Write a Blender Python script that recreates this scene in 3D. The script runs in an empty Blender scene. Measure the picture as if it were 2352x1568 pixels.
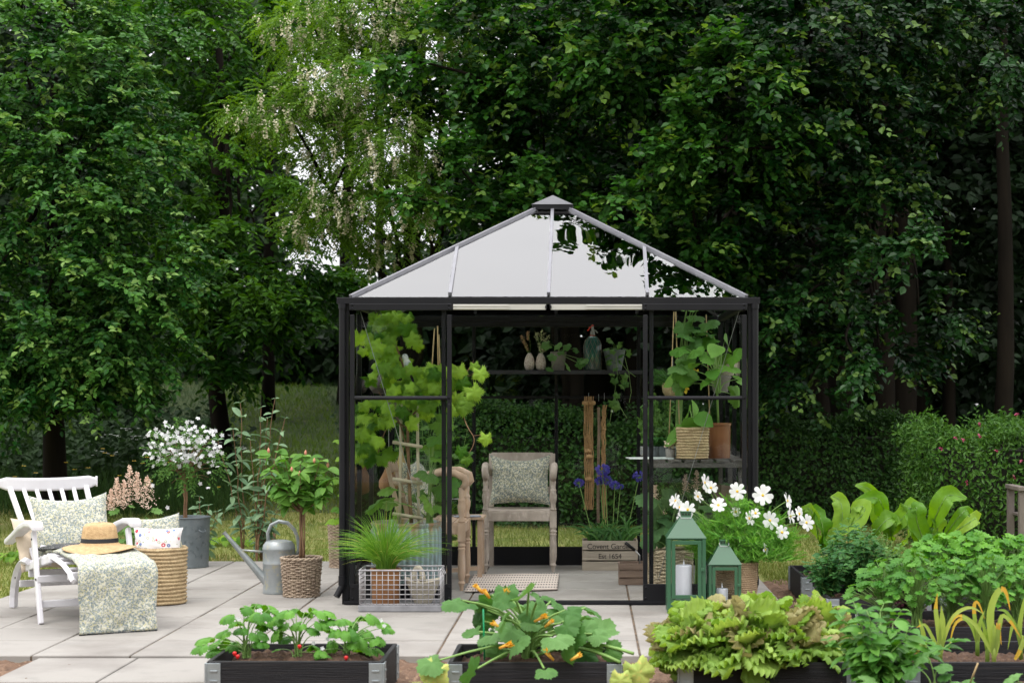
import bpy, math, random
import numpy as np
from mathutils import Vector, Matrix
PI = math.pi
rng = np.random.default_rng(7)
random.seed(7)
scene = bpy.context.scene
COL = scene.collection

# ---------------------------------------------------------------- camera, sky, sun, exposure
F = 4048.0            # focal length in pixels of a 2352 px wide frame
CX, CY, EYE = 1355.0, 912.0, 1.37
cam_d = bpy.data.cameras.new('camera')
cam = bpy.data.objects.new('camera', cam_d)
COL.objects.link(cam)
cam.location = (0, 0, EYE)
cam.rotation_euler = (PI / 2, 0, 0)
cam_d.sensor_width = 36
cam_d.lens = F / 2352 * 36
cam_d.shift_x = -(CX - 1176) / 2352
cam_d.shift_y = (CY - 784) / 2352
cam_d.clip_start = 0.1
cam_d.clip_end = 600
cam_d.dof.use_dof = True; cam_d.dof.focus_distance = 12.2; cam_d.dof.aperture_fstop = 4.0
scene.camera = cam

SUN_EL, SUN_AZ = math.radians(58), math.radians(-35)     # azimuth: from the camera side, a little left
w = bpy.data.worlds.new('World'); scene.world = w; w.use_nodes = True
nt = w.node_tree; nt.nodes.clear()
sky = nt.nodes.new('ShaderNodeTexSky'); sky.sky_type = 'NISHITA'; sky.sun_disc = False
sky.sun_elevation = SUN_EL; sky.sun_rotation = PI + SUN_AZ; sky.dust_density = 3.0
tc = nt.nodes.new('ShaderNodeTexCoord')
nz = nt.nodes.new('ShaderNodeTexNoise'); nz.inputs['Scale'].default_value = 2.2; nz.inputs['Detail'].default_value = 5
cl = nt.nodes.new('ShaderNodeValToRGB')
cl.color_ramp.elements[0].position = 0.3; cl.color_ramp.elements[0].color = (0.85, 0.85, 0.88, 1)
cl.color_ramp.elements[1].position = 0.7; cl.color_ramp.elements[1].color = (1.0, 0.985, 0.98, 1)
sc_ = nt.nodes.new('ShaderNodeVectorMath'); sc_.operation = 'SCALE'; sc_.inputs['Scale'].default_value = 13.0
mx = nt.nodes.new('ShaderNodeMix'); mx.data_type = 'RGBA'; mx.inputs[0].default_value = 0.86
bg = nt.nodes.new('ShaderNodeBackground'); bg.inputs['Strength'].default_value = 0.15
wo = nt.nodes.new('ShaderNodeOutputWorld')
L = nt.links.new
L(tc.outputs['Generated'], nz.inputs['Vector']); L(nz.outputs['Fac'], cl.inputs['Fac'])
sep = nt.nodes.new('ShaderNodeSeparateXYZ'); L(tc.outputs['Generated'], sep.inputs[0])
gr = nt.nodes.new('ShaderNodeMapRange'); gr.inputs[1].default_value = 0.0; gr.inputs[2].default_value = 1.0; gr.inputs[3].default_value = 7.5; gr.inputs[4].default_value = 29.0   # overcast: zenith three times the horizon
L(sep.outputs['Z'], gr.inputs[0]); L(gr.outputs[0], sc_.inputs['Scale'])
L(cl.outputs['Color'], sc_.inputs[0]); L(sky.outputs['Color'], mx.inputs[6]); L(sc_.outputs[0], mx.inputs[7])
L(mx.outputs[2], bg.inputs['Color']); L(bg.outputs[0], wo.inputs['Surface'])
sun_d = bpy.data.lights.new('sun', 'SUN'); sun_d.energy = 1.4; sun_d.angle = math.radians(18); sun_d.color = (1, 0.96, 0.9)
sun = bpy.data.objects.new('sun', sun_d); COL.objects.link(sun)
sdir = Vector((math.sin(SUN_AZ) * math.cos(SUN_EL), -math.cos(SUN_AZ) * math.cos(SUN_EL), math.sin(SUN_EL)))
sun.rotation_euler = sdir.to_track_quat('Z', 'Y').to_euler()
vs = scene.view_settings
vs.view_transform = 'Standard'; vs.look = 'None'; vs.gamma = 1.0; vs.exposure = 0.06
scene.cycles.max_bounces = 10; scene.cycles.transparent_max_bounces = 24
scene.cycles.diffuse_bounces = 4; scene.cycles.glossy_bounces = 4; scene.cycles.transmission_bounces = 6
scene.cycles.use_denoising = True
scene.cycles.sample_clamp_indirect = 4.0

# ---------------------------------------------------------------- helpers
def at(x, y, Y): return Vector(((x - CX) * Y / F, Y, EYE - (y - CY) * Y / F))
def gnd(x, y, z=0.0):
    Y = F * (EYE - z) / (y - CY)
    return Vector(((x - CX) * Y / F, Y, z))
def sstep(a, b, x): t = np.clip((x - a) / (b - a), 0, 1); return t * t * (3 - 2 * t)
def terrain(x, y):
    x = np.asarray(x, float); y = np.asarray(y, float)
    h = -0.05 + 0.05 * sstep(15, 18, y)
    left = sstep(1.0, -5.0, x)
    h = h + left * (0.35 * sstep(16, 22, y) + 2.2 * sstep(22, 42, y)) + (1 - left) * 0.6 * sstep(19, 40, y)
    return h + 0.03 * np.sin(x * 1.3 + 2) * np.sin(y * 0.9) * sstep(15.5, 18, y)

class MB:
    def __init__(s): s.v = []; s.f = []; s.r = []; s.n = 0
    def add(s, v, faces, r=None):
        v = np.asarray(v, float).reshape(-1, 3)
        if isinstance(faces, np.ndarray): faces = [faces]
        elif faces and not isinstance(faces[0], np.ndarray):
            by = {}
            for q in faces: by.setdefault(len(q), []).append(q)
            faces = [np.array(a) for a in by.values()]
        for a in faces: s.f.append(a + s.n)
        if r is None: r = random.random()
        s.r.append(np.broadcast_to(np.asarray(r, float), (len(v),)).copy())
        s.v.append(v); s.n += len(v); return s
    def box(s, c, d, rot=None, r=None):
        a = np.array([[x, y, z] for x in (-.5, .5) for y in (-.5, .5) for z in (-.5, .5)]) * np.array(d)
        if rot is not None: a = a @ np.array(rot.to_3x3() if hasattr(rot, 'to_3x3') else rot).T
        return s.add(a + np.array(c), [(0, 1, 3, 2), (4, 6, 7, 5), (0, 4, 5, 1), (2, 3, 7, 6), (0, 2, 6, 4), (1, 5, 7, 3)], r)
    def bar(s, p, q, w, h, up=(0, 0, 1), r=None):
        p, q = Vector(p), Vector(q); d = q - p; ln = d.length; d.normalize()
        u = Vector(up); x = d.cross(u)
        if x.length < 1e-4: x = d.cross(Vector((0, 1, 0)))
        x.normalize(); u = x.cross(d)
        m = Matrix((x, d, u)).transposed()
        return s.box((p + q) / 2, (w, ln, h), m, r)
    def tube(s, pts, rad, n=8, cap=True, r=None, flat=1.0):
        P = np.array([tuple(p) for p in pts], float); m = len(P)
        rad = np.broadcast_to(np.asarray(rad, float), (m,))
        T = np.gradient(P, axis=0); T /= np.linalg.norm(T, axis=1)[:, None] + 1e-9
        ref = np.array([0, 0, 1.0]) if abs(T[0][2]) < .9 else np.array([1.0, 0, 0])
        u = np.cross(T[0], ref); u /= np.linalg.norm(u)
        out = []
        th = np.arange(n) * 2 * PI / n
        for i in range(m):
            u = u - T[i] * u.dot(T[i]); u /= np.linalg.norm(u) + 1e-9
            b = np.cross(T[i], u)
            out.append(P[i] + rad[i] * (np.cos(th)[:, None] * u + flat * np.sin(th)[:, None] * b))
        V = np.concatenate(out)
        i = np.arange(m - 1)[:, None] * n; j = np.arange(n)[None]
        k = (j + 1) % n
        q = np.stack([i + j, i + k, i + n + k, i + n + j], -1).reshape(-1, 4)
        fs = [q]
        if cap: fs.append(np.array([list(range(n))[::-1]])); fs.append(np.array([[(m - 1) * n + a for a in range(n)]]))
        return s.add(V, fs, r)
    def lathe(s, prof, seg=24, c=(0, 0, 0), mod=None, cap=True, r=None, M=None):
        P = np.array(prof, float); m = len(P)
        th = np.arange(seg) * 2 * PI / seg
        R = P[:, 0][:, None] * np.ones(seg)[None]
        Z = P[:, 1][:, None] * np.ones(seg)[None]
        if mod is not None: R, Z = mod(R, Z, th[None])
        V = np.stack([R * np.cos(th), R * np.sin(th), Z], -1).reshape(-1, 3)
        if M is not None: V = V @ np.array(M.to_3x3()).T
        V = V + np.array(c)
        i = np.arange(m - 1)[:, None] * seg; j = np.arange(seg)[None]; k = (j + 1) % seg
        fs = [np.stack([i + j, i + k, i + seg + k, i + seg + j], -1).reshape(-1, 4)]
        if cap:
            if P[0, 0] > 1e-4: fs.append(np.array([list(range(seg))[::-1]]))
            if P[-1, 0] > 1e-4: fs.append(np.array([[(m - 1) * seg + a for a in range(seg)]]))
        return s.add(V, fs, r)
    def leaves(s, tpl, pos, d, nrm, size, r=None, width=None):
        tv, tf = tpl
        pos = np.asarray(pos, float).reshape(-1, 3); N = len(pos)
        if N == 0: return s
        d = np.broadcast_to(np.asarray(d, float), (N, 3)); nrm = np.broadcast_to(np.asarray(nrm, float), (N, 3))
        d = d / (np.linalg.norm(d, axis=1)[:, None] + 1e-9)
        x = np.cross(d, nrm); x /= np.linalg.norm(x, axis=1)[:, None] + 1e-9
        z = np.cross(x, d)
        size = np.broadcast_to(np.asarray(size, float), (N,))
        wd = size if width is None else size * width
        V = (pos[:, None] + tv[None, :, 0:1] * (x * wd[:, None])[:, None] + tv[None, :, 1:2] * (d * size[:, None])[:, None]
             + tv[None, :, 2:3] * (z * size[:, None])[:, None])
        k = len(tv)
        off = (np.arange(N) * k)[:, None, None]
        fs = [(f[None] + off).reshape(-1, f.shape[1]) for f in tf]
        if r is None: r = rng.random(N)
        r = np.repeat(np.broadcast_to(np.asarray(r, float), (N,)), k)
        return s.add(V.reshape(-1, 3), fs, r)
    def blade(s, pts, wd, nrm=(0, 0, 1), r=None, fold=0.25):
        P = np.array([tuple(p) for p in pts], float); m = len(P)
        T = np.gradient(P, axis=0); T /= np.linalg.norm(T, axis=1)[:, None] + 1e-9
        x = np.cross(T, np.asarray(nrm, float)); ln = np.linalg.norm(x, axis=1)[:, None]
        x = np.where(ln > 1e-3, x / (ln + 1e-9), np.array([1.0, 0, 0]))
        for i in range(1, m):
            if x[i].dot(x[i - 1]) < 0: x[i] = -x[i]
        n_ = np.cross(x, T)
        wd = np.asarray(wd, float)[:, None]
        A = P - x * wd + n_ * wd * fold; B = P + x * wd + n_ * wd * fold
        V = np.concatenate([A, P, B])
        i = np.arange(m - 1)
        q = np.concatenate([np.stack([i, i + m, i + m + 1, i + 1], -1), np.stack([i + m, i + 2 * m, i + 2 * m + 1, i + m + 1], -1)])
        return s.add(V, [q], r)
    def build(s, name, mat, parent=None, world=False, smooth=False, bevel=0, solid=0, subd=0):
        V = np.concatenate(s.v) if s.v else np.zeros((0, 3))
        if world and parent is not None: V = V - np.array(parent.location)
        me = bpy.data.meshes.new(name)
        tot = np.concatenate([np.full(len(a), a.shape[1]) for a in s.f]) if s.f else np.zeros(0, int)
        idx = np.concatenate([a.reshape(-1) for a in s.f]) if s.f else np.zeros(0, int)
        me.vertices.add(len(V)); me.vertices.foreach_set('co', V.astype(np.float32).reshape(-1))
        me.loops.add(len(idx)); me.loops.foreach_set('vertex_index', idx.astype(np.int32))
        me.polygons.add(len(tot)); st = np.concatenate([[0], np.cumsum(tot)[:-1]]) if len(tot) else tot
        me.polygons.foreach_set('loop_start', st.astype(np.int32)); me.polygons.foreach_set('loop_total', tot.astype(np.int32))
        me.polygons.foreach_set('use_smooth', np.full(len(tot), bool(smooth)))
        me.update(calc_edges=True)
        at_ = me.attributes.new('rnd', 'FLOAT', 'POINT'); at_.data.foreach_set('value', np.concatenate(s.r).astype(np.float32))
        me.materials.append(mat)
        o = bpy.data.objects.new(name, me); COL.objects.link(o)
        if parent is not None: o.parent = parent
        if smooth == 'auto':
            me.polygons.foreach_set('use_smooth', np.ones(len(tot), bool))
            try: me.set_sharp_from_angle(angle=math.radians(35))
            except Exception: pass
        if bevel:
            b = o.modifiers.new('b', 'BEVEL'); b.width = bevel; b.segments = 2; b.limit_method = 'ANGLE'
        if solid:
            b = o.modifiers.new('s', 'SOLIDIFY'); b.thickness = solid; b.offset = 0
        if subd:
            b = o.modifiers.new('u', 'SUBSURF'); b.levels = subd; b.render_levels = subd
        return o

def tag(o, label=None, cat=None, group=None, kind=None):
    if label: o['label'] = label
    if cat: o['category'] = cat
    if group: o['group'] = group
    if kind: o['kind'] = kind
    return o
def thing(name, label, cat, loc=(0, 0, 0), rz=0.0, group=None):
    o = bpy.data.objects.new(name, None); COL.objects.link(o)
    o.empty_display_size = 0.05
    o.location = loc; o.rotation_euler = (0, 0, rz)
    return tag(o, label, cat, group)
def kids(o): return [c for c in bpy.data.objects if c.parent is o]
def copy_tree(o, loc, rz=None, label=None, scale=None):
    c = o.copy(); COL.objects.link(c); c.location = loc
    if rz is not None: c.rotation_euler = (0, 0, rz)
    if scale: c.scale = (scale,) * 3 if isinstance(scale, (int, float)) else scale
    if label: c['label'] = label
    for k in kids(o):
        d = k.copy(); COL.objects.link(d); d.parent = c
        for g in kids(k):
            e = g.copy(); COL.objects.link(e); e.parent = d
    return c

# ---------------------------------------------------------------- materials
def _base(name):
    m = bpy.data.materials.new(name); m.use_nodes = True
    t = m.node_tree; b = t.nodes['Principled BSDF']
    return m, t, b, t.links.new
def mixc(t, fac, a, b):
    n = t.nodes.new('ShaderNodeMix'); n.data_type = 'RGBA'
    for i, v in ((0, fac), (6, a), (7, b)):
        if isinstance(v, (int, float)): n.inputs[i].default_value = v
        elif isinstance(v, tuple): n.inputs[i].default_value = (*v[:3], 1)
        else: t.links.new(v, n.inputs[i])
    return n.outputs[2]
def noise_(t, scale, detail=4, rough=.55, coord='Object', sx=None):
    tc = t.nodes.new('ShaderNodeTexCoord'); n = t.nodes.new('ShaderNodeTexNoise')
    n.inputs['Scale'].default_value = scale; n.inputs['Detail'].default_value = detail; n.inputs['Roughness'].default_value = rough
    src = tc.outputs[coord]
    if sx:
        mp = t.nodes.new('ShaderNodeMapping'); mp.inputs['Scale'].default_value = sx; t.links.new(src, mp.inputs['Vector']); src = mp.outputs[0]
    t.links.new(src, n.inputs['Vector']); return n.outputs['Fac']
def ramp(t, src, a, b, ca=(0, 0, 0), cb=(1, 1, 1)):
    n = t.nodes.new('ShaderNodeValToRGB'); e = n.color_ramp.elements
    e[0].position = a; e[0].color = (*ca, 1); e[1].position = b; e[1].color = (*cb, 1)
    t.links.new(src, n.inputs['Fac']); return n.outputs['Color']
def bump(t, b, src, strength, dist=.01):
    n = t.nodes.new('ShaderNodeBump'); n.inputs['Strength'].default_value = strength; n.inputs['Distance'].default_value = dist
    t.links.new(src, n.inputs['Height']); t.links.new(n.outputs[0], b.inputs['Normal'])
def rnd_(t):
    n = t.nodes.new('ShaderNodeAttribute'); n.attribute_name = 'rnd'; return n.outputs['Fac']
def mat(name, c1, c2=None, rough=.6, metal=0, nscale=8, lo=.35, hi=.65, bmp=0, bscale=60, sx=None, rmix=0, c3=None, spec=.35, bsx=None):
    m, t, b, L = _base(name)
    c2 = c2 or tuple(x * .75 for x in c1)
    out = mixc(t, ramp(t, noise_(t, nscale, 5, .6, sx=sx), lo, hi), c1, c2)
    if c3: out = mixc(t, ramp(t, noise_(t, nscale * 3.1, 4, .6, sx=sx), .55, .72), out, c3)
    if rmix: out = mixc(t, _mul(t, rnd_(t), rmix), out, tuple(x * .45 for x in c1))
    L(out, b.inputs['Base Color'])
    b.inputs['Roughness'].default_value = rough; b.inputs['Metallic'].default_value = metal
    if spec is not None: b.inputs['Specular IOR Level'].default_value = spec
    if bmp: bump(t, b, noise_(t, bscale, 4, .6, sx=bsx or sx), bmp)
    return m
def _mul(t, a, k):
    n = t.nodes.new('ShaderNodeMath'); n.operation = 'MULTIPLY'; t.links.new(a, n.inputs[0]); n.inputs[1].default_value = k; return n.outputs[0]
def leafmat(name, dark, light, tip=None, rough=.42, trans=.25, tipat=.88, spec=.2, veins=0):
    m, t, b, L = _base(name)
    r = rnd_(t)
    c = mixc(t, r, dark, light)
    if tip: c = mixc(t, ramp(t, r, tipat, min(1, tipat + .05)), c, tip)
    c = mixc(t, _mul(t, noise_(t, 14, 3), .5), c, tuple(x * .6 for x in dark))
    L(c, b.inputs['Base Color']); b.inputs['Roughness'].default_value = rough
    b.inputs['Specular IOR Level'].default_value = spec
    tr = t.nodes.new('ShaderNodeBsdfTranslucent'); ms = t.nodes.new('ShaderNodeMixShader'); ms.inputs[0].default_value = trans
    hs = t.nodes.new('ShaderNodeHueSaturation'); hs.inputs['Hue'].default_value = .485; hs.inputs['Saturation'].default_value = 1.15; hs.inputs['Value'].default_value = 1.5
    L(c, hs.inputs['Color']); L(hs.outputs[0], tr.inputs['Color'])
    L(b.outputs[0], ms.inputs[1]); L(tr.outputs[0], ms.inputs[2]); L(ms.outputs[0], t.nodes['Material Output'].inputs['Surface'])
    if veins: bump(t, b, noise_(t, veins, 3), .5, .006)
    return m
def glassmat(name, ior, tint=(.95, .98, .96), wob=0, wscale=3, rough=0.0):
    m, t, b, L = _base(name); t.nodes.remove(b)
    tr = t.nodes.new('ShaderNodeBsdfTransparent'); tr.inputs[0].default_value = (*tint, 1)
    gl = t.nodes.new('ShaderNodeBsdfGlossy'); gl.inputs['Roughness'].default_value = rough; gl.inputs[0].default_value = (1, 1, 1, 1)
    fr = t.nodes.new('ShaderNodeFresnel'); fr.inputs['IOR'].default_value = ior
    ms = t.nodes.new('ShaderNodeMixShader')
    L(fr.outputs[0], ms.inputs[0]); L(tr.outputs[0], ms.inputs[1]); L(gl.outputs[0], ms.inputs[2])
    L(ms.outputs[0], t.nodes['Material Output'].inputs['Surface'])
    if wob:
        n = t.nodes.new('ShaderNodeBump'); n.inputs['Strength'].default_value = wob; n.inputs['Distance'].default_value = .02
        L(noise_(t, wscale, 0, 0), n.inputs['Height']); L(n.outputs[0], gl.inputs['Normal'])
    return m

# leaf templates: unit length along +Y, width along X, face +Z
def T(v, f): 
    by = {}
    for q in f: by.setdefault(len(q), []).append(q)
    return np.array(v, float), [np.array(a) for a in by.values()]
def oval(w=.5, fold=.12, curl=.12):
    return T([(0, 0, 0), (w * .42, .3, fold * .8), (w * .45, .62, fold - curl * .4), (0, 1, -curl), (-w * .45, .62, fold - curl * .4), (-w * .42, .3, fold * .8)],
             [(0, 1, 2, 3), (0, 3, 4, 5)])
def oval8(w=.5, fold=.12, curl=.2):     # larger leaf with a curved midrib
    v = []; ys = [0, .12, .3, .5, .7, .87, 1]; ws = [0, .3, .46, .5, .42, .22, 0]
    for y, q in zip(ys, ws): v += [(-q * w, y, fold * q * 2 - curl * y * y), (0, y, -curl * y * y), (q * w, y, fold * q * 2 - curl * y * y)]
    f = []
    for i in range(6): f += [(3 * i, 3 * i + 1, 3 * i + 4, 3 * i + 3), (3 * i + 1, 3 * i + 2, 3 * i + 5, 3 * i + 4)]
    return T(v, f)
def lobed(lobes=5, depth=.35, teeth=.06, n=44, w=1.05, cup=.12, seed=1, notch=.35, mb=.42, sharp=False):
    R = random.Random(seed); v = [(0, mb, .04)]; ring = []
    for i in range(n):
        a = -PI / 2 + 2 * PI * (i + .5) / n
        u = (a + PI / 2) / (2 * PI)                # 0..1 round from the stalk
        k = abs(math.sin(PI * lobes * u)) ** .7
        if sharp: k = (1 - abs(2 * ((lobes * u) % 1) - 1)) ** .9
        r = .5 * (1 - depth + depth * k) * (1 + (teeth if i % 2 else -teeth) + R.uniform(-.03, .03))
        if u < .06 or u > .94: r *= notch + .3
        x, y = r * math.cos(a) * w, mb + r * math.sin(a) * 1.1
        z = -cup * (r / .5) ** 2 + .05 * math.sin(a * 3 + seed) + R.uniform(-.015, .015)
        v.append((x, y, z)); 
        ring.append((x * .55, mb + (y - mb) * .55, .04 - cup * .25 + .03 * math.sin(a * lobes)))
    v += ring; f = []
    for i in range(n):
        j = (i + 1) % n
        f += [(0, 1 + n + i, 1 + n + j), (1 + n + i, 1 + i, 1 + j, 1 + n + j)]
    return T(v, f)
def divided(seed=1, parts=3, teeth=3):   # parsley-like: three toothed leaflets
    v = []; f = []; R = random.Random(seed)
    def fan(cx, cy, a, s):
        o = len(v); v.append((cx, cy, 0)); m = 2 * teeth + 3
        for i in range(m):
            t = -1 + 2 * i / (m - 1); b = a + t * 1.25; r = s * (1.0 if i % 2 else .62) * (1 - .25 * abs(t))
            v.append((cx + r * math.sin(b), cy + r * math.cos(b), R.uniform(-.06, .05)))
        for i in range(m - 1): f.append((o, o + 1 + i + 1, o + 1 + i))
    fan(0, .5, 0, .5); fan(0, .35, 1.15, .45); fan(0, .35, -1.15, .45)
    if parts > 3: fan(0, .2, 1.5, .32); fan(0, .2, -1.5, .32)
    v += [(-.015, 0, 0), (.015, 0, 0), (.015, .5, 0), (-.015, .5, 0)]; o = len(v) - 4; f.append((o, o + 1, o + 2, o + 3))
    return T(v, f)
LEAF = oval(.62); LEAFN = oval(.42); LEAFW = oval(.75); BIG = oval8(.55); BIGN = oval8(.38, .1, .3); BIGW = oval8(.8, .08, .3)
PETAL = T([(-.04, 0, 0), (.04, 0, 0), (.21, .45, .03), (.25, .8, .02), (.17, .97, -.02), (.06, .93, -.03), (-.02, 1.0, -.04), (-.14, .95, -.02), (-.25, .8, .02), (-.21, .45, .03)], [(0, 1, 2, 9), (9, 2, 3, 8), (8, 3, 4, 7), (7, 4, 5, 6)])

def rvec(n): v = rng.normal(size=(n, 3)); return v / np.linalg.norm(v, axis=1)[:, None]
def unit(v): v = np.asarray(v, float); return v / (np.linalg.norm(v, axis=-1, keepdims=True) + 1e-9)
def sprays(lm, tm, p0, d, Ln, k, size, tpl=LEAF, droop=.35, flat=.8, jit=.3, tw=.004, rb=None, tip_light=False):
    """leafy twigs: leaves set alternately left and right of each twig"""
    N = len(p0); d = unit(d); Ln = np.broadcast_to(Ln, (N,))
    side = np.cross(d, np.array([0, 0, 1.0])); side = unit(side + 1e-4)
    tt = np.linspace(.12, 1, k)
    up = np.array([0, 0, 1.0])
    P = p0[:, None] + d[:, None] * (Ln[:, None] * tt)[..., None] - up * (droop * Ln[:, None] * tt ** 2)[..., None]
    s = np.where(np.arange(k) % 2 == 0, 1, -1)
    dd = side[:, None] * (s * .85)[None, :, None] + d[:, None] * .6 + rng.normal(size=(N, k, 3)) * jit
    dd[..., 2] -= droop * .8
    nn = up * flat + rng.normal(size=(N, k, 3)) * .45 + np.array([0, -.25, 0])
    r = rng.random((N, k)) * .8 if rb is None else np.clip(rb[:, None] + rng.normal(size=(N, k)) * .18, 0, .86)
    if tip_light: r = np.where((tt > .75)[None] & (rng.random(N) < .25)[:, None], .96, r)
    lm.leaves(tpl, P.reshape(-1, 3), dd.reshape(-1, 3), nn.reshape(-1, 3), size * rng.uniform(.65, 1.15, N * k), r.reshape(-1))
    if tm is not None:
        q = np.linspace(0, 1, 4)
        C = p0[:, None] + d[:, None] * (Ln[:, None] * q)[..., None] - up * (droop * Ln[:, None] * q ** 2)[..., None]
        b = np.cross(side, d)
        wq = tw * np.array([1, .8, .55, .25])
        A = [C + side[:, None] * wq[None, :, None], C - side[:, None] * .5 * wq[None, :, None] + b[:, None] * .86 * wq[None, :, None],
             C - side[:, None] * .5 * wq[None, :, None] - b[:, None] * .86 * wq[None, :, None]]
        V = np.stack(A, 2).reshape(-1, 3)      # N,4,3
        base = (np.arange(N) * 12)[:, None, None]
        fs = []
        for i in range(3):
            for j in range(3):
                jj = (j + 1) % 3; fs.append([i * 3 + j, i * 3 + jj, (i + 1) * 3 + jj, (i + 1) * 3 + j])
        fs = np.array(fs)[None] + base
        tm.add(V, [fs.reshape(-1, 4)], .5)

def curve(p, q, n=8, sag=0, wob=0, bend=(0, 0, 0)):
    p, q = np.array(p, float), np.array(q, float); t = np.linspace(0, 1, n)[:, None]
    o = p + (q - p) * t + np.array(bend) * (np.sin(PI * t)) - np.array([0, 0, 1]) * sag * 4 * t * (1 - t)
    if wob: o[1:-1] += rng.normal(size=(n - 2, 3)) * wob
    return o
# ================================================================ ground, patio, trees, hedges
M = {}
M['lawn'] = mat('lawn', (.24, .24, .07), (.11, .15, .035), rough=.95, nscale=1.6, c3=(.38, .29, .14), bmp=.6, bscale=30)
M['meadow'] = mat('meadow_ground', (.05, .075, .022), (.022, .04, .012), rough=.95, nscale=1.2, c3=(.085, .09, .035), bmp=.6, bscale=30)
M['soil'] = mat('soil', (.16, .098, .065), (.085, .05, .032), rough=1, nscale=9, c3=(.26, .17, .11), bmp=1.0, bscale=55)
M['dsoil'] = mat('dark_soil', (.085, .048, .03), (.04, .022, .015), rough=1, nscale=14, c3=(.14, .085, .05), bmp=1.0, bscale=50)
M['sand'] = mat('sand', (.16, .11, .07), (.05, .04, .03), rough=1, nscale=12, bmp=.6)
M['slab'] = mat('slab', (.295, .278, .255), (.18, .163, .147), rough=.8, nscale=1.4, lo=.47, hi=.74, c3=(.24, .228, .21), bmp=.25, bscale=150, rmix=.25)
M['bark'] = mat('bark', (.015, .012, .009), (.007, .006, .005), rough=1, nscale=5, sx=(1, 1, .15), bmp=1.0, bscale=14, spec=.05)
M['twig'] = mat('twig', (.09, .055, .035), (.05, .03, .02), rough=.9)

xs = np.concatenate([np.arange(-60, -14, 4), np.arange(-14, 12, .5), np.arange(12, 61, 4)])
ys = np.concatenate([np.arange(-6, 14, 1.0), np.arange(14, 44, .6), np.arange(44, 121, 7)])
X, Y = np.meshgrid(xs, ys); Z = terrain(X, Y)
nx, ny = len(xs), len(ys)
i = np.arange(ny - 1)[:, None] * nx; j = np.arange(nx - 1)[None]
b = MB(); b.add(np.stack([X, Y, Z], -1).reshape(-1, 3), [np.stack([i + j, i + j + 1, i + j + nx + 1, i + j + nx], -1).reshape(-1, 4)], .3)
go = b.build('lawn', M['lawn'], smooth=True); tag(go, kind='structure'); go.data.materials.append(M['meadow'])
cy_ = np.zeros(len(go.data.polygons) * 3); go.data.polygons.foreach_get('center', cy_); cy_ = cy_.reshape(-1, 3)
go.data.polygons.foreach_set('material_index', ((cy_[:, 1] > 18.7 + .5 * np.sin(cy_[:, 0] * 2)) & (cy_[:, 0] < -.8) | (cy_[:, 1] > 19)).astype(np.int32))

# bare soil round the beds, one rough sheet
def sheet(x0, x1, y0, y1, z, amp, st, seed):
    r = np.random.default_rng(seed); xs = np.arange(x0, x1 + st, st); ys = np.arange(y0, y1 + st, st)
    X, Y = np.meshgrid(xs, ys); n = r.normal(size=X.shape)
    for _ in range(2): n = (n + np.roll(n, 1, 0) + np.roll(n, -1, 0) + np.roll(n, 1, 1) + np.roll(n, -1, 1)) / 5
    n2 = r.normal(size=X.shape) * .25
    Z = z + (n + n2) * amp
    e = np.minimum.reduce([X - x0, x1 - X, Y - y0, y1 - Y]); Z = Z - .05 * (1 - np.clip(e / .12, 0, 1))
    nx, ny = len(xs), len(ys); i = np.arange(ny - 1)[:, None] * nx; j = np.arange(nx - 1)[None]
    return np.stack([X, Y, Z], -1).reshape(-1, 3), np.stack([i + j, i + j + 1, i + j + nx + 1, i + j + nx], -1).reshape(-1, 4)
b = MB()
for a in ((-6.5, 4.6, 6.5, 9.5, -.035, .022, .025, 3), (1.2, 4.6, 9.4, 13.6, -.035, .022, .025, 4)):
    v, f = sheet(*a); b.add(v, [f], .3)
tag(b.build('soil_path', M['soil'], smooth=True), kind='structure')

# concrete slabs of the patio
colx = [-4.03, -3.5, -2.97, -2.445, -1.88, -.819, .267, 1.29]
rowy = [9.3, 9.42 + .0, 9.94, 10.49, 11.01, 11.53, 12.05, 12.6, 13.16, 13.66, 14.18, 14.75]
rowy = [9.36] + rowy[2:]
b = MB(); R = random.Random(4)
def slab(b, x0, x1, y0, y1, z1):
    g = .006; zz = z1 + R.uniform(-.002, .001); m = .004
    V = [(x0 + g, y0 + g, zz - .06), (x1 - g, y0 + g, zz - .06), (x1 - g, y1 - g, zz - .06), (x0 + g, y1 - g, zz - .06)]
    V += [(x0 + g, y0 + g, zz - m), (x1 - g, y0 + g, zz - m), (x1 - g, y1 - g, zz - m), (x0 + g, y1 - g, zz - m)]
    V += [(x0 + g + m, y0 + g + m, zz), (x1 - g - m, y0 + g + m, zz), (x1 - g - m, y1 - g - m, zz), (x0 + g + m, y1 - g - m, zz)]
    f = [(8, 9, 10, 11)]
    for o in (0, 4):
        for i in range(4): f.append((o + i, o + (i + 1) % 4, o + 4 + (i + 1) % 4, o + 4 + i))
    b.add(V, f, R.random())
for a0, a1 in zip(colx, colx[1:]):
    for r0, r1 in zip(rowy, rowy[1:]): slab(b, a0, a1, r0, r1, 0)
for a0, a1 in ((-2.93, -2.40), (-2.40, -1.35)): slab(b, a0, a1, 8.56, 9.355, -.012)
tag(b.build('patio', M['slab']), kind='structure')
b = MB(); b.box((-1.37, 12.05, -.032), (5.30, 5.36, .05)); tag(b.build('joint_sand', M['sand']), kind='structure')

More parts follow.
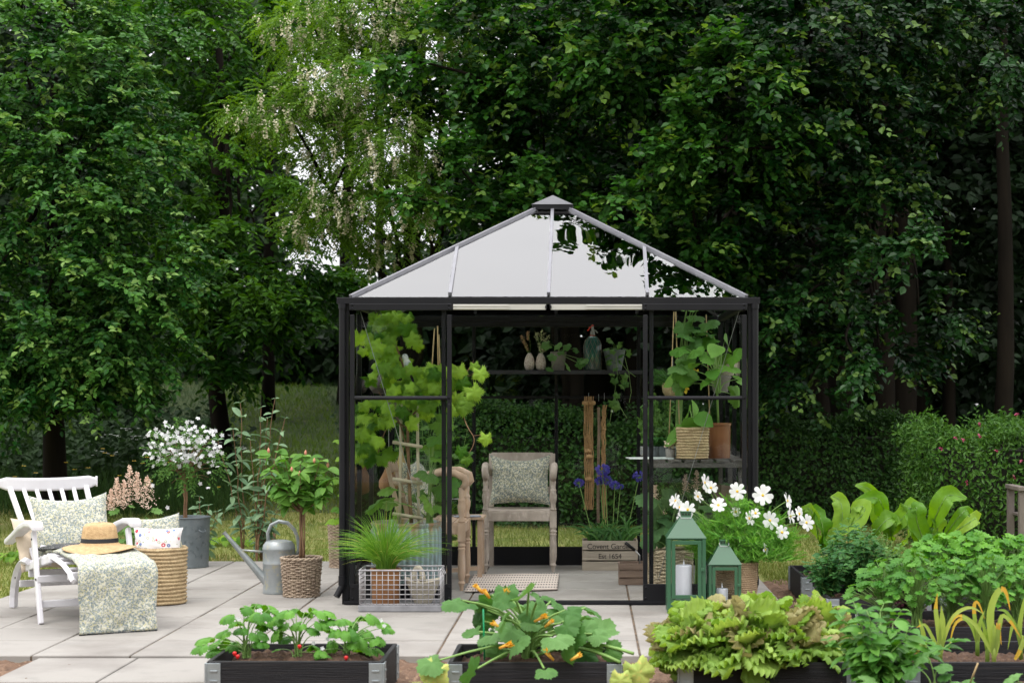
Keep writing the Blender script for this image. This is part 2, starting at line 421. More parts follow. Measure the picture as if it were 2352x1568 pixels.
# ---- grass blades (nobody could count them)
M['grass'] = leafmat('grass_blades', (.09, .14, .025), (.26, .29, .07), tip=(.44, .35, .16), rough=.7, trans=.2, tipat=.80, spec=.2)
M['dgrass'] = leafmat('meadow_blades', (.018, .05, .010), (.055, .115, .025), rough=.7, trans=.25, spec=.2)
GB = T([(-.5, 0, 0), (.5, 0, 0), (.35, .55, .08), (-.35, .55, .08), (0, 1, .3)], [(0, 1, 2, 3), (3, 2, 4)])
def grass(name, n, x0, x1, y0, y1, h, wd, m, keep=None):
    x = rng.uniform(x0, x1, n); y = rng.uniform(y0, y1, n)
    if keep is not None: k = keep(x, y); x, y = x[k], y[k]; n = len(x)
    z = terrain(x, y)
    d = rng.normal(size=(n, 3)) * .38; d[:, 2] = 1
    b = MB(); cl = .5 + .5 * np.sin(x * 2.3) * np.sin(y * 1.9 + 1)
    b.leaves(GB, np.stack([x, y, z], 1), d, rvec(n), h * rng.uniform(.4, 1.2, n), np.clip(rng.random(n) * .7 + .3 * cl, 0, 1), width=wd / h)
    return tag(b.build(name, m), kind='stuff')
off = lambda x, y: ~((x > -4.05) & (x < 1.31) & (y < 14.78))
grass('short_grass', 80000, -7.0, 5.0, 14.6, 20.0, .06, .006, M['grass'], off)
grass('short_grass', 9000, -5.6, -4.0, 11.0, 14.8, .06, .006, M['grass'])
grass('short_grass', 9000, 1.35, 4.0, 13.2, 14.7, .07, .006, M['grass'])
slope = lambda x, y: x < -1.0 + 0 * y
M['pgrass'] = leafmat('path_blades', (.05, .12, .015), (.19, .28, .045), rough=.7, trans=.3, spec=.2)
onpath = lambda x, y: np.abs(x - (-3.0 - (y - 19) * .21)) < .95
grass('slope_grass', 30000, -9, -1, 19, 36, .12, .010, M['dgrass'], lambda x, y: ~onpath(x, y))
grass('path_grass', 60000, -8.5, -1.5, 19.5, 36, .09, .010, M['pgrass'], onpath)
path = lambda x, y: (np.abs(x - (-3.0 - (y - 19) * .21)) > .75) & (x < -1.2)
grass('tall_meadow_grass', 42000, -8.5, -1.2, 18.4, 25, .42, .007, M['dgrass'], path)
M['yellow'] = mat('buttercup_yellow', (.75, .50, .02), rough=.5)
M['white_umbel'] = mat('umbel_white', (.6, .62, .58), rough=.7)
def flowers(name, m, pts, size, k):
    b = MB()
    for p in pts:
        for _ in range(k):
            q = np.array(p) + rng.normal(size=3) * size * (1.2 if k > 3 else .2) * np.array([1, 1, .25])
            b.leaves(LEAFW, [q] * 4, [(1, 0, .2), (-1, 0, .2), (0, 1, .2), (0, -1, .2)], (0, -.3, 1), size * (.35 if k > 3 else 1))
    return b
pts = []
for x, y in [(60,1070),(88,1086),(120,1084),(150,1062),(172,1078),(210,1074),(236,1040),(262,1046),(300,1058),(330,1064),(345,1050),(395,1062),(280,1092),(190,1110),(232,1030),(100,1100),(40,1095),(418,1052),(520,1050),(140,1120),(350,1105),(500,1118),(600,1090)]:
    pts.append(at(x + random.uniform(-8, 8), y, random.uniform(18.3, 19.2)))
tag(flowers('buttercups', M['yellow'], pts, .026, 1).build('buttercups', M['yellow']), kind='stuff')
pts = [at(x, y, 19.3) for x, y in [(265,1000),(300,985),(318,1004),(345,1030),(372,990),(390,998),(410,1012),(458,1000),(545,1000),(480,1022),(245,1040),(560,1030),(410,1048)]]
tag(flowers('cow_parsley_umbels', M['white_umbel'], pts, .05, 9).build('cow_parsley_umbels', M['white_umbel']), kind='stuff')

# ---- trees
M['leaf_a'] = leafmat('leaf_plum', (.012, .068, .010), (.14, .33, .060), tip=(.26, .38, .10), rough=.4, trans=.22, tipat=.93)
M['leaf_b'] = leafmat('leaf_cherry', (.012, .06, .005), (.12, .30, .022), rough=.45, trans=.3)
M['leaf_c'] = leafmat('leaf_elm', (.003, .028, .004), (.070, .21, .034), tip=(.30, .42, .08), rough=.36, trans=.38, tipat=.94)
M['leaf_e'] = leafmat('leaf_elm_shaded', (.002, .018, .004), (.034, .112, .022), tip=(.22, .32, .07), rough=.36, trans=.18, tipat=.94)  # darker copy of the elm leaf, right side shade put into the colour
M['leaf_r'] = leafmat('leaf_locust', (.035, .11, .012), (.17, .31, .04), rough=.5, trans=.35)
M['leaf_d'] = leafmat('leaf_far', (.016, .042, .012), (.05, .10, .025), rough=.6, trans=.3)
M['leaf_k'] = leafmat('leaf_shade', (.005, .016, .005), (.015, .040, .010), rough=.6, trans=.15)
M['blossom'] = mat('locust_blossom', (.60, .58, .43), (.46, .43, .28), rough=.8, nscale=30)

def limb_tree(b, base, H, r0, lean=(0, 0), blobs=()):
    x, y, z = base
    top = np.array([x + lean[0], y + lean[1], z + H])
    tr = curve((x, y, z - .2), top, 9, wob=.03)
    b.tube(tr, np.linspace(r0, r0 * .35, 9) * np.array([1.35] + [1.05] + [1] * 7), 10)
    for c in blobs:
        t = random.uniform(.35, .9); i = int(t * 8)
        q = curve(tr[i], c[:3], 8, bend=(random.uniform(-.2, .2), random.uniform(-.2, .2), random.uniform(0, .3)), wob=.03)
        b.tube(q, np.linspace(min(.04, r0 * .25), .010, 8), 6)
def crown(lm, tm, blobs, k, size, Ln, tpl, droop, tipl=False, front=False, jit=.3, rb=None):
    for (cx, cy, cz, rx, ry, rz, n) in blobs:
        u = rvec(n)
        if front: u[:, 1] = -np.abs(u[:, 1]) * .9 - .05 * (rng.random(n))
        # twigs spring in bunches from branch ends, so the crown is clumpy with dark gaps
        nb_ = max(4, n // 9); ub = rvec(nb_); rb_ = rng.uniform(.35, 1.0, nb_) ** .6; own = rng.integers(0, nb_, n)
        u = unit(ub[own] + rng.normal(size=(n, 3)) * .16); rr = rb_[own] * rng.uniform(.9, 1.06, n)
        p = np.array([cx, cy, cz]) + u * rr[:, None] * np.array([rx, ry, rz]) * .9
        d = u + rng.normal(size=(n, 3)) * .55; d[:, 2] = d[:, 2] * .45 + .0
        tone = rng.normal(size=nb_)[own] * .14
        # inner leaves darker, outer lighter: the crown's light and shade put into the colour
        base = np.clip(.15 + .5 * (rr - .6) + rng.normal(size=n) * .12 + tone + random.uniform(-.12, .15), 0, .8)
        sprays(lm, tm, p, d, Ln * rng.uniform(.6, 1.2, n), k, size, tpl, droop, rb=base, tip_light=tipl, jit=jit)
def tree(name, label, base, H, r0, blobs, m, k=14, size=.075, Ln=.55, tpl=LEAF, droop=.35, lean=(0, 0), tipl=False, group=None, front=False, twigs=True):
    t = thing(name, label, 'tree', base, group=group)
    wb = MB(); limb_tree(wb, base, H, r0, lean, [c for c in blobs])
    lm, tm = MB(), MB()
    crown(lm, tm if twigs else None, blobs, k, size, Ln, tpl, droop, tipl, front)
    wb.v += []; 
    if twigs and tm.n:
        wb.f += [f + wb.n for f in tm.f]; wb.v += tm.v; wb.r += tm.r; wb.n += tm.n
    wb.build('trunk', M['bark'], t, world=True, smooth=True)
    lm.build('crown', m, t, world=True)
    return t
def A(x, y, Yd, rx, ry, rz, n): p = at(x, y, Yd); return (p.x, p.y, p.z, rx, ry, rz, n)
tz = lambda x, y: float(terrain(x, y))

# left: small-leaved plum, broad crown hanging low
bl = [A(60, 120, 18, 1.3, 1.0, .9, 420), A(60, 420, 17.6, 1.35, 1.1, 1.0, 480), A(250, 130, 18.2, .75, .8, .65, 230),
      A(230, 330, 17.6, .9, .8, .75, 290), A(300, 560, 17.4, .65, .7, .6, 220), A(100, 700, 17.4, 1.1, 1.0, .85, 400),
      A(310, 740, 17.5, .55, .7, .55, 180), A(-60, 850, 17.5, 1.0, .9, .6, 200), A(150, 860, 17.6, .8, .8, .42, 170), A(-120, 500, 17.6, 1, 1, 2, 300)]
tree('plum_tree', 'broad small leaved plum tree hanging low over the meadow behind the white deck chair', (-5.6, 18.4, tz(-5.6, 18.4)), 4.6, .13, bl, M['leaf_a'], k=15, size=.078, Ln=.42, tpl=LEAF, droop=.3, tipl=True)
# cherry with trunk at 460
bl = [A(430, 90, 21.5, 1.2, 1.0, .9, 260), A(560, 60, 22, 1.0, 1.0, .7, 170), A(420, 330, 21, .9, .8, .8, 150), A(520, 510, 21, .7, .6, .3, 80), A(640, 420, 22, .5, .5, .25, 45),
      A(420, 560, 20.6, .7, .7, .7, 150), A(520, 640, 20.5, .9, .7, .3, 100), A(640, 600, 20.5, .8, .6, .3, 70), A(720, 690, 20.5, .7, .6, .3, 90), A(600, 740, 20.3, .7, .6, .3, 100), A(480, 790, 20.2, .4, .5, .35, 60), A(560, 250, 22, .8, .6, .4, 100)]
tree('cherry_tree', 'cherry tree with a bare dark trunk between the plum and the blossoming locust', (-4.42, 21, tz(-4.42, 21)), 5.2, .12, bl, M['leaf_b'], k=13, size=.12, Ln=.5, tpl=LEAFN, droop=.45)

# locust: pinnate leaves, hanging blossom
def locust():
    base = (-2.1, 19.6, tz(-2.1, 19.6))
    t = thing('locust_tree', 'locust tree with feathery leaves and hanging cream blossom left of the greenhouse roof', 'tree', base)
    blobs = [A(720, 60, 18, .55, .6, .45, 75), A(850, 40, 18, .6, .6, .4, 70), A(640, 250, 17.6, .55, .6, .3, 75), A(760, 190, 17.6, .5, .6, .35, 70),
             A(870, 200, 18, .6, .6, .45, 60), A(900, 330, 17.5, .55, .6, .4, 80), A(740, 330, 18.5, .5, .5, .4, 55), A(800, 450, 17.8, .5, .5, .3, 60),
             A(730, 510, 18, .4, .5, .25, 40), A(960, 450, 17.4, .35, .4, .35, 40), A(1010, 60, 18.4, .6, .6, .4, 50), A(880, 560, 18.5, .4, .4, .25, 30), A(1080, 170, 18.6, .5, .5, .4, 30)]
    wb = MB(); limb_tree(wb, base, 5.8, .14, (.3, -.4), blobs)
    lm, bm = MB(), MB()
    for (cx, cy, cz, rx, ry, rz, n) in blobs:
        n = int(n * 1.25)
        u = rvec(n); rr = rng.uniform(.3, 1, n)
        p = np.array([cx, cy, cz]) + u * rr[:, None] * np.array([rx, ry, rz])
        d = u * .9 + rng.normal(size=(n, 3)) * .35; d[:, 2] = d[:, 2] * .4 - .25
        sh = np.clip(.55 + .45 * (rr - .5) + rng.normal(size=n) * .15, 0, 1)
        for a in range(3):   # three compound leaves per shoot
            dd = unit(d + rng.normal(size=(n, 3)) * .45)
            sprays(lm, None, p, dd, .24, 15, .05, LEAFN, .35, flat=.7, jit=.08, rb=sh)
        nb = max(3, int(n * .42))
        q = p[rng.integers(0, n, nb)] - np.array([0, .15, .05])
        for c in q:          # hanging clusters of small pea flowers
            ln = rng.uniform(.10, .19); m_ = 34
            tt = rng.random(m_); pp = c - np.array([0, 0, 1]) * (ln * tt)[:, None] + rng.normal(size=(m_, 3)) * (.024 * (1.1 - tt))[:, None]
            bm.leaves(LEAFW, pp, rvec(m_), rvec(m_), .024)
    wb.build('trunk', M['bark'], t, world=True, smooth=True)
    lm.build('crown', M['leaf_r'], t, world=True); bm.build('blossom', M['blossom'], t, world=True)
locust()

# elms right of centre: glossy dark leaves, long arching branches towards the greenhouse
def arch(points, n, ln, size, lm, wb, tipl=True, k=9, rad=.022):
    P = np.array([tuple(at(*p)) for p in points]); t = np.linspace(0, 1, len(P)); tt = np.linspace(0, 1, 26)
    C = np.stack([np.interp(tt, t, P[:, i]) for i in range(3)], 1)
    for _ in range(3): C[1:-1] = (C[:-2] + C[1:-1] * 2 + C[2:]) / 4
    wb.tube(C, np.linspace(rad, .004, 26), 6)
    ii = np.clip((rng.random(n) ** .8 * 25).astype(int), 3, 25); p = C[ii] + rng.normal(size=(n, 3)) * .03
    T_ = np.gradient(C, axis=0)[ii]; T_ = unit(T_)
    d = T_ * .6 + rvec(n) * .8
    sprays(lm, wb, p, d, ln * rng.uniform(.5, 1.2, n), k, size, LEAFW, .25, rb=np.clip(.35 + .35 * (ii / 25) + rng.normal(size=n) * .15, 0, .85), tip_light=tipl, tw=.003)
def elm(label, base, H, r0, blobs, arches, k=12, size=.085, m='leaf_c'):
    t = thing('elm_tree', label, 'tree', base, group='glossy leaved elms behind the greenhouse')
    wb = MB(); limb_tree(wb, base, H, r0, (0, 0), blobs)
    lm = MB(); crown(lm, wb, blobs, k, size, .42, LEAFW, .3, True)
    for a in arches: arch(a[0], a[1], .30, size, lm, wb)
    wb.build('trunk', M['bark'], t, world=True, smooth=True); lm.build('crown', M[m], t, world=True)
    return t
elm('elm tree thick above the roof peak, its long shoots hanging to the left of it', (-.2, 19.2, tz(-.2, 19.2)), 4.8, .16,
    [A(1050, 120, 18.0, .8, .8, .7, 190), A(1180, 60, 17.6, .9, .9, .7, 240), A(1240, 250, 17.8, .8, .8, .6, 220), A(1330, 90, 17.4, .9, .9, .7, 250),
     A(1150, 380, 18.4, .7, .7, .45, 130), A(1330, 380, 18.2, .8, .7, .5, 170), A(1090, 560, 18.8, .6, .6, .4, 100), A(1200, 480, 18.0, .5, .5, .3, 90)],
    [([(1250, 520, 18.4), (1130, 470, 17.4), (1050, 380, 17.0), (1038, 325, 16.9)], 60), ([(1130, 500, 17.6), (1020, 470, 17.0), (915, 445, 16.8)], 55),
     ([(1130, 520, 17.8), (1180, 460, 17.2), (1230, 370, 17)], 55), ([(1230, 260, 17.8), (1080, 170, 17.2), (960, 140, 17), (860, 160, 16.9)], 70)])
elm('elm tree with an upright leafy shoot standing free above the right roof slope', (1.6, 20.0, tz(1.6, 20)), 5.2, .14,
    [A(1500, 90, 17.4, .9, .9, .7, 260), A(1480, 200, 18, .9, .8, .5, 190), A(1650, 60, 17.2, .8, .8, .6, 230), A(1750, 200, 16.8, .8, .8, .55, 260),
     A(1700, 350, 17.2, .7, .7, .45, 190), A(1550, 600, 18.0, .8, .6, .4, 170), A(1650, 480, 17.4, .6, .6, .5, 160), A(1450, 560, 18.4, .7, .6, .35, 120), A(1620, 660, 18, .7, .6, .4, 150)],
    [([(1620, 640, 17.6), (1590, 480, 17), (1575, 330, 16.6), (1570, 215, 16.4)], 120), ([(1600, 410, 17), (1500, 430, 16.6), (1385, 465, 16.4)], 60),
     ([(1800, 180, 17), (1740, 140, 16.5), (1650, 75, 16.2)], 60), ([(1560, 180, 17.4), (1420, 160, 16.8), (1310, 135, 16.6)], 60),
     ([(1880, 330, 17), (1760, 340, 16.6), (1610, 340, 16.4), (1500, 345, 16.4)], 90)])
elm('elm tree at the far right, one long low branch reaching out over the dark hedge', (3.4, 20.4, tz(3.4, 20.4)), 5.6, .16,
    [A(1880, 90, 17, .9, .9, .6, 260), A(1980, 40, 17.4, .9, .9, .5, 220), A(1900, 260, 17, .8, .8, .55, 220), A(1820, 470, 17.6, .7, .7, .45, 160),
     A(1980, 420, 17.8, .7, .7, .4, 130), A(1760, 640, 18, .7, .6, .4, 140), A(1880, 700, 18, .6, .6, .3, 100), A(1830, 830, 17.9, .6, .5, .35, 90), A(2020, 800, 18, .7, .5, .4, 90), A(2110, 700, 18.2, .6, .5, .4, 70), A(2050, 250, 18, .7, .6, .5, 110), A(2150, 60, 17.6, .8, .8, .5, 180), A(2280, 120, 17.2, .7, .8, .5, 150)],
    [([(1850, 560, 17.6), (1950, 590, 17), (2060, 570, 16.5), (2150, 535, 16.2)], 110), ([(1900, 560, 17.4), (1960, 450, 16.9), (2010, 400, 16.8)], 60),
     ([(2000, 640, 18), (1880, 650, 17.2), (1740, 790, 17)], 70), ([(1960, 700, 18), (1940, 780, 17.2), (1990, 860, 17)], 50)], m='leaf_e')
# branch crown overhanging above the frame: seen only as the reflection in the roof glass
elm('elm tree whose crown hangs high above the right half of the roof', (2.6, 19.9, tz(2.6, 19.9)), 6.6, .14,
    [(.95, 15.6, 7.05, .36, .35, .50, 120), (.35, 15.6, 6.95, .15, .25, .42, 40), (-.12, 15.6, 6.62, .10, .2, .14, 14), (1.5, 15.7, 7.2, .4, .4, .6, 90), (2.2, 15.8, 6.9, .6, .5, .5, 40)], [])

# trees of the wood behind
CR = []
def wood_tree(label, x, y, H, r0, blobs, m='leaf_d', size=.16, k=9, Ln=.8, group='trees of the dark wood behind the garden', name='forest_tree'):
    b3 = [(x + a, y + b_, c, d, e, f, n) for a, b_, c, d, e, f, n in blobs]
    return tree(name, label, (x, y, tz(x, y)), H, r0, b3, M[m], k=k, size=size, Ln=Ln, tpl=LEAFW, droop=.35, group=group, twigs=False)
dense = lambda n, z: [(-1, 0, z, 1.6, 1.3, 1.4, n), (1, 0, z + .6, 1.6, 1.3, 1.4, n), (0, -.4, z + 2.4, 1.8, 1.4, 1.4, n), (0, 0, z - 1.6, 1.7, 1.2, 1.0, int(n * .7)), (.3, 0, z + 4.3, 1.6, 1.4, 1.2, int(n * .6))]
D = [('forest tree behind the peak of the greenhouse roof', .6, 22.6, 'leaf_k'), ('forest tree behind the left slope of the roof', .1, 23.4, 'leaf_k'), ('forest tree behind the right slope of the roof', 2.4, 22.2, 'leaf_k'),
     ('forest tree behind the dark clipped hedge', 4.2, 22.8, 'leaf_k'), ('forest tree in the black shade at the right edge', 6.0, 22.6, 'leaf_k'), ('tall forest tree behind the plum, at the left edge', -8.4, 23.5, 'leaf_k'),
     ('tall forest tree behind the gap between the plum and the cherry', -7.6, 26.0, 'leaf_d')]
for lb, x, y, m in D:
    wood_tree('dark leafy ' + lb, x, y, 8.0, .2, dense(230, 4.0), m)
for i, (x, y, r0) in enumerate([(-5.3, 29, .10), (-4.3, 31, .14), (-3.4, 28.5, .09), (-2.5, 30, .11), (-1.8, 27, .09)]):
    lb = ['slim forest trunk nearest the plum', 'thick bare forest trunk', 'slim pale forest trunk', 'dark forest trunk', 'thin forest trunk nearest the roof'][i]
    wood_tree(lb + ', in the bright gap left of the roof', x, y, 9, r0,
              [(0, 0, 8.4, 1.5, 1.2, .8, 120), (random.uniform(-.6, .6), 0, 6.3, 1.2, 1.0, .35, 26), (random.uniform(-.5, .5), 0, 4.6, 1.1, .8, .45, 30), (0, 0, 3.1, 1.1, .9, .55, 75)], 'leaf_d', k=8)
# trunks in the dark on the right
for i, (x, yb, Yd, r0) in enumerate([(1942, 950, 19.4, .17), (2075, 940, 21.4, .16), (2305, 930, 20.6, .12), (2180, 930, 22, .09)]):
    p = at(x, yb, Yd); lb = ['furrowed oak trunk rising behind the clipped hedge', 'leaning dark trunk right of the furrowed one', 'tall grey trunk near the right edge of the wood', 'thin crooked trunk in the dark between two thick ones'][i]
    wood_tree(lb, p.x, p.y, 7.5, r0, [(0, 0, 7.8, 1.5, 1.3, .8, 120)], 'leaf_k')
# far wood: one mass, low on the left so that sky shows over it
lm = MB()
def mass(n, x0, x1, y0, y1, zf, size):
    x = rng.uniform(x0, x1, n); y = rng.uniform(y0, y1, n); z = terrain(x, y) + rng.random(n) * zf(x)
    lm.leaves(LEAFW, np.stack([x, y, z], 1), rvec(n), rvec(n) + np.array([0, -.8, .6]), size * rng.uniform(.6, 1.2, n))
mass(30000, -9, 9, 33, 37, lambda x: np.where(x > -1.4, 11, np.where(x < -6.2, 10, .9 + .6 * np.sin(x * 2.1) ** 2)), .34)
mass(16000, -.8, 9, 25.5, 27, lambda x: 8.5 + 0 * x, .30)
mass(4500, -3.0, -.7, 25, 26.5, lambda x: 2.4 + 1.2 * (x + 3) / 2.3, .26)
mass(9000, -11, -6.9, 27, 28, lambda x: 9 + 0 * x, .30)
tag(lm.build('far_wood', M['leaf_k']), kind='stuff')
lm = MB(); mass(9000, -34, 34, -17, -14, lambda x: 6.5 + np.sin(x * .7), 1.0)  # added leaf mass behind the camera, unseen; darkens the door glass reflections
tag(lm.build('added_wood_behind_camera', M['leaf_k']), kind='stuff')
# low undergrowth of the wood edge
M['nettle'] = leafmat('undergrowth', (.014, .035, .012), (.045, .09, .028), rough=.6, trans=.2)
lm = MB(); n = 1500
x = rng.uniform(-8.5, -1.8, n); y = rng.uniform(19.8, 26, n); k = np.abs(x - (-3.0 - (y - 19) * .21)) > .9; x, y = x[k], y[k]; n = len(x)
p = np.stack([x, y, terrain(x, y)], 1); d = rng.normal(size=(n, 3)) * .3; d[:, 2] = 1
sprays(lm, None, p, d, rng.uniform(.4, .9, n), 12, .11, LEAFW, .05, flat=.8)
tag(lm.build('undergrowth', M['nettle']), kind='stuff')

# ---- hedges
def hedge(name, label, cat, x0, x1, y0, y1, h, m, n, size, tpl=LEAF, lump=.12, rx=.0, extra=None):
    t = thing(name, label, cat, ((x0 + x1) / 2, (y0 + y1) / 2, tz((x0 + x1) / 2, y0)))
    z0 = t.location.z
    fx = rng.uniform(x0, x1, n); a = rng.random(n)
    wf, wt, ws = (x1 - x0) * h, (x1 - x0) * (y1 - y0), h * (y1 - y0)
    tot = wf + wt + 2 * ws; P = np.zeros((n, 3)); N_ = np.zeros((n, 3))
    s = rng.random(n) * tot
    f = s < wf; q = (s >= wf) & (s < wf + wt); l = (s >= wf + wt) & (s < wf + wt + ws); r_ = s >= wf + wt + ws
    zz = rng.random(n) * h; yy = rng.uniform(y0, y1, n)
    P[:, 0] = np.where(l, x0, np.where(r_, x1, fx)); P[:, 1] = np.where(f, y0, yy); P[:, 2] = np.where(q, h, zz)
    N_[f] = (0, -1, .25); N_[q] = (0, -.2, 1); N_[l] = (-1, 0, .2); N_[r_] = (1, 0, .2)
    ph = np.sin(P[:, 0] * 2.7 + 1) * np.sin(P[:, 2] * 4.1 + P[:, 1]) + .6 * np.sin(P[:, 0] * 6.1) * np.sin(P[:, 2] * 7.3 + 2)
    rad = lump * ph + rng.normal(size=n) * .045
    # rounded top edge
    e = np.clip((P[:, 2] - (h - .25)) / .25, 0, 1) ** 2 * .18
    P[:, 1] += np.where(f, e, 0)
    P += N_ * rad[:, None]; P[:, 2] += z0
    d = rvec(n) + N_ * .5 + np.array([0, 0, -.35])
    lm = MB(); lm.leaves(tpl, P, d, N_ + rng.normal(size=(n, 3)) * .55, size * rng.uniform(.6, 1.2, n))
    # loose shoots on top
    ns = int((x1 - x0) * 22); p = np.stack([rng.uniform(x0, x1, ns), rng.uniform(y0, y1, ns), np.full(ns, z0 + h - .03)], 1)
    dd = rng.normal(size=(ns, 3)) * .4; dd[:, 2] = 1
    sprays(lm, None, p, dd, rng.uniform(.08, .22, ns), 8, size, tpl, .1, flat=.5)
    lm.build('foliage', m, t, world=True)
    b = MB(); b.box(((x0 + x1) / 2, (y0 + y1) / 2 + .06, z0 + h / 2 - .1), (x1 - x0 - .35, y1 - y0 - .2, h - .25)); b.build('branches', M['inner'], t, world=True)  # added solid dark core that blocks the view through; no branches are modelled
    return t
M['inner'] = mat('dark_core', (.020, .022, .012), (.01, .012, .007), rough=1, nscale=30)
M['hedge'] = leafmat('leaf_hedge', (.014, .052, .010), (.055, .13, .025), rough=.45, trans=.15)
M['hedge_y'] = leafmat('leaf_weigela', (.03, .095, .014), (.10, .22, .035), rough=.45, trans=.2)
hedge('clipped_hedge', 'dark green clipped hedge running behind the greenhouse and right of it', 'hedge', -2.1, 3.28, 18.4, 19.5, 1.17, M['hedge'], 34000, .05, LEAF)
t = hedge('weigela_bush', 'rounded weigela bush with pink flowers behind the right hand beds', 'bush', 3.04, 4.98, 15.6, 16.9, 1.16, M['hedge_y'], 15000, .058, LEAFN, lump=.14)
M['pink'] = mat('weigela_pink', (.34, .05, .11), rough=.5)
for x, y in [(2250,975),(2195,1005),(2212,1010),(2162,1030),(2290,1035),(2222,1108),(2330,1095),(2335,950),(2345,1060),(2250,1000)]:
    p = np.array(at(x, y, 15.45)); b = MB(); b.leaves(LEAFW, p + np.zeros((7, 3)), rvec(7), rvec(7), .026); b.build('flower_cluster', M['pink'], t, world=True)
# ================================================================ greenhouse
M['black'] = mat('black_frame', (.006, .006, .008), (.009, .009, .011), rough=.45, nscale=3, spec=.22)
M['gbar'] = mat('roof_bar', (.20, .20, .22), (.16, .16, .18), rough=.35, metal=.3)  # bars are dark satin; their sky reflection is put into this grey
M['alu'] = mat('aluminium', (.62, .60, .56), (.5, .49, .46), rough=.35, metal=.6, nscale=3)
M['bolt'] = mat('bolt', (.03, .03, .035), rough=.25, metal=.8)
M['wire'] = mat('steel_wire', (.5, .5, .5), rough=.3, metal=.8)
M['pane'] = glassmat('window_glass', 1.15, (.975, .985, .98))
M['roofglass'] = glassmat('roof_glass', 2.3, (.97, .99, .98), wob=.2, wscale=2.5)
gh = thing('greenhouse', 'black framed glass greenhouse with a hipped glass roof and open double doors', 'greenhouse', (-.275, 13.05, 0))
X0, X1, Y0, Y1 = -1.62, 1.07, 11.7, 14.4
XM, YM = (X0 + X1) / 2, (Y0 + Y1) / 2
ZE, ZT, HC = 2.02, 2.75, .115
BL = M['black']
def gp(name, fn, m=BL, bevel=.002, **k):
    b = MB(); fn(b); return b.build(name, m, gh, world=True, bevel=bevel, **k)
mod = .6725
# corner posts
for x in (X0, X1):
    for y in (Y0, Y1): gp('corner_post', lambda b: b.box((x, y, 1.0), (.045, .045, 2.0)))
# eaves / gutters
for n_, c, d in (('f', (XM, Y0 - .01, 2.008), (2.80, .075, .042)), ('b', (XM, Y1 + .01, 2.008), (2.80, .075, .042)),
                 ('l', (X0 - .01, YM, 2.008), (.075, 2.56, .040)), ('r', (X1 + .01, YM, 2.008), (.075, 2.56, .040))):
    gp('gutter', lambda b: b.box(c, d))
gp('eaves_beam', lambda b: b.box((XM, Y1 - .004, 1.965), (2.64, .03, .042)))
# base plates
gp('base_plate', lambda b: b.box((XM, Y1, .076), (2.64, .036, .15)))
for x in (X0, X1): gp('base_plate', lambda b: b.box((x, YM, .076), (.036, 2.65, .15)))
gp('threshold', lambda b: b.box((XM, Y0 - .02, .012), (2.7, .09, .02)))
# back wall
for k in (1, 2, 3): gp('mullion', lambda b: b.box((X0 + mod * k, Y1, 1.05), (.028, .034, 1.80)))
for k in range(4): gp('glazing_bar', lambda b: b.box((X0 + mod * (k + .5), Y1, 1.37), (mod - .03, .02, .022)))
# side walls
for x in (X0, X1):
    for k in (1, 2, 3): gp('mullion', lambda b: b.box((x, Y0 + .675 * k, 1.05), (.034, .028, 1.80)))
    gp('glazing_bar', lambda b: b.box((x, YM, 1.37), (.02, 2.64, .022)))
# panes
def pane(p, m=None, th=.004):
    b = MB(); p = np.array(p, float)
    n = np.cross(p[1] - p[0], p[2] - p[0]); n = n / np.linalg.norm(n) * th / 2; k = len(p)
    V = np.concatenate([p + n, p - n]); f = [tuple(range(k)), tuple(range(2 * k - 1, k - 1, -1))]
    for i in range(k): f.append((i, k + i, k + (i + 1) % k, (i + 1) % k))
    b.add(V, f); return b.build('pane', m or M['pane'], gh, world=True)
for k in range(4):
    a, c = X0 + mod * k + .014, X0 + mod * (k + 1) - .014
    for z0, z1 in ((.155, 1.357), (1.383, 1.94)):
        pane([(a, Y1, z0), (c, Y1, z0), (c, Y1, z1), (a, Y1, z1)])
for x in (X0, X1):
    for k in range(4):
        a, c = Y0 + .675 * k + .014, Y0 + .675 * (k + 1) - .014
        for z0, z1 in ((.155, 1.357), (1.383, 1.98)): pane([(x, a, z0), (x, c, z0), (x, c, z1), (x, a, z1)])
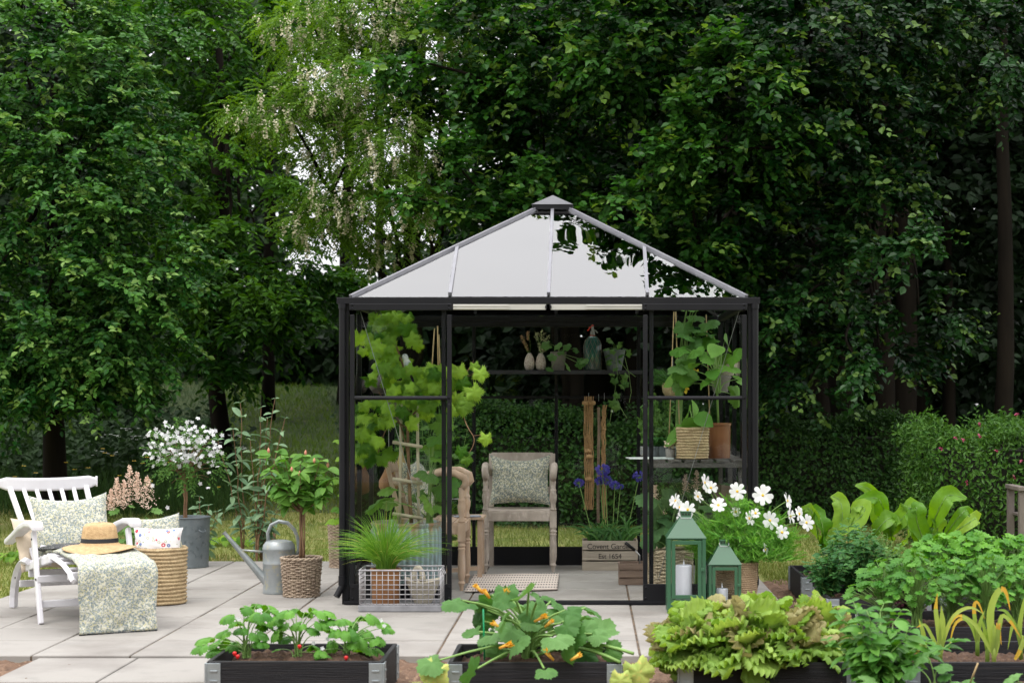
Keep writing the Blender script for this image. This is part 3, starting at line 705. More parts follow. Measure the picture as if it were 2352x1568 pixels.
# front: two door leaves, slid open in front of the fixed bays
for sgn, xa, xb in ((-1, -1.585, -.915), (1, .352, 1.035)):
    yd = Y0 - .045
    gp('fixed_stile', lambda b: b.box((xb - .055 if sgn < 0 else xa + .055, Y0, 1.0), (.028, .03, 1.94)))
    for z0, z1 in ((.155, 1.357), (1.383, 1.94)):
        pane([(xa + .03, Y0, z0), (xb - .075 if sgn < 0 else xb - .03, Y0, z0), (xb - .075 if sgn < 0 else xb - .03, Y0, z1), (xa + .03, Y0, z1)])
    dr = MB(); dr.box((xa + .014, yd, .98), (.03, .03, 1.87)); dr.box((xb - .014, yd, .98), (.03, .03, 1.87))
    dr.box(((xa + xb) / 2, yd, 1.966), (xb - xa + .012, .036, .044)); dr.box(((xa + xb) / 2, yd, .072), (xb - xa, .034, .13))
    d = dr.build('door', BL, gh, world=True, bevel=.003)
    def sub(name, fn, m=BL, bevel=0, sm=False):
        b = MB(); fn(b); V = None
        o = b.build(name, m, None, bevel=bevel, smooth=sm)
        o.parent = d; o.location = -gh.location
        return o
    sub('door_rail', lambda b: b.tube([(xa + .03, yd - .004, 1.366), (xb - .03, yd - .004, 1.366)], .014, 10), sm='auto')
    for z0, z1 in ((.138, 1.355), (1.377, 1.943)):
        b = MB(); b.box(((xa + xb) / 2, yd + .004, (z0 + z1) / 2), (xb - xa - .058, .004, z1 - z0)); o = b.build('glass', M['pane']); o.parent = d; o.location = -gh.location
    xh = xb - .012 if sgn < 0 else xa + .012
    sub('handle', lambda b: (b.box((xh, yd - .045, 1.24), (.016, .014, .17)), b.box((xh, yd - .027, 1.32), (.016, .036, .016)), b.box((xh, yd - .027, 1.165), (.016, .036, .016))), bevel=.004)
    def bolts(b):
        for xx in (xa + .016, xb - .016):
            for z in (1.98, 1.953, .115, .045): b.lathe([(0, .004), (.006, .004), (.008, .002), (.008, -.002)][::-1], 8, (xx, yd - .019, z), M=Matrix.Rotation(PI / 2, 3, 'X'))
        b.lathe([(.008, -.002), (.008, .002), (.006, .004), (0, .004)], 8, (xx, yd - .019, 1.366), M=Matrix.Rotation(PI / 2, 3, 'X'))
    sub('bolts', bolts, M['bolt'])
    # sliding door track
    tx0, tx1 = (-.905, -.29) if sgn < 0 else (-.26, .345)
    def track(b):
        b.box(((tx0 + tx1) / 2, yd + .01, 1.966), (tx1 - tx0, .02, .036))
        s0, s1 = (tx0, tx0 + .37) if sgn < 0 else (tx1 - .37, tx1)
        b.box(((s0 + s1) / 2, yd - .004, 1.974), (s1 - s0, .012, .012)); b.box(((s0 + s1) / 2, yd - .004, 1.957), (s1 - s0, .012, .010))
    gp('door_track', track, M['alu'], bevel=.001)
    gp('track_stop', lambda b: b.box(((tx1 if sgn < 0 else tx0) , yd - .004, 1.966), (.012, .012, .024)), BL)
    # bracing wire seen through the bay
    if sgn < 0: pts = [at(828, 716, Y0 + .03), at(1013, 1330, Y0 + .03)]
    else: pts = [at(1697, 716, Y0 + .03), at(1512, 1330, Y0 + .03)]
    gp('bracing_wire', lambda b: b.tube(pts, .0022, 5), M['wire'], bevel=0)
# downpipes
for x, dx in ((-1.638, -1), (1.092, 1)):
    def pipe(b):
        px = x + (-.0 if dx < 0 else .0); y = Y0 - .04
        b.tube([(px, y, 1.99), (px, y, .16), (px, y, .125), (px - .035, y - .03, .055)], .022, 14)
        b.tube([(px, y, 1.955), (px, y, 1.985)], .0265, 14); b.tube([(px, y, .13), (px, y, .19)], .0265, 14); b.tube([(px, y, .30), (px, y, .312)], .024, 14)
    gp('downpipe', pipe, bevel=0, smooth='auto')
# roof
cor = [np.array(p) for p in ((X0 + .03, Y0 + .01, ZE + .012), (X1 - .03, Y0 + .01, ZE + .012), (X1 - .03, Y1 - .01, ZE + .012), (X0 + .03, Y1 - .01, ZE + .012))]
top = [np.array(p) for p in ((XM - HC, YM - HC, ZT), (XM + HC, YM - HC, ZT), (XM + HC, YM + HC, ZT), (XM - HC, YM + HC, ZT))]
G_ = M['gbar']
for i in range(4):
    gp('hip_bar', lambda b: b.bar(cor[i] + np.array([0, 0, .006]), top[i] + np.array([0, 0, .006]), .03, .026), G_)
    j = (i + 1) % 4; A0, B0, A1, B1 = cor[i], cor[j], top[i], top[j]
    E = lambda u: A0 + (B0 - A0) * u
    # slope surface: meeting points on the hips for bars at u = .25 and .75
    def onhip(u):
        if u < .5: s = u / (np.linalg.norm((A1 - A0)[:2] @ ((B0 - A0)[:2] / np.linalg.norm((B0 - A0)[:2]))) / np.linalg.norm((B0 - A0)[:2])); return A0 + (A1 - A0) * min(s, 1)
        v = 1 - u; s = v / (np.linalg.norm((B0 - B1)[:2] @ ((B0 - A0)[:2] / np.linalg.norm((B0 - A0)[:2]))) / np.linalg.norm((B0 - A0)[:2])); return B0 + (B1 - B0) * min(s, 1)
    h1, h3 = onhip(.25), onhip(.75); mid = (A1 + B1) / 2
    for p, q in ((E(.25), h1), (E(.75), h3), (E(.5), mid)):
        dd = (q - p) / np.linalg.norm(q - p)
        gp('roof_bar', lambda b: b.bar(p + dd * .03 + np.array([0, 0, .012]), q + np.array([0, 0, .006]), .024, .022), G_)
    up = np.array([0, 0, .0])
    for P4 in ([E(0), E(.25), h1], [E(.25), E(.5), mid, A1, h1], [E(.5), E(.75), h3, B1, mid], [E(.75), E(1), h3]):
        c = sum(P4) / len(P4)
        pane([p + (c - p) * .012 for p in P4], M['roofglass'])
def cap(b):
    h = .148
    b.box((XM, YM, ZT + .015), (h * 2, h * 2, .04))
    V = [(XM - h - .006, YM - h - .006, ZT + .036), (XM + h + .006, YM - h - .006, ZT + .036), (XM + h + .006, YM + h + .006, ZT + .036), (XM - h - .006, YM + h + .006, ZT + .036), (XM, YM, ZT + .125)]
    b.add(V, [(0, 1, 4), (1, 2, 4), (2, 3, 4), (3, 0, 4), (3, 2, 1, 0)])
cp = MB(); cp.box((XM, YM, ZT + .012), (.29, .29, .036)); o_ = cp.build('roof_cap', BL, gh, world=True, bevel=.002)
h = .152; cp = MB(); cp.add([(XM - h, YM - h, ZT + .031), (XM + h, YM - h, ZT + .031), (XM + h, YM + h, ZT + .031), (XM - h, YM + h, ZT + .031), (XM, YM, ZT + .115)], [(0, 1, 4), (1, 2, 4), (2, 3, 4), (3, 0, 4), (3, 2, 1, 0)])
o2 = cp.build('cap_lid', M['lid'] if 'lid' in M else mat('cap_lid', (.07, .07, .08), rough=.35), None); o2.parent = o_; o2.location = -gh.location
# shelf on the back wall (bolted to the house)
def shelf(b):
    b.box(((-.94 + .42) / 2, 14.24, 1.575), (1.36, .26, .018))
    b.box(((-.94 + .42) / 2, 14.105, 1.570), (1.36, .01, .030))
SH = gp('shelf', shelf, mat('shelf_black_sheen', (.04, .04, .05), rough=.4), bevel=.002); SHZ = 1.587  # black shelf; its edge highlight is put into this lighter colour
for x in (-.93, -.275, .41): 
    b = MB(); b.bar((x, 14.13, 1.555), (x, 14.38, 1.42), .012, .012); o = b.build('bracket', BL, None); o.parent = SH; o.location = -gh.location

# staging: slatted bench along the right wall
M['dwood'] = mat('grey_stain_wood', (.10, .09, .08), (.06, .055, .05), rough=.6, nscale=6, sx=(8, 1, 8), bmp=.3)
stg = thing('staging_bench', 'dark slatted staging bench carrying pots along the right hand glass wall', 'plant bench', (.72, 12.95, 0))
b = MB()
for k in range(6): b.box((.47 + .108 * k, 12.95, .938), (.085, 2.0, .018))
b.build('bench_top', M['dwood'], stg, world=True, bevel=.002)
b = MB(); b.box((.74, 11.965, .91), (.68, .02, .036)); b.box((.74, 13.93, .91), (.68, .02, .036)); b.box((.43, 12.95, .912), (.02, 1.94, .03)); b.build('apron', M['dwood'], stg, world=True, bevel=.002)
for x, y in ((.43, 13.9), (1.03, 13.9), (1.03, 12.0), (1.03, 12.95)):
    b = MB(); b.box((x, y, .45), (.03, .03, .89)); b.build('leg', M['dwood'], stg, world=True, bevel=.002)
BZ = .948

# ================================================================ shared shapes: pots, baskets, cushions
M['terra'] = mat('terracotta_glaze', (.26, .12, .045), (.19, .085, .035), rough=.45, nscale=5, bmp=.15, bscale=40)
M['terra2'] = mat('brown_stoneware', (.22, .095, .045), (.15, .06, .03), rough=.22, nscale=4, bmp=.1)
M['zinc'] = mat('zinc', (.12, .145, .155), (.18, .205, .215), rough=.5, metal=.35, nscale=9, c3=(.08, .095, .10), bmp=.15, bscale=30)
M['zincl'] = mat('zinc_light', (.34, .36, .37), (.24, .27, .27), rough=.45, metal=.45, nscale=7, c3=(.40, .38, .26), bmp=.12, bscale=30)
M['concrete'] = mat('pale_concrete', (.42, .38, .30), (.32, .29, .23), rough=.9, nscale=9, bmp=.5, bscale=60)
M['concreteg'] = mat('grey_concrete', (.25, .23, .21), (.17, .16, .145), rough=.95, nscale=9, bmp=.6)
M['seagrass'] = mat('seagrass', (.50, .38, .22), (.38, .27, .15), rough=.85, nscale=22, c3=(.58, .48, .28), bmp=.5, bscale=120, rmix=.2)
M['seagrass_p'] = mat('water_hyacinth', (.50, .36, .23), (.40, .28, .17), rough=.8, nscale=14, bmp=.4, bscale=90)
M['rattan'] = mat('grey_rattan', (.40, .31, .225), (.27, .20, .145), rough=.65, nscale=18, c3=(.48, .40, .31), rmix=.35)
M['rattanl'] = mat('pale_rattan', (.46, .38, .26), (.34, .27, .18), rough=.7, nscale=18, rmix=.3)
def pot_prof(r0, r1, h, t=.008, lip=.0):
    return [(0.001, 0), (r0, 0), (r0 + (r1 - r0) * .5, h * .5), (r1, h - lip), (r1 + (.006 if lip else 0), h - lip * .9), (r1 + (.006 if lip else 0), h - .003), (r1, h), (r1 - t, h), (r1 - t * 1.3, h * .85), (.001, h * .84)]
def potmesh(r0, r1, h, seg=36, lip=0.0, t=.008, mod=None): return MB().lathe(pot_prof(r0, r1, h, t, lip), seg, cap=False, mod=mod)
def soil_disc(parent, r, z, m=None):
    b = MB(); b.lathe([(r, z - .01), (r * .9, z), (r * .5, z + .006), (.001, z + .004)], 20, cap=False); return b.build('soil', m or M['dsoil'], parent, smooth=True)
def coil_basket(r0, r1, h, rows, seg=90, bulge=.010, square=0, amp=.0022, sk=.5):
    prof = [(.001, .004), (r0 * .96, .004)]
    rowh = h / rows
    for k in range(rows):
        z = k * rowh; r = r0 + (r1 - r0) * (k / (rows - 1))
        for a in (.04, .25, .5, .75, .96): prof.append((r + bulge * (math.sin(PI * a) ** .8 - .5), z + a * rowh))
    prof += [(r1 - .004, h + .003), (r1 - .016, h), (r1 - .02, h * .8), (r0 - .02, h * .1)]
    rg = np.random.default_rng(3)
    P = np.array(prof); ph = rg.uniform(0, 6, (len(prof), 1)) * 0
    def mod(R, Z, th):
        n = seg // 3
        row = np.floor(Z / rowh)
        R2 = R + amp * np.sin(th * n + row * 2.4) * (R > r0 * .9) + .002 * np.sin(th * 3 + row)
        if square:
            c = np.abs(np.cos(th)) ** square + np.abs(np.sin(th)) ** square
            R2 = R2 / c ** (1 / square) 
        return R2, Z + .0015 * np.sin(th * 5 + row * 1.3)
    b = MB(); b.lathe(prof, seg, mod=mod, cap=False)
    return b
def rattan_basket(r0, r1, h, rows, stakes=26, rr=.0042, seg_per=6, square=0):
    b = MB(); seg = stakes * 4
    th = np.linspace(0, 2 * PI, seg + 1)
    def rad(z, t):
        r = r0 + (r1 - r0) * z / h
        if square: r = r / (np.abs(np.cos(t)) ** square + np.abs(np.sin(t)) ** square) ** (1 / square)
        return r
    for k in range(rows):
        z = (k + .5) * h / rows
        if .45 < k / rows < .5: continue
        w_ = rr * 1.1 * np.sin(stakes / 2 * th + (k % 2) * PI)
        R_ = rad(z, th) + w_
        b.tube(np.stack([R_ * np.cos(th), R_ * np.sin(th), z + .0015 * np.sin(th * 3 + k)], 1), rr, 5, cap=False, r=random.random())
    for s in range(stakes):
        t = 2 * PI * (s + .5) / stakes
        for o in (-.012, .012):
            tt = t + o / r0 * .5
            b.tube([(rad(z, tt) * math.cos(tt), rad(z, tt) * math.sin(tt), z) for z in (0, h * .5, h)], rr * .9, 4, cap=False, r=random.random())
    for z, q in ((h, 1.5), (.006, 1.3)):
        for k in range(2):
            ph = k * PI; R_ = rad(z, th) + .005 * np.cos(th * stakes * .5 + ph)
            b.tube(np.stack([R_ * np.cos(th), R_ * np.sin(th), z + .005 * np.sin(th * stakes * .5 + ph)], 1), rr * q, 5, cap=False, r=random.random())
    b.lathe([(r0 * .98, .01), (.001, .01)], 24, cap=False, mod=(lambda R, Z, t: (rad(Z, t) * (R / r0), Z)) if square else None)
    b.lathe([(r0 - .008, .01), (r1 - .008, h * .8)], 48, cap=False, r=1, mod=(lambda R, Z, t: (R / (np.abs(np.cos(t)) ** square + np.abs(np.sin(t)) ** square) ** (1 / square), Z)) if square else None)
    return b
def cushion_mesh(w, h, t, n=22, pinch=.10, wr=.006, seed=0, sag=0):
    r = np.random.default_rng(seed); u = np.linspace(-1, 1, n); U, V = np.meshgrid(u, u)
    def side(s):
        prof = (np.clip(1 - np.abs(U) ** 2.6, 0, 1) * np.clip(1 - np.abs(V) ** 2.6, 0, 1)) ** .55
        X_ = U * w / 2 * (1 - pinch * (1 - V ** 2) * np.abs(U) ** 3 * .8); Z_ = V * h / 2 * (1 - pinch * (1 - U ** 2) * np.abs(V) ** 3)
        wr_ = wr * (np.sin(U * 5 + V * 7 + seed) * np.sin(V * 9 + U * 3 + seed * 2) + .6 * np.sin((U * V) * 16 + seed))
        Y_ = s * (t / 2 * prof + wr_ * prof)
        Z_ = Z_ - sag * (1 - U ** 2) * np.clip(V, 0, 1)
        return np.stack([X_, Y_, Z_], -1).reshape(-1, 3)
    i = np.arange(n - 1)[:, None] * n; j = np.arange(n - 1)[None]
    q = np.stack([i + j, i + j + 1, i + j + n + 1, i + j + n], -1).reshape(-1, 4)
    b = MB(); b.add(side(-1), [q], .5); b.add(side(1), [q[:, ::-1]], .5)
    return b
def fabric_floral(name, cream=(.52, .51, .43), blue=(.17, .21, .22), yel=(.50, .46, .22), sc=78, coord='Object'):
    m, t, b, L = _base(name)
    tc = t.nodes.new('ShaderNodeTexCoord')
    def vor(s, seed):
        mp = t.nodes.new('ShaderNodeMapping'); mp.inputs['Location'].default_value = (seed, seed * 2, 0)
        nn = t.nodes.new('ShaderNodeTexNoise'); nn.inputs['Scale'].default_value = s * .9; nn.inputs['Detail'].default_value = 2
        L(tc.outputs[coord], mp.inputs['Vector']); L(mp.outputs[0], nn.inputs['Vector'])
        ad = t.nodes.new('ShaderNodeVectorMath'); ad.operation = 'SCALE'; ad.inputs['Scale'].default_value = .035
        L(nn.outputs['Color'], ad.inputs[0]); a2 = t.nodes.new('ShaderNodeVectorMath'); L(mp.outputs[0], a2.inputs[0]); L(ad.outputs[0], a2.inputs[1])
        v = t.nodes.new('ShaderNodeTexVoronoi'); v.inputs['Scale'].default_value = s; L(a2.outputs[0], v.inputs['Vector']); return v.outputs['Distance']
    c = mixc(t, ramp(t, vor(sc, 1.3), .56, .62, (1, 1, 1), (0, 0, 0)), cream, blue)
    c = mixc(t, ramp(t, vor(sc * 1.15, 5.1), .30, .36, (1, 1, 1), (0, 0, 0)), c, yel)
    c = mixc(t, ramp(t, vor(sc * 1.9, 9.1), .30, .36, (1, 1, 1), (0, 0, 0)), c, cream)
    L(c, b.inputs['Base Color']); b.inputs['Roughness'].default_value = .95; b.inputs['Specular IOR Level'].default_value = .15
    bump(t, b, noise_(t, 14, 3), .5, .012)
    return m
M['floral'] = fabric_floral('floral_print')
M['floral2'] = fabric_floral('floral_print_dense', (.60, .58, .46), (.15, .19, .20), (.40, .38, .20), 75)
M['linen'] = mat('beige_linen', (.62, .52, .40), (.55, .46, .35), rough=.95, nscale=8, bmp=.35, bscale=25)
# ================================================================ furniture and things on the patio
M['white'] = mat('white_paint', (.68, .67, .70), (.60, .59, .62), rough=.35, nscale=4)
M['teak'] = mat('weathered_teak', (.52, .38, .27), (.38, .27, .19), rough=.7, nscale=7, sx=(1, 1, .35), c3=(.46, .38, .32), bmp=.35, bscale=22)
M['pinkteak'] = mat('greyed_teak', (.50, .43, .37), (.34, .285, .24), rough=.75, nscale=8, sx=(1, 1, .5), c3=(.58, .51, .45), bmp=.35, bscale=22)

def oriented(o, loc, ex, ey, ez):
    m = Matrix((ex, ey, ez)).transposed().to_4x4(); m.translation = loc; o.matrix_world = m; return o
# ---- white deck chair; local axes: x to the sitter's left (viewer's right), -y forward
th = math.atan2(.485, .874)
dc = thing('deck_chair', 'white painted wooden deck chair with slatted back and curved arms', 'deck chair', (-3.06, 10.78, 0), th)
W = M['white']
def dcp(name, fn, bevel=.006, sm=False, m=W): b = MB(); fn(b); return b.build(name, m, dc, bevel=bevel, smooth=sm)
def L3(x, y, z): return (x, -y, z)       # y given forward (+) / back (-)
for sx_ in (-.29, .29):
    dcp('front_leg', lambda b: b.bar(L3(sx_, 0, 0), L3(sx_, -.22, .545), .028, .05, up=(0, -1, 0)))
    dcp('rear_leg', lambda b: b.tube([L3(sx_ * .93, -.94 + .42 * (1 - math.cos(a)) , .34 * math.sin(a)) for a in np.linspace(.02, PI / 2 + .1, 9)], [.024] * 9, 4, flat=1.2), bevel=.003)
    def arm(b):
        P = np.array([L3(sx_ * 1.03, y_, z_) for y_, z_ in ((-.05, .575), (-.12, .595), (-.25, .59), (-.45, .555), (-.7, .49), (-.95, .43))])
        V = []; hw = [.034, .042, .044, .042, .036, .030]; ht = .018
        for p, q in zip(P, hw): V += [p + np.array([-q, 0, -ht]), p + np.array([q, 0, -ht]), p + np.array([q, 0, ht]), p + np.array([-q, 0, ht])]
        f = [(0, 1, 2, 3), (23, 22, 21, 20)]
        for i in range(5):
            for k in range(4): f.append((4 * i + k, 4 * i + 4 + k, 4 * i + 4 + (k + 1) % 4, 4 * i + (k + 1) % 4))
        b.add(V, f)
    dcp('armrest', arm, bevel=.010)
    # back stiles and seat rails
    dcp('back_stile', lambda b: b.bar(L3(sx_ * .72, -.48, .30), L3(sx_ * .86, -1.17, .77), .034, .026, up=(0, -1, 1)))
    dcp('seat_rail', lambda b: b.bar(L3(sx_ * .86, .08, .40), L3(sx_ * .86, -.62, .29), .026, .05))
    dcp('foot_rail', lambda b: b.tube([L3(sx_ * .80, y_, z_) for y_, z_ in ((-.02, .405), (.15, .40), (.35, .385), (.52, .35), (.60, .31))], [.02] * 5, 4), bevel=.003)
def toprail(b):
    n = 13; V = []
    for i in range(n):
        u = -1 + 2 * i / (n - 1); hh = .043 * (1 - .0 * u * u) * (1 if abs(u) < .97 else .55)
        x_ = u * .325; y_ = 1.19 - .035 * (1 - u * u); z_ = .80 - .012 * (1 - u * u)
        for dy, dz in ((-.016, -hh), (.016, -hh), (.016, hh), (-.016, hh)): V.append((x_, y_ + dy, z_ + dz))
    f = [(0, 1, 2, 3), tuple(range(4 * n - 1, 4 * n - 5, -1))]
    for i in range(n - 1):
        for k in range(4): f.append((4 * i + k, 4 * i + (k + 1) % 4, 4 * i + 4 + (k + 1) % 4, 4 * i + 4 + k))
    b.add(V, f)
dcp('top_rail', toprail, bevel=.012)
for k in range(5):
    u = -1 + 2 * (k + 1) / 6
    dcp('back_slat', lambda b: b.bar(L3(u * .20, -.50, .31), L3(u * .245, -1.16, .765), .028, .012, up=(0, -1, 1)))
for k in range(7):
    y_ = -.60 + .1 * k
    dcp('seat_slat', lambda b: b.box(L3(0, y_, .40 + (y_ - .08) * .157 + .03), (.50, .075, .014)))
for k in range(5): dcp('foot_slat', lambda b: b.box(L3(0, .06 + .1 * k, .415 - .006 * k - .004 * k * k), (.46, .07, .014)))
for y_, z_, w_ in ((-.06, .115, .55), (-.08, .265, .60), (-.80, .17, .52), (-.52, .26, .52), (.53, .335, .50)):
    dcp('cross_rail', lambda b: b.box(L3(0, y_, z_), (w_, .022, .045)))
dcp('pivot_bolts', lambda b: [b.lathe([(.007, -.002), (.007, .002), (0, .004)], 8, L3(-.306, y_, z_), M=Matrix.Rotation(-PI / 2, 3, 'Y')) for y_, z_ in ((-.20, .50), (-.08, .265), (-.70, .22))], bevel=0, m=M['bolt'])
def dcw(x, y, z): return Vector(dc.location) + Matrix.Rotation(th, 3, 'Z') @ Vector((x, -y, z))
fwd = Matrix.Rotation(th, 3, 'Z') @ Vector((0, -1, 0)); rgt = Matrix.Rotation(th, 3, 'Z') @ Vector((1, 0, 0))
def place_cushion(name, label, m, c, w_, h_, t_, right, up, seed, group=None, wr=.006, sag=0, cat='cushion', pinch=.12):
    o = cushion_mesh(w_, h_, t_, wr=wr, seed=seed, sag=sag, pinch=pinch).build(name, m, smooth=True)
    right = Vector(right).normalized(); up = Vector(up); up = (up - right * up.dot(right)).normalized()
    oriented(o, c, right, up.cross(right), up)
    return tag(o, label, cat, group)
c1 = place_cushion('cushion', 'square floral cushion with a white care label leaning on the white deck chair back', M['floral'], dcw(.03, -.60, .545), .50, .46, .16, rgt + Vector((0, 0, .02)), -fwd * .55 + Vector((0, 0, 1)), 3, sag=.03)
b = MB(); b.box((0, 0, 0), (.05, .002, .035)); o = b.build('care_label', M['white']); o.parent = c1; o.location = (-.21, -.075, -.175); o.rotation_euler = (0, .35, 0)
place_cushion('cushion', 'plain beige linen cushion squeezed behind the floral one on the deck chair', M['linen'], dcw(-.16, -.72, .43), .34, .36, .12, rgt - fwd * .5, -fwd * .25 + Vector((.0, 0, 1)) - rgt * .22, 8, wr=.008)
M['dark_pattern'] = fabric_floral('dark_floral', (.10, .10, .10), (.03, .035, .04), (.25, .25, .22), 60)
o = tag(cushion_mesh(.46, .60, .06, seed=2).build('seat_pad', M['dark_pattern'], smooth=True), 'dark patterned seat pad under the cushions of the white deck chair', 'seat pad')
oriented(o, dcw(0, -.32, .425), rgt, Vector((0, 0, 1)), (fwd + Vector((0, 0, .157))).normalized() * -1)
# quilt over the foot rest, hanging to the ground
def quilt():
    prof = [(-.28, .42), (-.1, .443), (.1, .447), (.3, .438), (.45, .425), (.57, .408), (.612, .375), (.620, .30), (.615, .2), (.62, .12), (.618, .05), (.622, .008)]
    P = np.array(prof); t = np.linspace(0, 1, len(P)); tt = np.linspace(0, 1, 44); yy = np.interp(tt, t, P[:, 0]); zz = np.interp(tt, t, P[:, 1])
    n = 30; V = []
    for a, (y_, z_) in enumerate(zip(yy, zz)):
        for k in range(n):
            u = -1 + 2 * k / (n - 1); hang = max(0, (.34 - z_) / .34)
            wv = .008 * math.sin(u * 4 + a * .25) * hang + .003 * math.sin(a * .9 + u * 11) + .004 * math.sin(u * 9 - a * .5) * hang
            V.append((u * (.225 + .006 * math.sin(a * .3)) + .02, -(y_ + wv), z_ + .003 * math.sin(u * 13 + a) * (1 - hang) - .010 * abs(u) ** 6 * (1 - hang)))
    i = np.arange(43)[:, None] * n; j = np.arange(n - 1)[None]
    b = MB(); b.add(V, [np.stack([i + j, i + j + 1, i + j + n + 1, i + j + n], -1).reshape(-1, 4)])
    o = b.build('quilt', M['floral'], smooth=True, solid=.014); o.location = dc.location; o.rotation_euler = (0, 0, th)
    e = MB(); e.tube([(u * .225 + .02, -.622, .004) for u in np.linspace(-1, 1, 12)], .006, 5); e2 = e.build('binding', M['dark_pattern'], o, smooth=True)
    return tag(o, 'floral quilt draped over the foot rest of the white deck chair down to the paving', 'quilt')
quilt()
# straw hat
M['straw'] = mat('straw', (.58, .40, .21), (.46, .30, .15), rough=.75, nscale=40, bmp=.9, bscale=140)
def hat():
    o = thing('straw_hat', 'wide brimmed straw hat with a black ribbon lying on the quilt', 'hat', dcw(.02, .17, .462))
    b = MB()
    pr = [(.001, .152), (.04, .151), (.075, .145), (.092, .128), (.098, .10), (.103, .06), (.108, .028), (.122, .017), (.15, .012), (.18, .004), (.205, -.006), (.212, -.010), (.205, -.012), (.15, .006), (.1, .012)]
    b.lathe(pr, 56, cap=False, mod=lambda R, Z, t: (R * (1 + .04 * np.cos(2 * t)), Z + .014 * np.cos(2 * t + .6) * np.clip((R - .11) / .1, 0, 1) + .0025 * np.sin(t * 5) * (Z > .12)))
    b.build('straw_body', M['straw'], o, smooth=True)
    b = MB(); b.lathe([(.1095, .024), (.1075, .028), (.1055, .058), (.104, .060)], 56, cap=False, mod=lambda R, Z, t: (R * (1 + .04 * np.cos(2 * t)), Z)); b.build('ribbon', mat('ribbon', (.008, .008, .009), rough=.6), o, smooth=True)
    o.rotation_euler = (0, 0, .3)
hat()
# big seagrass basket with cushions
p = gnd(366, 1391); p.y += .17; p.x = (366 - CX) / F * p.y
o = coil_basket(.172, .178, .375, 15, 150, bulge=.014, amp=.003).build('seagrass_basket', M['seagrass'], smooth=True); o.location = p
tag(o, 'tall round seagrass basket with thick coils holding cushions beside the deck chair', 'basket')
BKT = p.copy()
place_cushion('cushion', 'small floral cushion standing at the back of the tall seagrass basket', M['floral'], p + Vector((.0, .07, .43)), .27, .30, .08, (1, .1, .16), (-.12, .2, 1), 5)
def emb():
    m, t, b, L = _base('embroidered'); tc = t.nodes.new('ShaderNodeTexCoord')
    def blot(s, seed, r0, r1, col, prev, width=None):
        mp = t.nodes.new('ShaderNodeMapping'); mp.inputs['Location'].default_value = (seed, 0, seed * 1.7); L(tc.outputs['Object'], mp.inputs['Vector'])
        v = t.nodes.new('ShaderNodeTexVoronoi'); v.inputs['Scale'].default_value = s; L(mp.outputs[0], v.inputs['Vector'])
        n = t.nodes.new('ShaderNodeValToRGB'); e = n.color_ramp.elements; e[0].position = 0; e[0].color = (0, 0, 0, 1); e[1].position = r0; e[1].color = (1, 1, 1, 1)
        e2 = e.new(r1); e2.color = (0, 0, 0, 1); n.color_ramp.interpolation = 'CONSTANT'; L(v.outputs['Distance'], n.inputs[0])
        return mixc(t, n.outputs['Color'], prev, col)
    c = blot(19, .3, .10, .26, (.55, .07, .10), (.74, .71, .70)); c = blot(17, 2.2, .05, .2, (.16, .22, .42), c); c = blot(24, 4.2, .16, .22, (.30, .36, .16), c)
    c = blot(33, 7.7, .0, .14, (.30, .38, .18), c)
    L(c, b.inputs['Base Color']); b.inputs['Roughness'].default_value = .9; return m
place_cushion('cushion', 'white cushion embroidered with red and blue flowers in the tall seagrass basket', emb(), p + Vector((.0, -.05, .40)), .33, .22, .12, (1, .02, -.02), (0, .15, 1), 6, wr=.003)
# zinc tub
zt = gnd(420, 1306); zt.y += .17
def zinc_tub(name, label, loc, r0, r1, h):
    t = thing(name, label, 'tub', loc)
    prof = [(.001, 0), (r0, 0), (r0 + .003, .008)]
    for z in np.linspace(.02, h, 30):
        r = r0 + (r1 - r0) * z / h; r += .004 * math.exp(-((z - h * .72) / .006) ** 2) + .004 * math.exp(-((z - h * .66) / .006) ** 2) + .003 * math.exp(-((z - h * .2) / .006) ** 2)
        prof.append((r, z))
    prof += [(r1 + .007, h + .002), (r1 + .004, h + .008), (r1 - .004, h + .004), (r1 - .006, h * .8), (.001, h * .8)]
    MB().lathe(prof, 48, cap=False).build('tub_body', M['zinc'], t, smooth=True)
    for s in (-.7, PI - .7):
        b = MB(); b.tube([((r1 + .004 + .028 * math.sin(a)) * math.cos(s + .16 * math.cos(a)), (r1 + .004 + .028 * math.sin(a)) * math.sin(s + .16 * math.cos(a)), h * .78 - .02 * math.sin(a)) for a in np.linspace(0, PI, 9)], .005, 6); b.build('handle', M['zinc'], t, smooth=True)
    soil_disc(t, r1 - .01, h * .86)
    return t
zinc_tub('zinc_tub', 'dark grey zinc tub holding the white flowering standard tree', zt, .165, .178, .40)
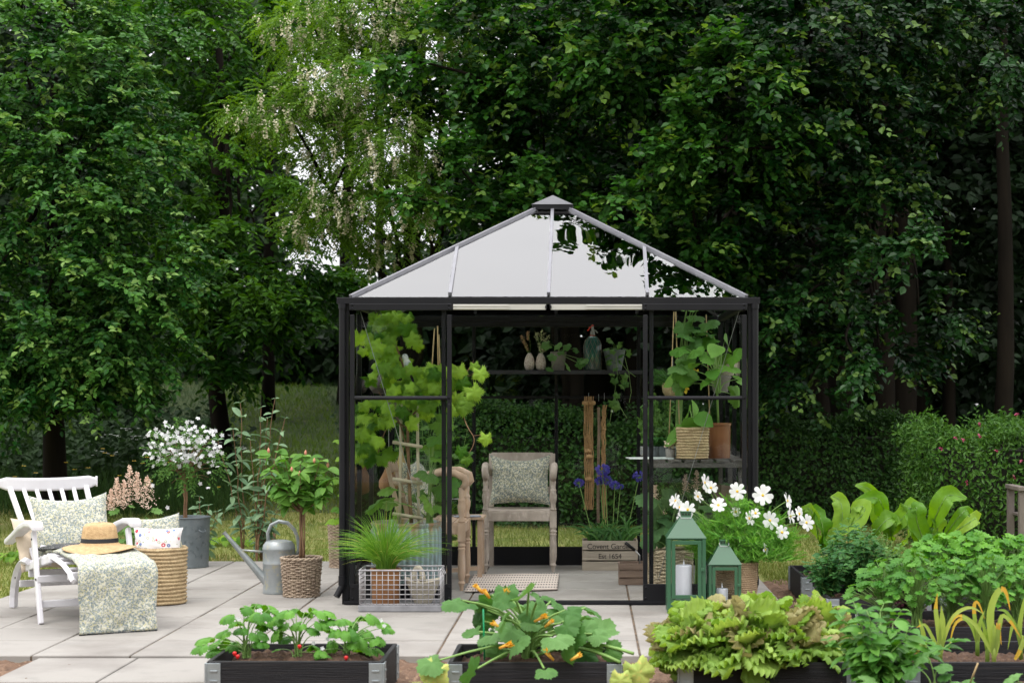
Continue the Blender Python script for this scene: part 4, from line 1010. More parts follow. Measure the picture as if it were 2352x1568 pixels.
# watering can
def watering_can():
    g = gnd(634, 1365); g.y += .115
    t = thing('watering_can', 'tall galvanized watering can with a long spout beside the grey rattan pot', 'watering can', (g.x, g.y, 0))
    Z = M['zincl']; b = MB()
    pr = [(.001, 0), (.112, 0), (.114, .008), (.111, .02), (.111, .20), (.1135, .205), (.1135, .212), (.111, .218), (.1125, .30), (.1145, .306), (.1145, .314), (.112, .32), (.110, .335), (.09, .362), (.055, .37), (.001, .372)]
    b.lathe(pr, 44, cap=False); b.build('can_body', Z, t, smooth='auto')
    b = MB(); tip = np.array([-.375, -.06, .43]); a0 = np.array([-.075, -.03, .075])
    b.tube([a0 + (tip - a0) * s for s in (0, .3, .6, .9, .97, 1)], [.033, .026, .02, .0135, .013, .017], 16); b.build('spout', M['zincl'], t, smooth='auto')
    b = MB(); b.tube([(-.10, -.03, .29), a0 + (tip - a0) * .62 + np.array([0, 0, .01])], [.008, .006], 8); b.build('brace', Z, t, smooth=True)
    b = MB(); P = [(.105 + .03 * math.sin(a * 2), 0, .36 + .0 * a) for a in (0,)]
    P = [(-.075 + .0, 0, .355), (-.078, 0, .42), (-.055, 0, .475), (-.0, 0, .502), (.06, 0, .49), (.11, 0, .44), (.135, 0, .37), (.138, 0, .30), (.112, 0, .24)]
    b.tube(P, .013, 8, flat=1.0); b.build('handle', Z, t, smooth=True)
watering_can()
# grey rattan pots
g = gnd(685, 1373); g.y += .135; rb = g.copy()
o = rattan_basket(.118, .138, .262, 21, 22, .0052).build('rattan_pot', M['rattan'], smooth=True); o.location = (g.x, g.y, 0); tag(o, 'round grey rattan pot in front of the watering can, with a fuzzy leaved standard plant', 'basket')
o = MB(); o.lathe([(.112, .235), (.06, .245), (.001, .246)], 18, cap=False); sd = o.build('soil', M['dsoil'], bpy.data.objects['rattan_pot'])
g = gnd(788, 1305); g.y += .12; rb2 = g.copy()
o = rattan_basket(.12, .135, .36, 27, 22, .0052).build('rattan_pot', M['rattan'], smooth=True); o.location = (g.x, g.y, 0); tag(o, 'taller grey rattan pot half hidden behind the left corner of the greenhouse', 'basket')
# astilbe pot behind the basket
ast = at(300, 1290, 12.4); ast.z = 0
o = rattan_basket(.11, .125, .25, 18, 20, .0048).build('rattan_pot', M['rattan'], smooth=True); o.location = ast; tag(o, 'grey rattan pot of the pink astilbe, mostly hidden behind the deck chair arm', 'basket')

# ---- wire crate with two pots, by the left door leaf
M['galv'] = mat('galvanized_wire', (.42, .41, .42), (.34, .33, .34), rough=.45, metal=.5, nscale=20)
def wire_crate():
    g0 = gnd(826, 1405); cx, cy = g0.x + .255, g0.y + .16
    t = thing('wire_crate', 'galvanized wire crate with a brown pot of grass and a stone bag pot', 'crate', (cx, cy, 0))
    w_, d_, h_ = .515, .30, .265
    b = MB(); b.box((0, 0, .022), (w_ + .015, d_ + .015, .040)); b.build('tray', mat('lead_tray', (.25, .25, .26), (.17, .17, .18), rough=.6, nscale=9), t, bevel=.004)
    b = MB(); r = .0026
    zs = [.05 + k * (h_ - .05) / 7 for k in range(8)]
    for z in zs:
        rr = .006 if z == zs[-1] else r
        for s in (-1, 1):
            b.tube([(-w_ / 2, s * d_ / 2, z), (w_ / 2, s * d_ / 2, z)], rr, 5); b.tube([(s * w_ / 2, -d_ / 2, z), (s * w_ / 2, d_ / 2, z)], rr, 5)
    for k in range(15):
        x = -w_ / 2 + w_ * k / 14
        for s in (-1, 1): b.tube([(x, s * d_ / 2, .04), (x, s * d_ / 2, h_)], r, 5)
    for k in range(1, 8):
        y = -d_ / 2 + d_ * k / 8
        for s in (-1, 1): b.tube([(s * w_ / 2, y, .04), (s * w_ / 2, y, h_)], r, 5)
    b.build('mesh_walls', M['galv'], t, smooth=True)
    for s in (-1, 1):
        b = MB(); b.tube([(s * w_ / 2, -.05, h_), (s * (w_ / 2 + .018), -.05, h_ - .035), (s * (w_ / 2 + .018), .05, h_ - .035), (s * w_ / 2, .05, h_)], .0045, 6); b.build('handle', M['galv'], t, smooth=True)
    return Vector((cx, cy, .042))
WC = wire_crate()
gp_loc = WC + Vector((-.105, -.01, 0))
t = thing('clay_pot', 'cylindrical brown clay pot with fine grass in the wire crate', 'pot', gp_loc)
potmesh(.088, .096, .225, lip=.02).build('pot_wall', M['terra'], t, smooth='auto'); soil_disc(t, .085, .2)
# stone pot shaped like a handbag
def bag_pot():
    t = thing('bag_shaped_pot', 'pale stone planter shaped like a handled bag in the wire crate', 'pot', WC + Vector((.135, -.01, 0)))
    pr = [(.001, 0), (.055, 0), (.06, .01), (.075, .05), (.095, .10), (.115, .135), (.122, .15), (.118, .155), (.108, .15), (.085, .11), (.001, .09)]
    b = MB(); b.lathe(pr, 30, cap=False, mod=lambda R, Z, t: (R * (1 + .0 * t), Z + .012 * np.cos(2 * t) * (Z > .1)))
    o = b.build('bowl', M['concrete'], t, smooth='auto'); o.scale = (1, .8, 1)
    b = MB(); b.tube([(-.03 + .055 * -math.cos(a) * .55, -.02, .13 + .10 * math.sin(a) ** .7) for a in np.linspace(.02, PI - .02, 10)], [.022, .02, .017, .016, .016, .016, .016, .017, .02, .022], 8); b.build('handle', M['concrete'], t, smooth=True)
bag_pot()

# ---- chairs inside with turned legs
def turned(b, x, y, z0, z1, s=1.0):
    h = z1 - z0
    pr = [(.012, 0), (.015, .06), (.021, .10), (.026, .115), (.022, .13), (.018, .15), (.024, .20), (.028, .26), (.027, .45), (.024, .60), (.028, .63), (.022, .65), (.029, .68), (.022, .71), (.026, .74), (.027, .76)]
    b.lathe([(r * s, z0 + t * h) for r, t in pr] + [(.027 * s, z0 + .76 * h)], 14, (x, y, 0)); 
def armchair(name, label, loc, rz, m, group):
    t = thing(name, label, 'armchair', loc, rz, group)
    pt = lambda n, f, bev=.004, sm=False: (lambda b: (f(b), b.build(n, m, t, bevel=bev, smooth=sm))[1])(MB())
    W_ = .265
    for s in (-1, 1):
        def fl(b):
            turned(b, s * W_, 0, 0, .47); b.box((s * W_, 0, .415), (.052, .052, .13))
            b.lathe([(.020, .48), (.026, .49), (.020, .51), (.018, .53), (.027, .57), (.029, .60), (.022, .625), (.026, .64), (.018, .66), (.022, .70), (.018, .73)], 14, (s * W_, 0, 0))
        pt('front_leg', fl, 0, 'auto')
        pt('rear_leg', lambda b: (b.bar((s * W_ * .93, .47, 0), (s * W_ * .93, .43, .48), .04, .04, up=(0, 1, 0)), b.bar((s * W_ * .93, .43, .48), (s * W_ * .93, .535, .91), .045, .03, up=(0, 1, 0))))
        P = [(s * W_, -.005, .725), (s * W_, -.03, .755), (s * W_ * 1.02, -.02, .80), (s * W_ * 1.03, .05, .835), (s * W_ * 1.02, .16, .835), (s * W_, .30, .80), (s * W_ * .96, .44, .765), (s * W_ * .93, .49, .76)]
        pt('armrest', lambda b: b.tube(P, [.022, .027, .027, .025, .022, .022, .022, .022], 10), 0, True)
    pt('seat_frame', lambda b: (b.box((0, 0, .435), (.48, .036, .07)), b.box((0, .44, .435), (.45, .03, .07)), b.box((-W_, .22, .435), (.03, .40, .07)), b.box((W_, .22, .435), (.03, .40, .07))))
    pt('seat', lambda b: [b.box((0, .03 + .07 * k, .474), (.53, .064, .014)) for k in range(7)])
    pt('top_rail', lambda b: b.box((0, .525, .875), (.50, .026, .09), Matrix.Rotation(-.24, 3, 'X')))
    pt('back_rail', lambda b: b.box((0, .46, .62), (.46, .02, .05), Matrix.Rotation(-.24, 3, 'X')))
    return t
ch = armchair('armchair', 'teak armchair with turned front legs facing the open doors of the greenhouse', (-.553, 13.83, 0), 0, M['pinkteak'], 'turned leg teak armchairs')
c2 = armchair('armchair', 'teak armchair seen from its side behind the ribbed tub of the vine', (-.91, 12.76, 0), PI / 2, M['teak'], 'turned leg teak armchairs')
place_cushion('cushion', 'square floral cushion standing on the armchair that faces the doors', M['floral2'], Vector((-.56, 14.13, .71)), .49, .42, .15, (1, 0, 0), (0, .30, 1), 11, sag=.03, wr=.008)
place_cushion('cushion', 'floral cushion on the armchair behind the vine, seen edge on', M['floral2'], Vector((-1.24, 12.74, .70)), .42, .44, .16, (.15, 1, 0), (-.30, 0, 1), 12, wr=.008)
# side table with jar
t = thing('side_table', 'low wooden table between the two armchairs with a glass jar', 'table', (-.98, 13.42, 0))
b = MB(); [b.box((0, -.14 + .07 * k, .46), (.36, .066, .02)) for k in range(5)]; b.build('table_top', M['teak'], t, bevel=.002)
for x, y in ((-.15, -.13), (.15, -.13), (.15, .13), (-.15, .13)): b = MB(); b.box((x, y, .225), (.035, .035, .45)); b.build('leg', M['teak'], t, bevel=.002)
b = MB(); b.bar((-.14, -.13, .06), (.14, .13, .06), .03, .03); b.build('stretcher', M['teak'], t)
t = thing('preserving_jar', 'clear preserving jar of moss on the low wooden table', 'jar', (-1.03, 13.36, .472))
b = MB(); b.lathe([(.001, .0), (.045, .0), (.048, .01), (.048, .11), (.042, .125), (.042, .14), (.039, .14), (.039, .125), (.045, .108), (.045, .012), (.001, .008)], 24, cap=False); b.build('glass', M['pane'], t, smooth='auto')
b = MB(); b.leaves(LEAFN, rng.normal(size=(120, 3)) * .016 + np.array([0, 0, .045]), rvec(120), rvec(120), .02); b.build('moss', M['leaf_r'], t)
b = MB(); b.tube([(.042 * math.cos(a), .042 * math.sin(a), .13) for a in np.linspace(0, 2 * PI, 20)], .0015, 5); b.tube([(-.042, 0, .13), (-.045, 0, .17), (0, 0, .20), (.045, 0, .17), (.042, 0, .13)], .0015, 5); b.build('wire_handle', M['wire'], t)
o = MB(); o.box((0, 0, 0), (.20, .14, .006)); o = o.build('magazine', mat('magazine', (.5, .5, .52), (.1, .15, .25), rough=.4, nscale=14)); o.location = (-.93, 13.30, .4745); o.rotation_euler = (0, 0, .2); tag(o, 'folded magazine lying beside the jar on the low table', 'magazine')
# rug
def rug():
    m, t, b, L = _base('woven_rug'); tc = t.nodes.new('ShaderNodeTexCoord')
    wv = t.nodes.new('ShaderNodeTexWave'); wv.bands_direction = 'Y'; wv.inputs['Scale'].default_value = 1.9; wv.inputs['Distortion'].default_value = .3; L(tc.outputs['Object'], wv.inputs['Vector'])
    w2 = t.nodes.new('ShaderNodeTexWave'); w2.bands_direction = 'X'; w2.inputs['Scale'].default_value = 16; w2.inputs['Distortion'].default_value = 1.2; L(tc.outputs['Object'], w2.inputs['Vector'])
    a = ramp(t, wv.outputs['Fac'], .62, .72); c = ramp(t, w2.outputs['Fac'], .40, .55)
    mm = t.nodes.new('ShaderNodeMath'); mm.operation = 'MULTIPLY'; L(a, mm.inputs[0]); L(c, mm.inputs[1])
    col = mixc(t, mm.outputs[0], (.58, .50, .44), (.07, .06, .06)); L(col, b.inputs['Base Color']); b.inputs['Roughness'].default_value = 1; bump(t, b, noise_(t, 60, 3), .8); return m
c = [gnd(1066, 1357, .012), gnd(1280, 1352, .012), gnd(1284, 1317, .012), gnd(1090, 1319, .012)]
n = 26; m_ = 16; V = []
for j_ in range(m_):
    for i_ in range(n):
        u, v = i_ / (n - 1), j_ / (m_ - 1)
        p = c[0] * (1 - u) * (1 - v) + c[1] * u * (1 - v) + c[2] * u * v + c[3] * (1 - u) * v
        V.append((p.x, p.y, .012 + .002 * math.sin(u * 9) * math.sin(v * 5)))
b = MB(); i = np.arange(m_ - 1)[:, None] * n; j = np.arange(n - 1)[None]; b.add(V, [np.stack([i + j, i + j + 1, i + j + n + 1, i + j + n], -1).reshape(-1, 4)])
cc = np.mean(np.array(V), 0); b.v[0] = b.v[0] - cc
rg_ = b.build('rug', rug(), smooth=True, solid=.012); rg_.location = cc; tag(rg_, 'small cream woven rug with rows of black stitches on the greenhouse floor', 'rug')

# ---- crates on the floor
M['crate'] = mat('pale_crate_wood', (.42, .36, .29), (.30, .26, .21), rough=.85, nscale=5, sx=(.4, 3, 6), bmp=.4, bscale=30)
M['crate_d'] = mat('brown_crate_wood', (.22, .16, .12), (.15, .105, .08), rough=.85, nscale=6, sx=(.4, 3, 6), bmp=.4, bscale=30)
M['ink'] = mat('stencil_ink', (.03, .025, .025), rough=.9)
def crate(name, label, loc, w_, d_, h_, rows, m, rz=0, post=True):
    t = thing(name, label, 'crate', loc, rz); g = .012; hh = (h_ - g * (rows - 1)) / rows
    for s, nm in ((-1, 'front_boards'), (1, 'back_boards')):
        b = MB(); [b.box((0, s * (d_ / 2 - .006), hh / 2 + k * (hh + g)), (w_, .012, hh)) for k in range(rows)]; b.build(nm, m, t, bevel=.002)
    for s in (-1, 1):
        b = MB(); [b.box((s * (w_ / 2 - .006), 0, hh / 2 + k * (hh + g)), (.012, d_ - .026, hh)) for k in range(rows)]; b.build('side_boards', m, t, bevel=.002)
    b = MB(); b.box((0, 0, .012), (w_ - .028, d_ - .028, .012)); b.build('bottom', m, t)
    b = MB(); [b.box((sx * (w_ / 2 - .022), sy * (d_ / 2 - .022), h_ / 2 - .004), (.018, .018, h_ - .01)) for sx in (-1, 1) for sy in (-1, 1)]; b.build('corner_posts', m, t)
    return t
cg = gnd(1343, 1310); CGL = Vector((cg.x + .20, cg.y + .15, 0))
cr1 = crate('wooden_crate', 'pale wooden crate stencilled with black words, planted with blue agapanthus', CGL, .44, .28, .235, 3, M['crate'])
def text(s, size, loc, parent, m, rx=PI / 2, ext=.0008, al='CENTER', rz=0):
    cu = bpy.data.curves.new('lettering', 'FONT'); cu.body = s; cu.size = size; cu.extrude = ext; cu.align_x = al; cu.align_y = 'CENTER'
    try: cu.space_character = .95
    except Exception: pass
    tmp = bpy.data.objects.new('tmp', cu); COL.objects.link(tmp); bpy.context.view_layer.update()
    me = bpy.data.meshes.new_from_object(tmp.evaluated_get(bpy.context.evaluated_depsgraph_get())); bpy.data.objects.remove(tmp)
    me.materials.clear(); me.materials.append(m)
    o = bpy.data.objects.new('lettering', me); COL.objects.link(o); o.parent = parent; o.location = loc; o.rotation_euler = (rx, 0, rz); return o
text('Covent Garden', .060, (.0, -.1415, .190), cr1, M['ink']); text('Est 1654', .056, (.0, -.1415, .112), cr1, M['ink'])
g = gnd(1424, 1343); cr2 = crate('wooden_crate', 'small brown slatted crate with garden tools in front of the lettered crate', (g.x + .10, g.y + .12, 0), .22, .22, .155, 3, M['crate_d'])
t = thing('hand_trowel', 'hand trowel with a black handle sticking out of the small brown crate', 'trowel', (g.x + .06, g.y + .08, .05))
b = MB(); b.tube([(.05, 0, .20), (-.02, -.02, .255)], [.011, .013], 8); b.build('handle', mat('black_rubber', (.012, .012, .012), rough=.4), t, smooth=True)
b = MB(); b.tube([(.05, 0, .20), (.085, .01, .16), (.09, .01, 0.02)], [.006, .006, .004], 6); b.build('blade', M['wire'], t, smooth=True)

# ---- lanterns
M['lgreen'] = mat('green_lacquer', (.030, .100, .048), (.027, .09, .043), rough=.36, nscale=4, spec=.6)
M['wax'] = mat('white_wax', (.80, .79, .86), (.77, .76, .83), rough=.5)
def lantern(label, loc, w_, h_body, h_roof, cw, chh, rz=0):
    t = thing('lantern', label, 'lantern', loc, rz); G = M['lgreen']; d_ = w_ * .92; p_ = .024 * (w_ / .245)
    hb = .085 * h_body / .45; ht = .018
    b = MB(); b.box((0, 0, hb / 2), (w_ - .004, d_ - .004, hb)); b.build('base', G, t, bevel=.002)
    b = MB()
    for sx in (-1, 1):
        for sy in (-1, 1): b.box((sx * (w_ / 2 - p_ / 2), sy * (d_ / 2 - p_ / 2), h_body / 2), (p_, p_, h_body))
    b.box((0, d_ / 2 - .006, h_body - ht / 2), (w_ - 2 * p_, .010, ht)); [b.box((s * (w_ / 2 - .006), 0, h_body - ht / 2), (.010, d_ - 2 * p_, ht)) for s in (-1, 1)]
    b.box((0, -d_ / 2 + .008, h_body - .005), (w_ - 2 * p_, .010, .008))
    b.build('frame', G, t, bevel=.0015)
    dm = .024 * (w_ / .245); zz0, zz1 = hb + .004, h_body - .014; dx = w_ / 2 - p_ - .003
    b = MB(); y = -d_ / 2 + .002
    for s in (-1, 1): b.box((s * (dx - dm / 2), y, (zz0 + zz1) / 2), (dm, .014, zz1 - zz0))
    b.box((0, y, zz0 + dm / 2), (2 * dx - 2 * dm, .013, dm)); b.box((0, y, zz1 - dm / 2), (2 * dx - 2 * dm, .013, dm))
    dr = b.build('door', G, t, bevel=.0015)
    b = MB(); b.box((0, y + .002, (zz0 + zz1) / 2), (2 * dx - 2 * dm, .002, zz1 - zz0 - 2 * dm)); b.build('glass', M['pane'], dr)
    b = MB(); b.box((dx + .008, y - .010, (zz0 + zz1) / 2), (.024, .012, .020)); b.build('latch', G, dr, bevel=.002)
    for s in (-1, 1): b = MB(); b.box((s * (w_ / 2 - .006), 0, (hb + h_body) / 2), (.002, d_ - 2 * p_, h_body - hb - ht)); b.build('glass', M['pane'], t)
    b = MB(); b.box((0, d_ / 2 - .006, (hb + h_body) / 2), (w_ - 2 * p_, .002, h_body - hb - ht)); b.build('glass', M['pane'], t)
    b = MB(); tw = .14 * w_ ; e = .005; z0, z1 = h_body + .001, h_body + h_roof
    V = [(-w_ / 2 - e, -d_ / 2 - e, z0), (w_ / 2 + e, -d_ / 2 - e, z0), (w_ / 2 + e, d_ / 2 + e, z0), (-w_ / 2 - e, d_ / 2 + e, z0), (-tw, -tw, z1), (tw, -tw, z1), (tw, tw, z1), (-tw, tw, z1)]
    b.add(V, [(0, 1, 5, 4), (1, 2, 6, 5), (2, 3, 7, 6), (3, 0, 4, 7), (3, 2, 1, 0), (4, 5, 6, 7)]); b.build('roof', G, t, bevel=.0015)
    b = MB(); q = tw * 1.0; ch_ = .10 * w_ * 1.1
    b.box((0, 0, z1 + ch_ / 2), (2 * q * .96, 2 * q * .96, ch_)); b.box((0, 0, z1 + ch_ + .002), (2 * q * 1.06, 2 * q * 1.06, .006)); chn = b.build('chimney', G, t, bevel=.001)
    b = MB(); [b.box((k * q * .55, -q * .965, z1 + ch_ * .52), (q * .28, .003, ch_ * .42)) for k in (-1, 0, 1)]; b.build('vents', M['ink'], chn)
    b = MB(); b.tube([(-q * 1.02, -q * .6, z1 + ch_ * .6), (-q * 1.06, -q * 1.02, z1 + .006), (-q * .9, -q * 1.25, z1 - .012), (0, -q * 1.3, z1 - .014), (q * .9, -q * 1.25, z1 - .012), (q * 1.06, -q * 1.02, z1 + .006), (q * 1.02, -q * .6, z1 + ch_ * .6)], .0022, 6); b.build('handle', M['wire'], t, smooth=True)
    return t
def candle(label, loc, r, h):
    t = thing('candle', label, 'candle', loc)
    b = MB(); b.lathe([(.001, 0), (r, 0), (r, h - .005), (r - .004, h), (r - .010, h - .004), (r * .5, h - .012), (.001, h - .012)], 32, cap=False); b.build('wax', M['wax'], t, smooth='auto')
    b = MB(); b.lathe([(.004, h - .012), (.006, h + .004), (.004, h + .02), (.0015, h + .032), (.001, h + .036)], 10); b.build('flame_tip', M['wax'], t, smooth=True)
g = gnd(1577, 1408); la = Vector((g.x, g.y + .11, 0))
lantern('taller green metal lantern with a large white candle, in front of the right door', la, .245, .475, .135, .10, .29); candle('large white pillar candle standing in the taller green lantern', la + Vector((-.012, .0, .092)), .052, .205)
lb_ = Vector(((1664 - CX) / F * 11.25, 11.30, 0))
lantern('shorter green metal lantern with a small candle, in front of the pale woven planter', lb_, .208, .305, .125, .07, .1); candle('small white candle standing in the shorter green lantern', lb_ + Vector((-.012, 0, .062)), .038, .085)

# ---- raised beds made of black stained pallet collars
M['bedwood'] = mat('black_stained_board', (.011, .011, .014), (.006, .006, .007), rough=.6, spec=.3, nscale=3, sx=(.3, 4, 14), c3=(.026, .022, .020), bmp=.5, bscale=12, bsx=(.4, 5, 20))
M['hinge'] = mat('hinge_steel', (.36, .40, .42), (.30, .34, .36), rough=.4, metal=.6, nscale=12)
BEDS = {}
def bed(key, label, x0, y0, w_, d_, top=.15, fill=.04, seed=1):
    h_ = .195; z0 = top - h_; z1 = top
    t = thing('raised_bed', label, 'raised bed', (x0 + w_ / 2, y0 + d_ / 2, z0), group='black raised beds'); T_ = .022
    for nm, c, s in (('front_board', (x0 + w_ / 2, y0 + T_ / 2), (w_ - .004, T_)), ('back_board', (x0 + w_ / 2, y0 + d_ - T_ / 2), (w_ - .004, T_)),
                     ('side_board', (x0 + T_ / 2, y0 + d_ / 2), (T_, d_ - 2 * T_ - .004)), ('side_board', (x0 + w_ - T_ / 2, y0 + d_ / 2), (T_, d_ - 2 * T_ - .004))):
        b = MB(); b.box((c[0], c[1], (z0 + z1) / 2), (s[0], s[1], h_)); b.build(nm, M['bedwood'], t, world=True, bevel=.004)
    for sx in (0, 1):
        for sy in (0, 1):
            b = MB(); X_ = x0 + sx * w_; Y_ = y0 + sy * d_; ox = -1 if sx == 0 else 1; oy = -1 if sy == 0 else 1; zc = z1 - .09
            b.box((X_ - ox * .036, Y_ + oy * .0025, zc), (.062, .005, .165)); b.box((X_ + ox * .0025, Y_ - oy * .036, zc), (.005, .062, .165))
            b.tube([(X_ + ox * .001, Y_ + oy * .001, zc - .082), (X_ + ox * .001, Y_ + oy * .001, zc + .082)], .007, 8)
            for k in (-.05, -.0, .045):
                b.box((X_ - ox * .036, Y_ + oy * .007, zc + k), (.034, .004, .009)); b.box((X_ + ox * .007, Y_ - oy * .036, zc + k), (.004, .034, .009))
            b.build('hinge', M['hinge'], t, world=True, bevel=.0015)
    v, f = sheet(x0 + T_, x0 + w_ - T_, y0 + T_, y0 + d_ - T_, z1 - fill, .02, .014, seed)
    v[:, 0] = np.clip(v[:, 0], x0 + T_, x0 + w_ - T_); v[:, 1] = np.clip(v[:, 1], y0 + T_, y0 + d_ - T_)
    b = MB(); b.add(v, [f]); b.build('soil', M['dsoil'], t, world=True, smooth=True)
    BEDS[key] = (x0, y0, w_, d_, z1 - fill)
bed(1, 'black raised bed planted with strawberries, nearest the quilt', -1.775, 8.15, .82, .60, fill=.02, seed=11)
bed(2, 'black raised bed with the sprawling courgette plant, before the open doors', -.655, 8.12, .80, .62, fill=.025, seed=12)
bed(3, 'black raised bed overflowing with curly lettuce', .41, 8.12, .84, .62, fill=.02, seed=13)
bed(4, 'black raised bed with yellowing garlic leaves, at the lower right', 1.455, 8.12, 1.30, .72, fill=.045, seed=14)
bed(5, 'black raised bed of parsley just behind the garlic bed', 1.53, 9.36, 1.5, .75, seed=15)
bed(6, 'black raised bed of celery leaves behind the parsley', 2.15, 10.75, 1.3, .7, seed=16)
bed(7, 'black raised bed with mint beside the soil path', 1.45, 10.72, .62, .72, seed=17)
bed(8, 'black raised bed farthest back, with big leaved horseradish', 1.45, 12.02, 1.9, .8, seed=18)
# near heap of soil with seedlings at the lower right edge
v, f = sheet(1.02, 2.9, 7.0, 7.98, .07, .05, .03, 21); b = MB(); b.add(v, [f]); tag(b.build('soil_heap', M['dsoil'], smooth=True), kind='structure')

# ---- bench at the right edge
M['greywood'] = mat('grey_weathered_wood', (.17, .145, .125), (.12, .10, .09), rough=.85, nscale=6, sx=(1, 1, .3), bmp=.4)
t = thing('garden_bench', 'grey weathered wooden bench end at the right edge by the weigela', 'bench', (3.68, 14.9, 0))
for dx in (0, 1.35):
    b = MB(); b.box((3.64 + dx, 14.85, .28), (.055, .06, .60)); b.build('leg', M['greywood'], t, world=True, bevel=.003)
    b = MB(); b.box((3.64 + dx, 15.25, .28), (.055, .06, .60)); b.build('leg', M['greywood'], t, world=True, bevel=.003)
    b = MB(); b.box((3.64 + dx, 15.05, .60), (.075, .50, .035)); b.build('armrest', M['greywood'], t, world=True, bevel=.004)
b = MB(); [b.box((4.30, 14.87 + .08 * k, .37), (1.3, .07, .022)) for k in range(5)]; b.build('seat', M['greywood'], t, world=True, bevel=.003)
b = MB(); [b.box((4.42, 15.26, .50 + .11 * k), (1.3, .02, .08)) for k in range(4)]; b.build('backrest', M['greywood'], t, world=True, bevel=.003)
# ================================================================ plants in pots and beds
def lm_(n, *a, **k): M[n] = leafmat(n, *a, **k); return M[n]
lm_('l_vine', (.045, .15, .01), (.40, .62, .09), rough=.5, trans=.52, veins=40)
lm_('l_squash', (.05, .15, .03), (.17, .33, .10), rough=.55, trans=.3, veins=35)
lm_('l_straw', (.05, .18, .02), (.16, .38, .05), rough=.45, trans=.3, veins=60)
lm_('l_lettuce', (.20, .36, .06), (.46, .60, .16), tip=(.40, .33, .17), rough=.45, trans=.35, tipat=.86, veins=45)
lm_('l_parsley', (.04, .16, .015), (.14, .34, .045), rough=.4, trans=.3)
lm_('l_celery', (.05, .19, .015), (.17, .40, .04), rough=.4, trans=.3)
lm_('l_mint', (.022, .10, .025), (.085, .22, .055), rough=.5, trans=.25, veins=60)
lm_('l_horse', (.08, .24, .02), (.36, .56, .10), rough=.32, trans=.4, veins=26)
lm_('l_purple', (.035, .012, .018), (.085, .03, .035), tip=(.10, .12, .04), rough=.5, trans=.2)
lm_('l_garlic', (.20, .33, .06), (.42, .50, .12), rough=.45, trans=.35)
lm_('l_yellow', (.55, .40, .06), (.60, .30, .05), rough=.6, trans=.3)
lm_('l_cosmos', (.07, .25, .03), (.26, .52, .09), rough=.5, trans=.3)
lm_('l_grass', (.08, .22, .025), (.24, .42, .07), tip=(.5, .42, .14), rough=.45, trans=.35, tipat=.93)
lm_('l_agap', (.04, .13, .03), (.10, .24, .05), rough=.35, trans=.2)
lm_('l_mid', (.06, .16, .035), (.16, .30, .07), rough=.45, trans=.3)
lm_('l_grey', (.12, .22, .12), (.24, .36, .20), rough=.55, trans=.25)
lm_('l_egg', (.08, .22, .03), (.21, .40, .08), rough=.55, trans=.3, veins=30)
lm_('l_pepper', (.05, .17, .025), (.15, .34, .06), rough=.4, trans=.28)
M['stem_g'] = mat('green_stem', (.20, .34, .09), (.14, .25, .06), rough=.5)
M['stem_b'] = mat('brown_stem', (.22, .13, .07), (.14, .08, .045), rough=.8)
M['cane'] = mat('bamboo', (.52, .38, .20), (.42, .30, .15), rough=.6, nscale=20)
M['petal'] = leafmat('white_petal', (.74, .74, .72), (.82, .82, .82), rough=.6, trans=.3, spec=.2)
M['petal_s'] = leafmat('white_petal_small', (.72, .72, .74), (.80, .80, .82), rough=.6, trans=.25, spec=.2)
M['blue'] = leafmat('agapanthus_blue', (.12, .10, .48), (.30, .25, .68), rough=.5, trans=.3)
M['orange'] = leafmat('courgette_flower', (.80, .45, .06), (.85, .60, .12), rough=.5, trans=.3)
M['astilbe'] = leafmat('astilbe_plume', (.74, .56, .46), (.82, .70, .56), rough=.8, trans=.2)
M['cosmos_c'] = mat('cosmos_yellow', (.80, .50, .04), rough=.7)
M['red'] = mat('strawberry_red', (.62, .02, .02), (.5, .015, .015), rough=.3)
VINE = [lobed(5, .32, .15, 60, 1.1, .18, s, sharp=True) for s in (1, 2, 3)]
SQ = [lobed(5, .22, .05, 44, 1.1, .10, s) for s in (4, 5)]
PAR = [divided(s, 5, 3) for s in (1, 2)]
STRAWL = lobed(1, 0, .09, 30, .78, .16, 9)

def petioles(name, label, cat, base, tips, tpls, size, lmat, smat, group=None, r=.004, bow=.10, face=None, nm='leaves', jit=.25, up=.8, trifol=False, soil=None, scale_j=(.7, 1.15)):
    """one stalk per leaf, rising from the crown of the plant"""
    t = thing(name, label, cat, base, group=group); B = np.array(base, float)
    sm, lm = MB(), MB(); tips = np.asarray(tips, float)
    for p in tips:
        out = (p - B) * np.array([1, 1, 0]); c = curve(B + rng.normal(size=3) * .012 * np.array([1, 1, 0]), p, 7, bend=-out * .25 + np.array([0, 0, bow * np.linalg.norm(p - B)]))
        sm.tube(c, np.linspace(r, r * .55, 7), 5, cap=False)
        d = out + rng.normal(size=3) * .06; d[2] = -.25 * np.linalg.norm(out) - .02
        nr = np.array([0, -.35, up]) + unit(out + 1e-5) * .35 + rng.normal(size=3) * jit
        s = size * rng.uniform(*scale_j)
        if trifol:
            for a in (-1.15, 0, 1.15):
                dv = Matrix.Rotation(a, 3, 'Z') @ Vector(unit(d)); lm.leaves(tpls[0], [p], [tuple(dv + Vector((0, 0, -.15)))], [nr], [s])
        else: lm.leaves(tpls[rng.integers(len(tpls))], [p - unit(d) * s * .12], [d], [nr], [s])
    sm.build('stems', smat, t, world=True, smooth=True); lm.build(nm, lmat, t, world=True, smooth=True)
    return t
def dome(base, n, rx, ry, h, hmin=.35):
    a = rng.uniform(0, 2 * PI, n); q = np.sqrt(rng.random(n))
    x, y = q * np.cos(a), q * np.sin(a); z = h * (hmin + (1 - hmin) * (1 - q ** 2) * .8 + rng.random(n) * .2 * (1 - hmin))
    return np.array(base) + np.stack([x * rx, y * ry, z], 1)
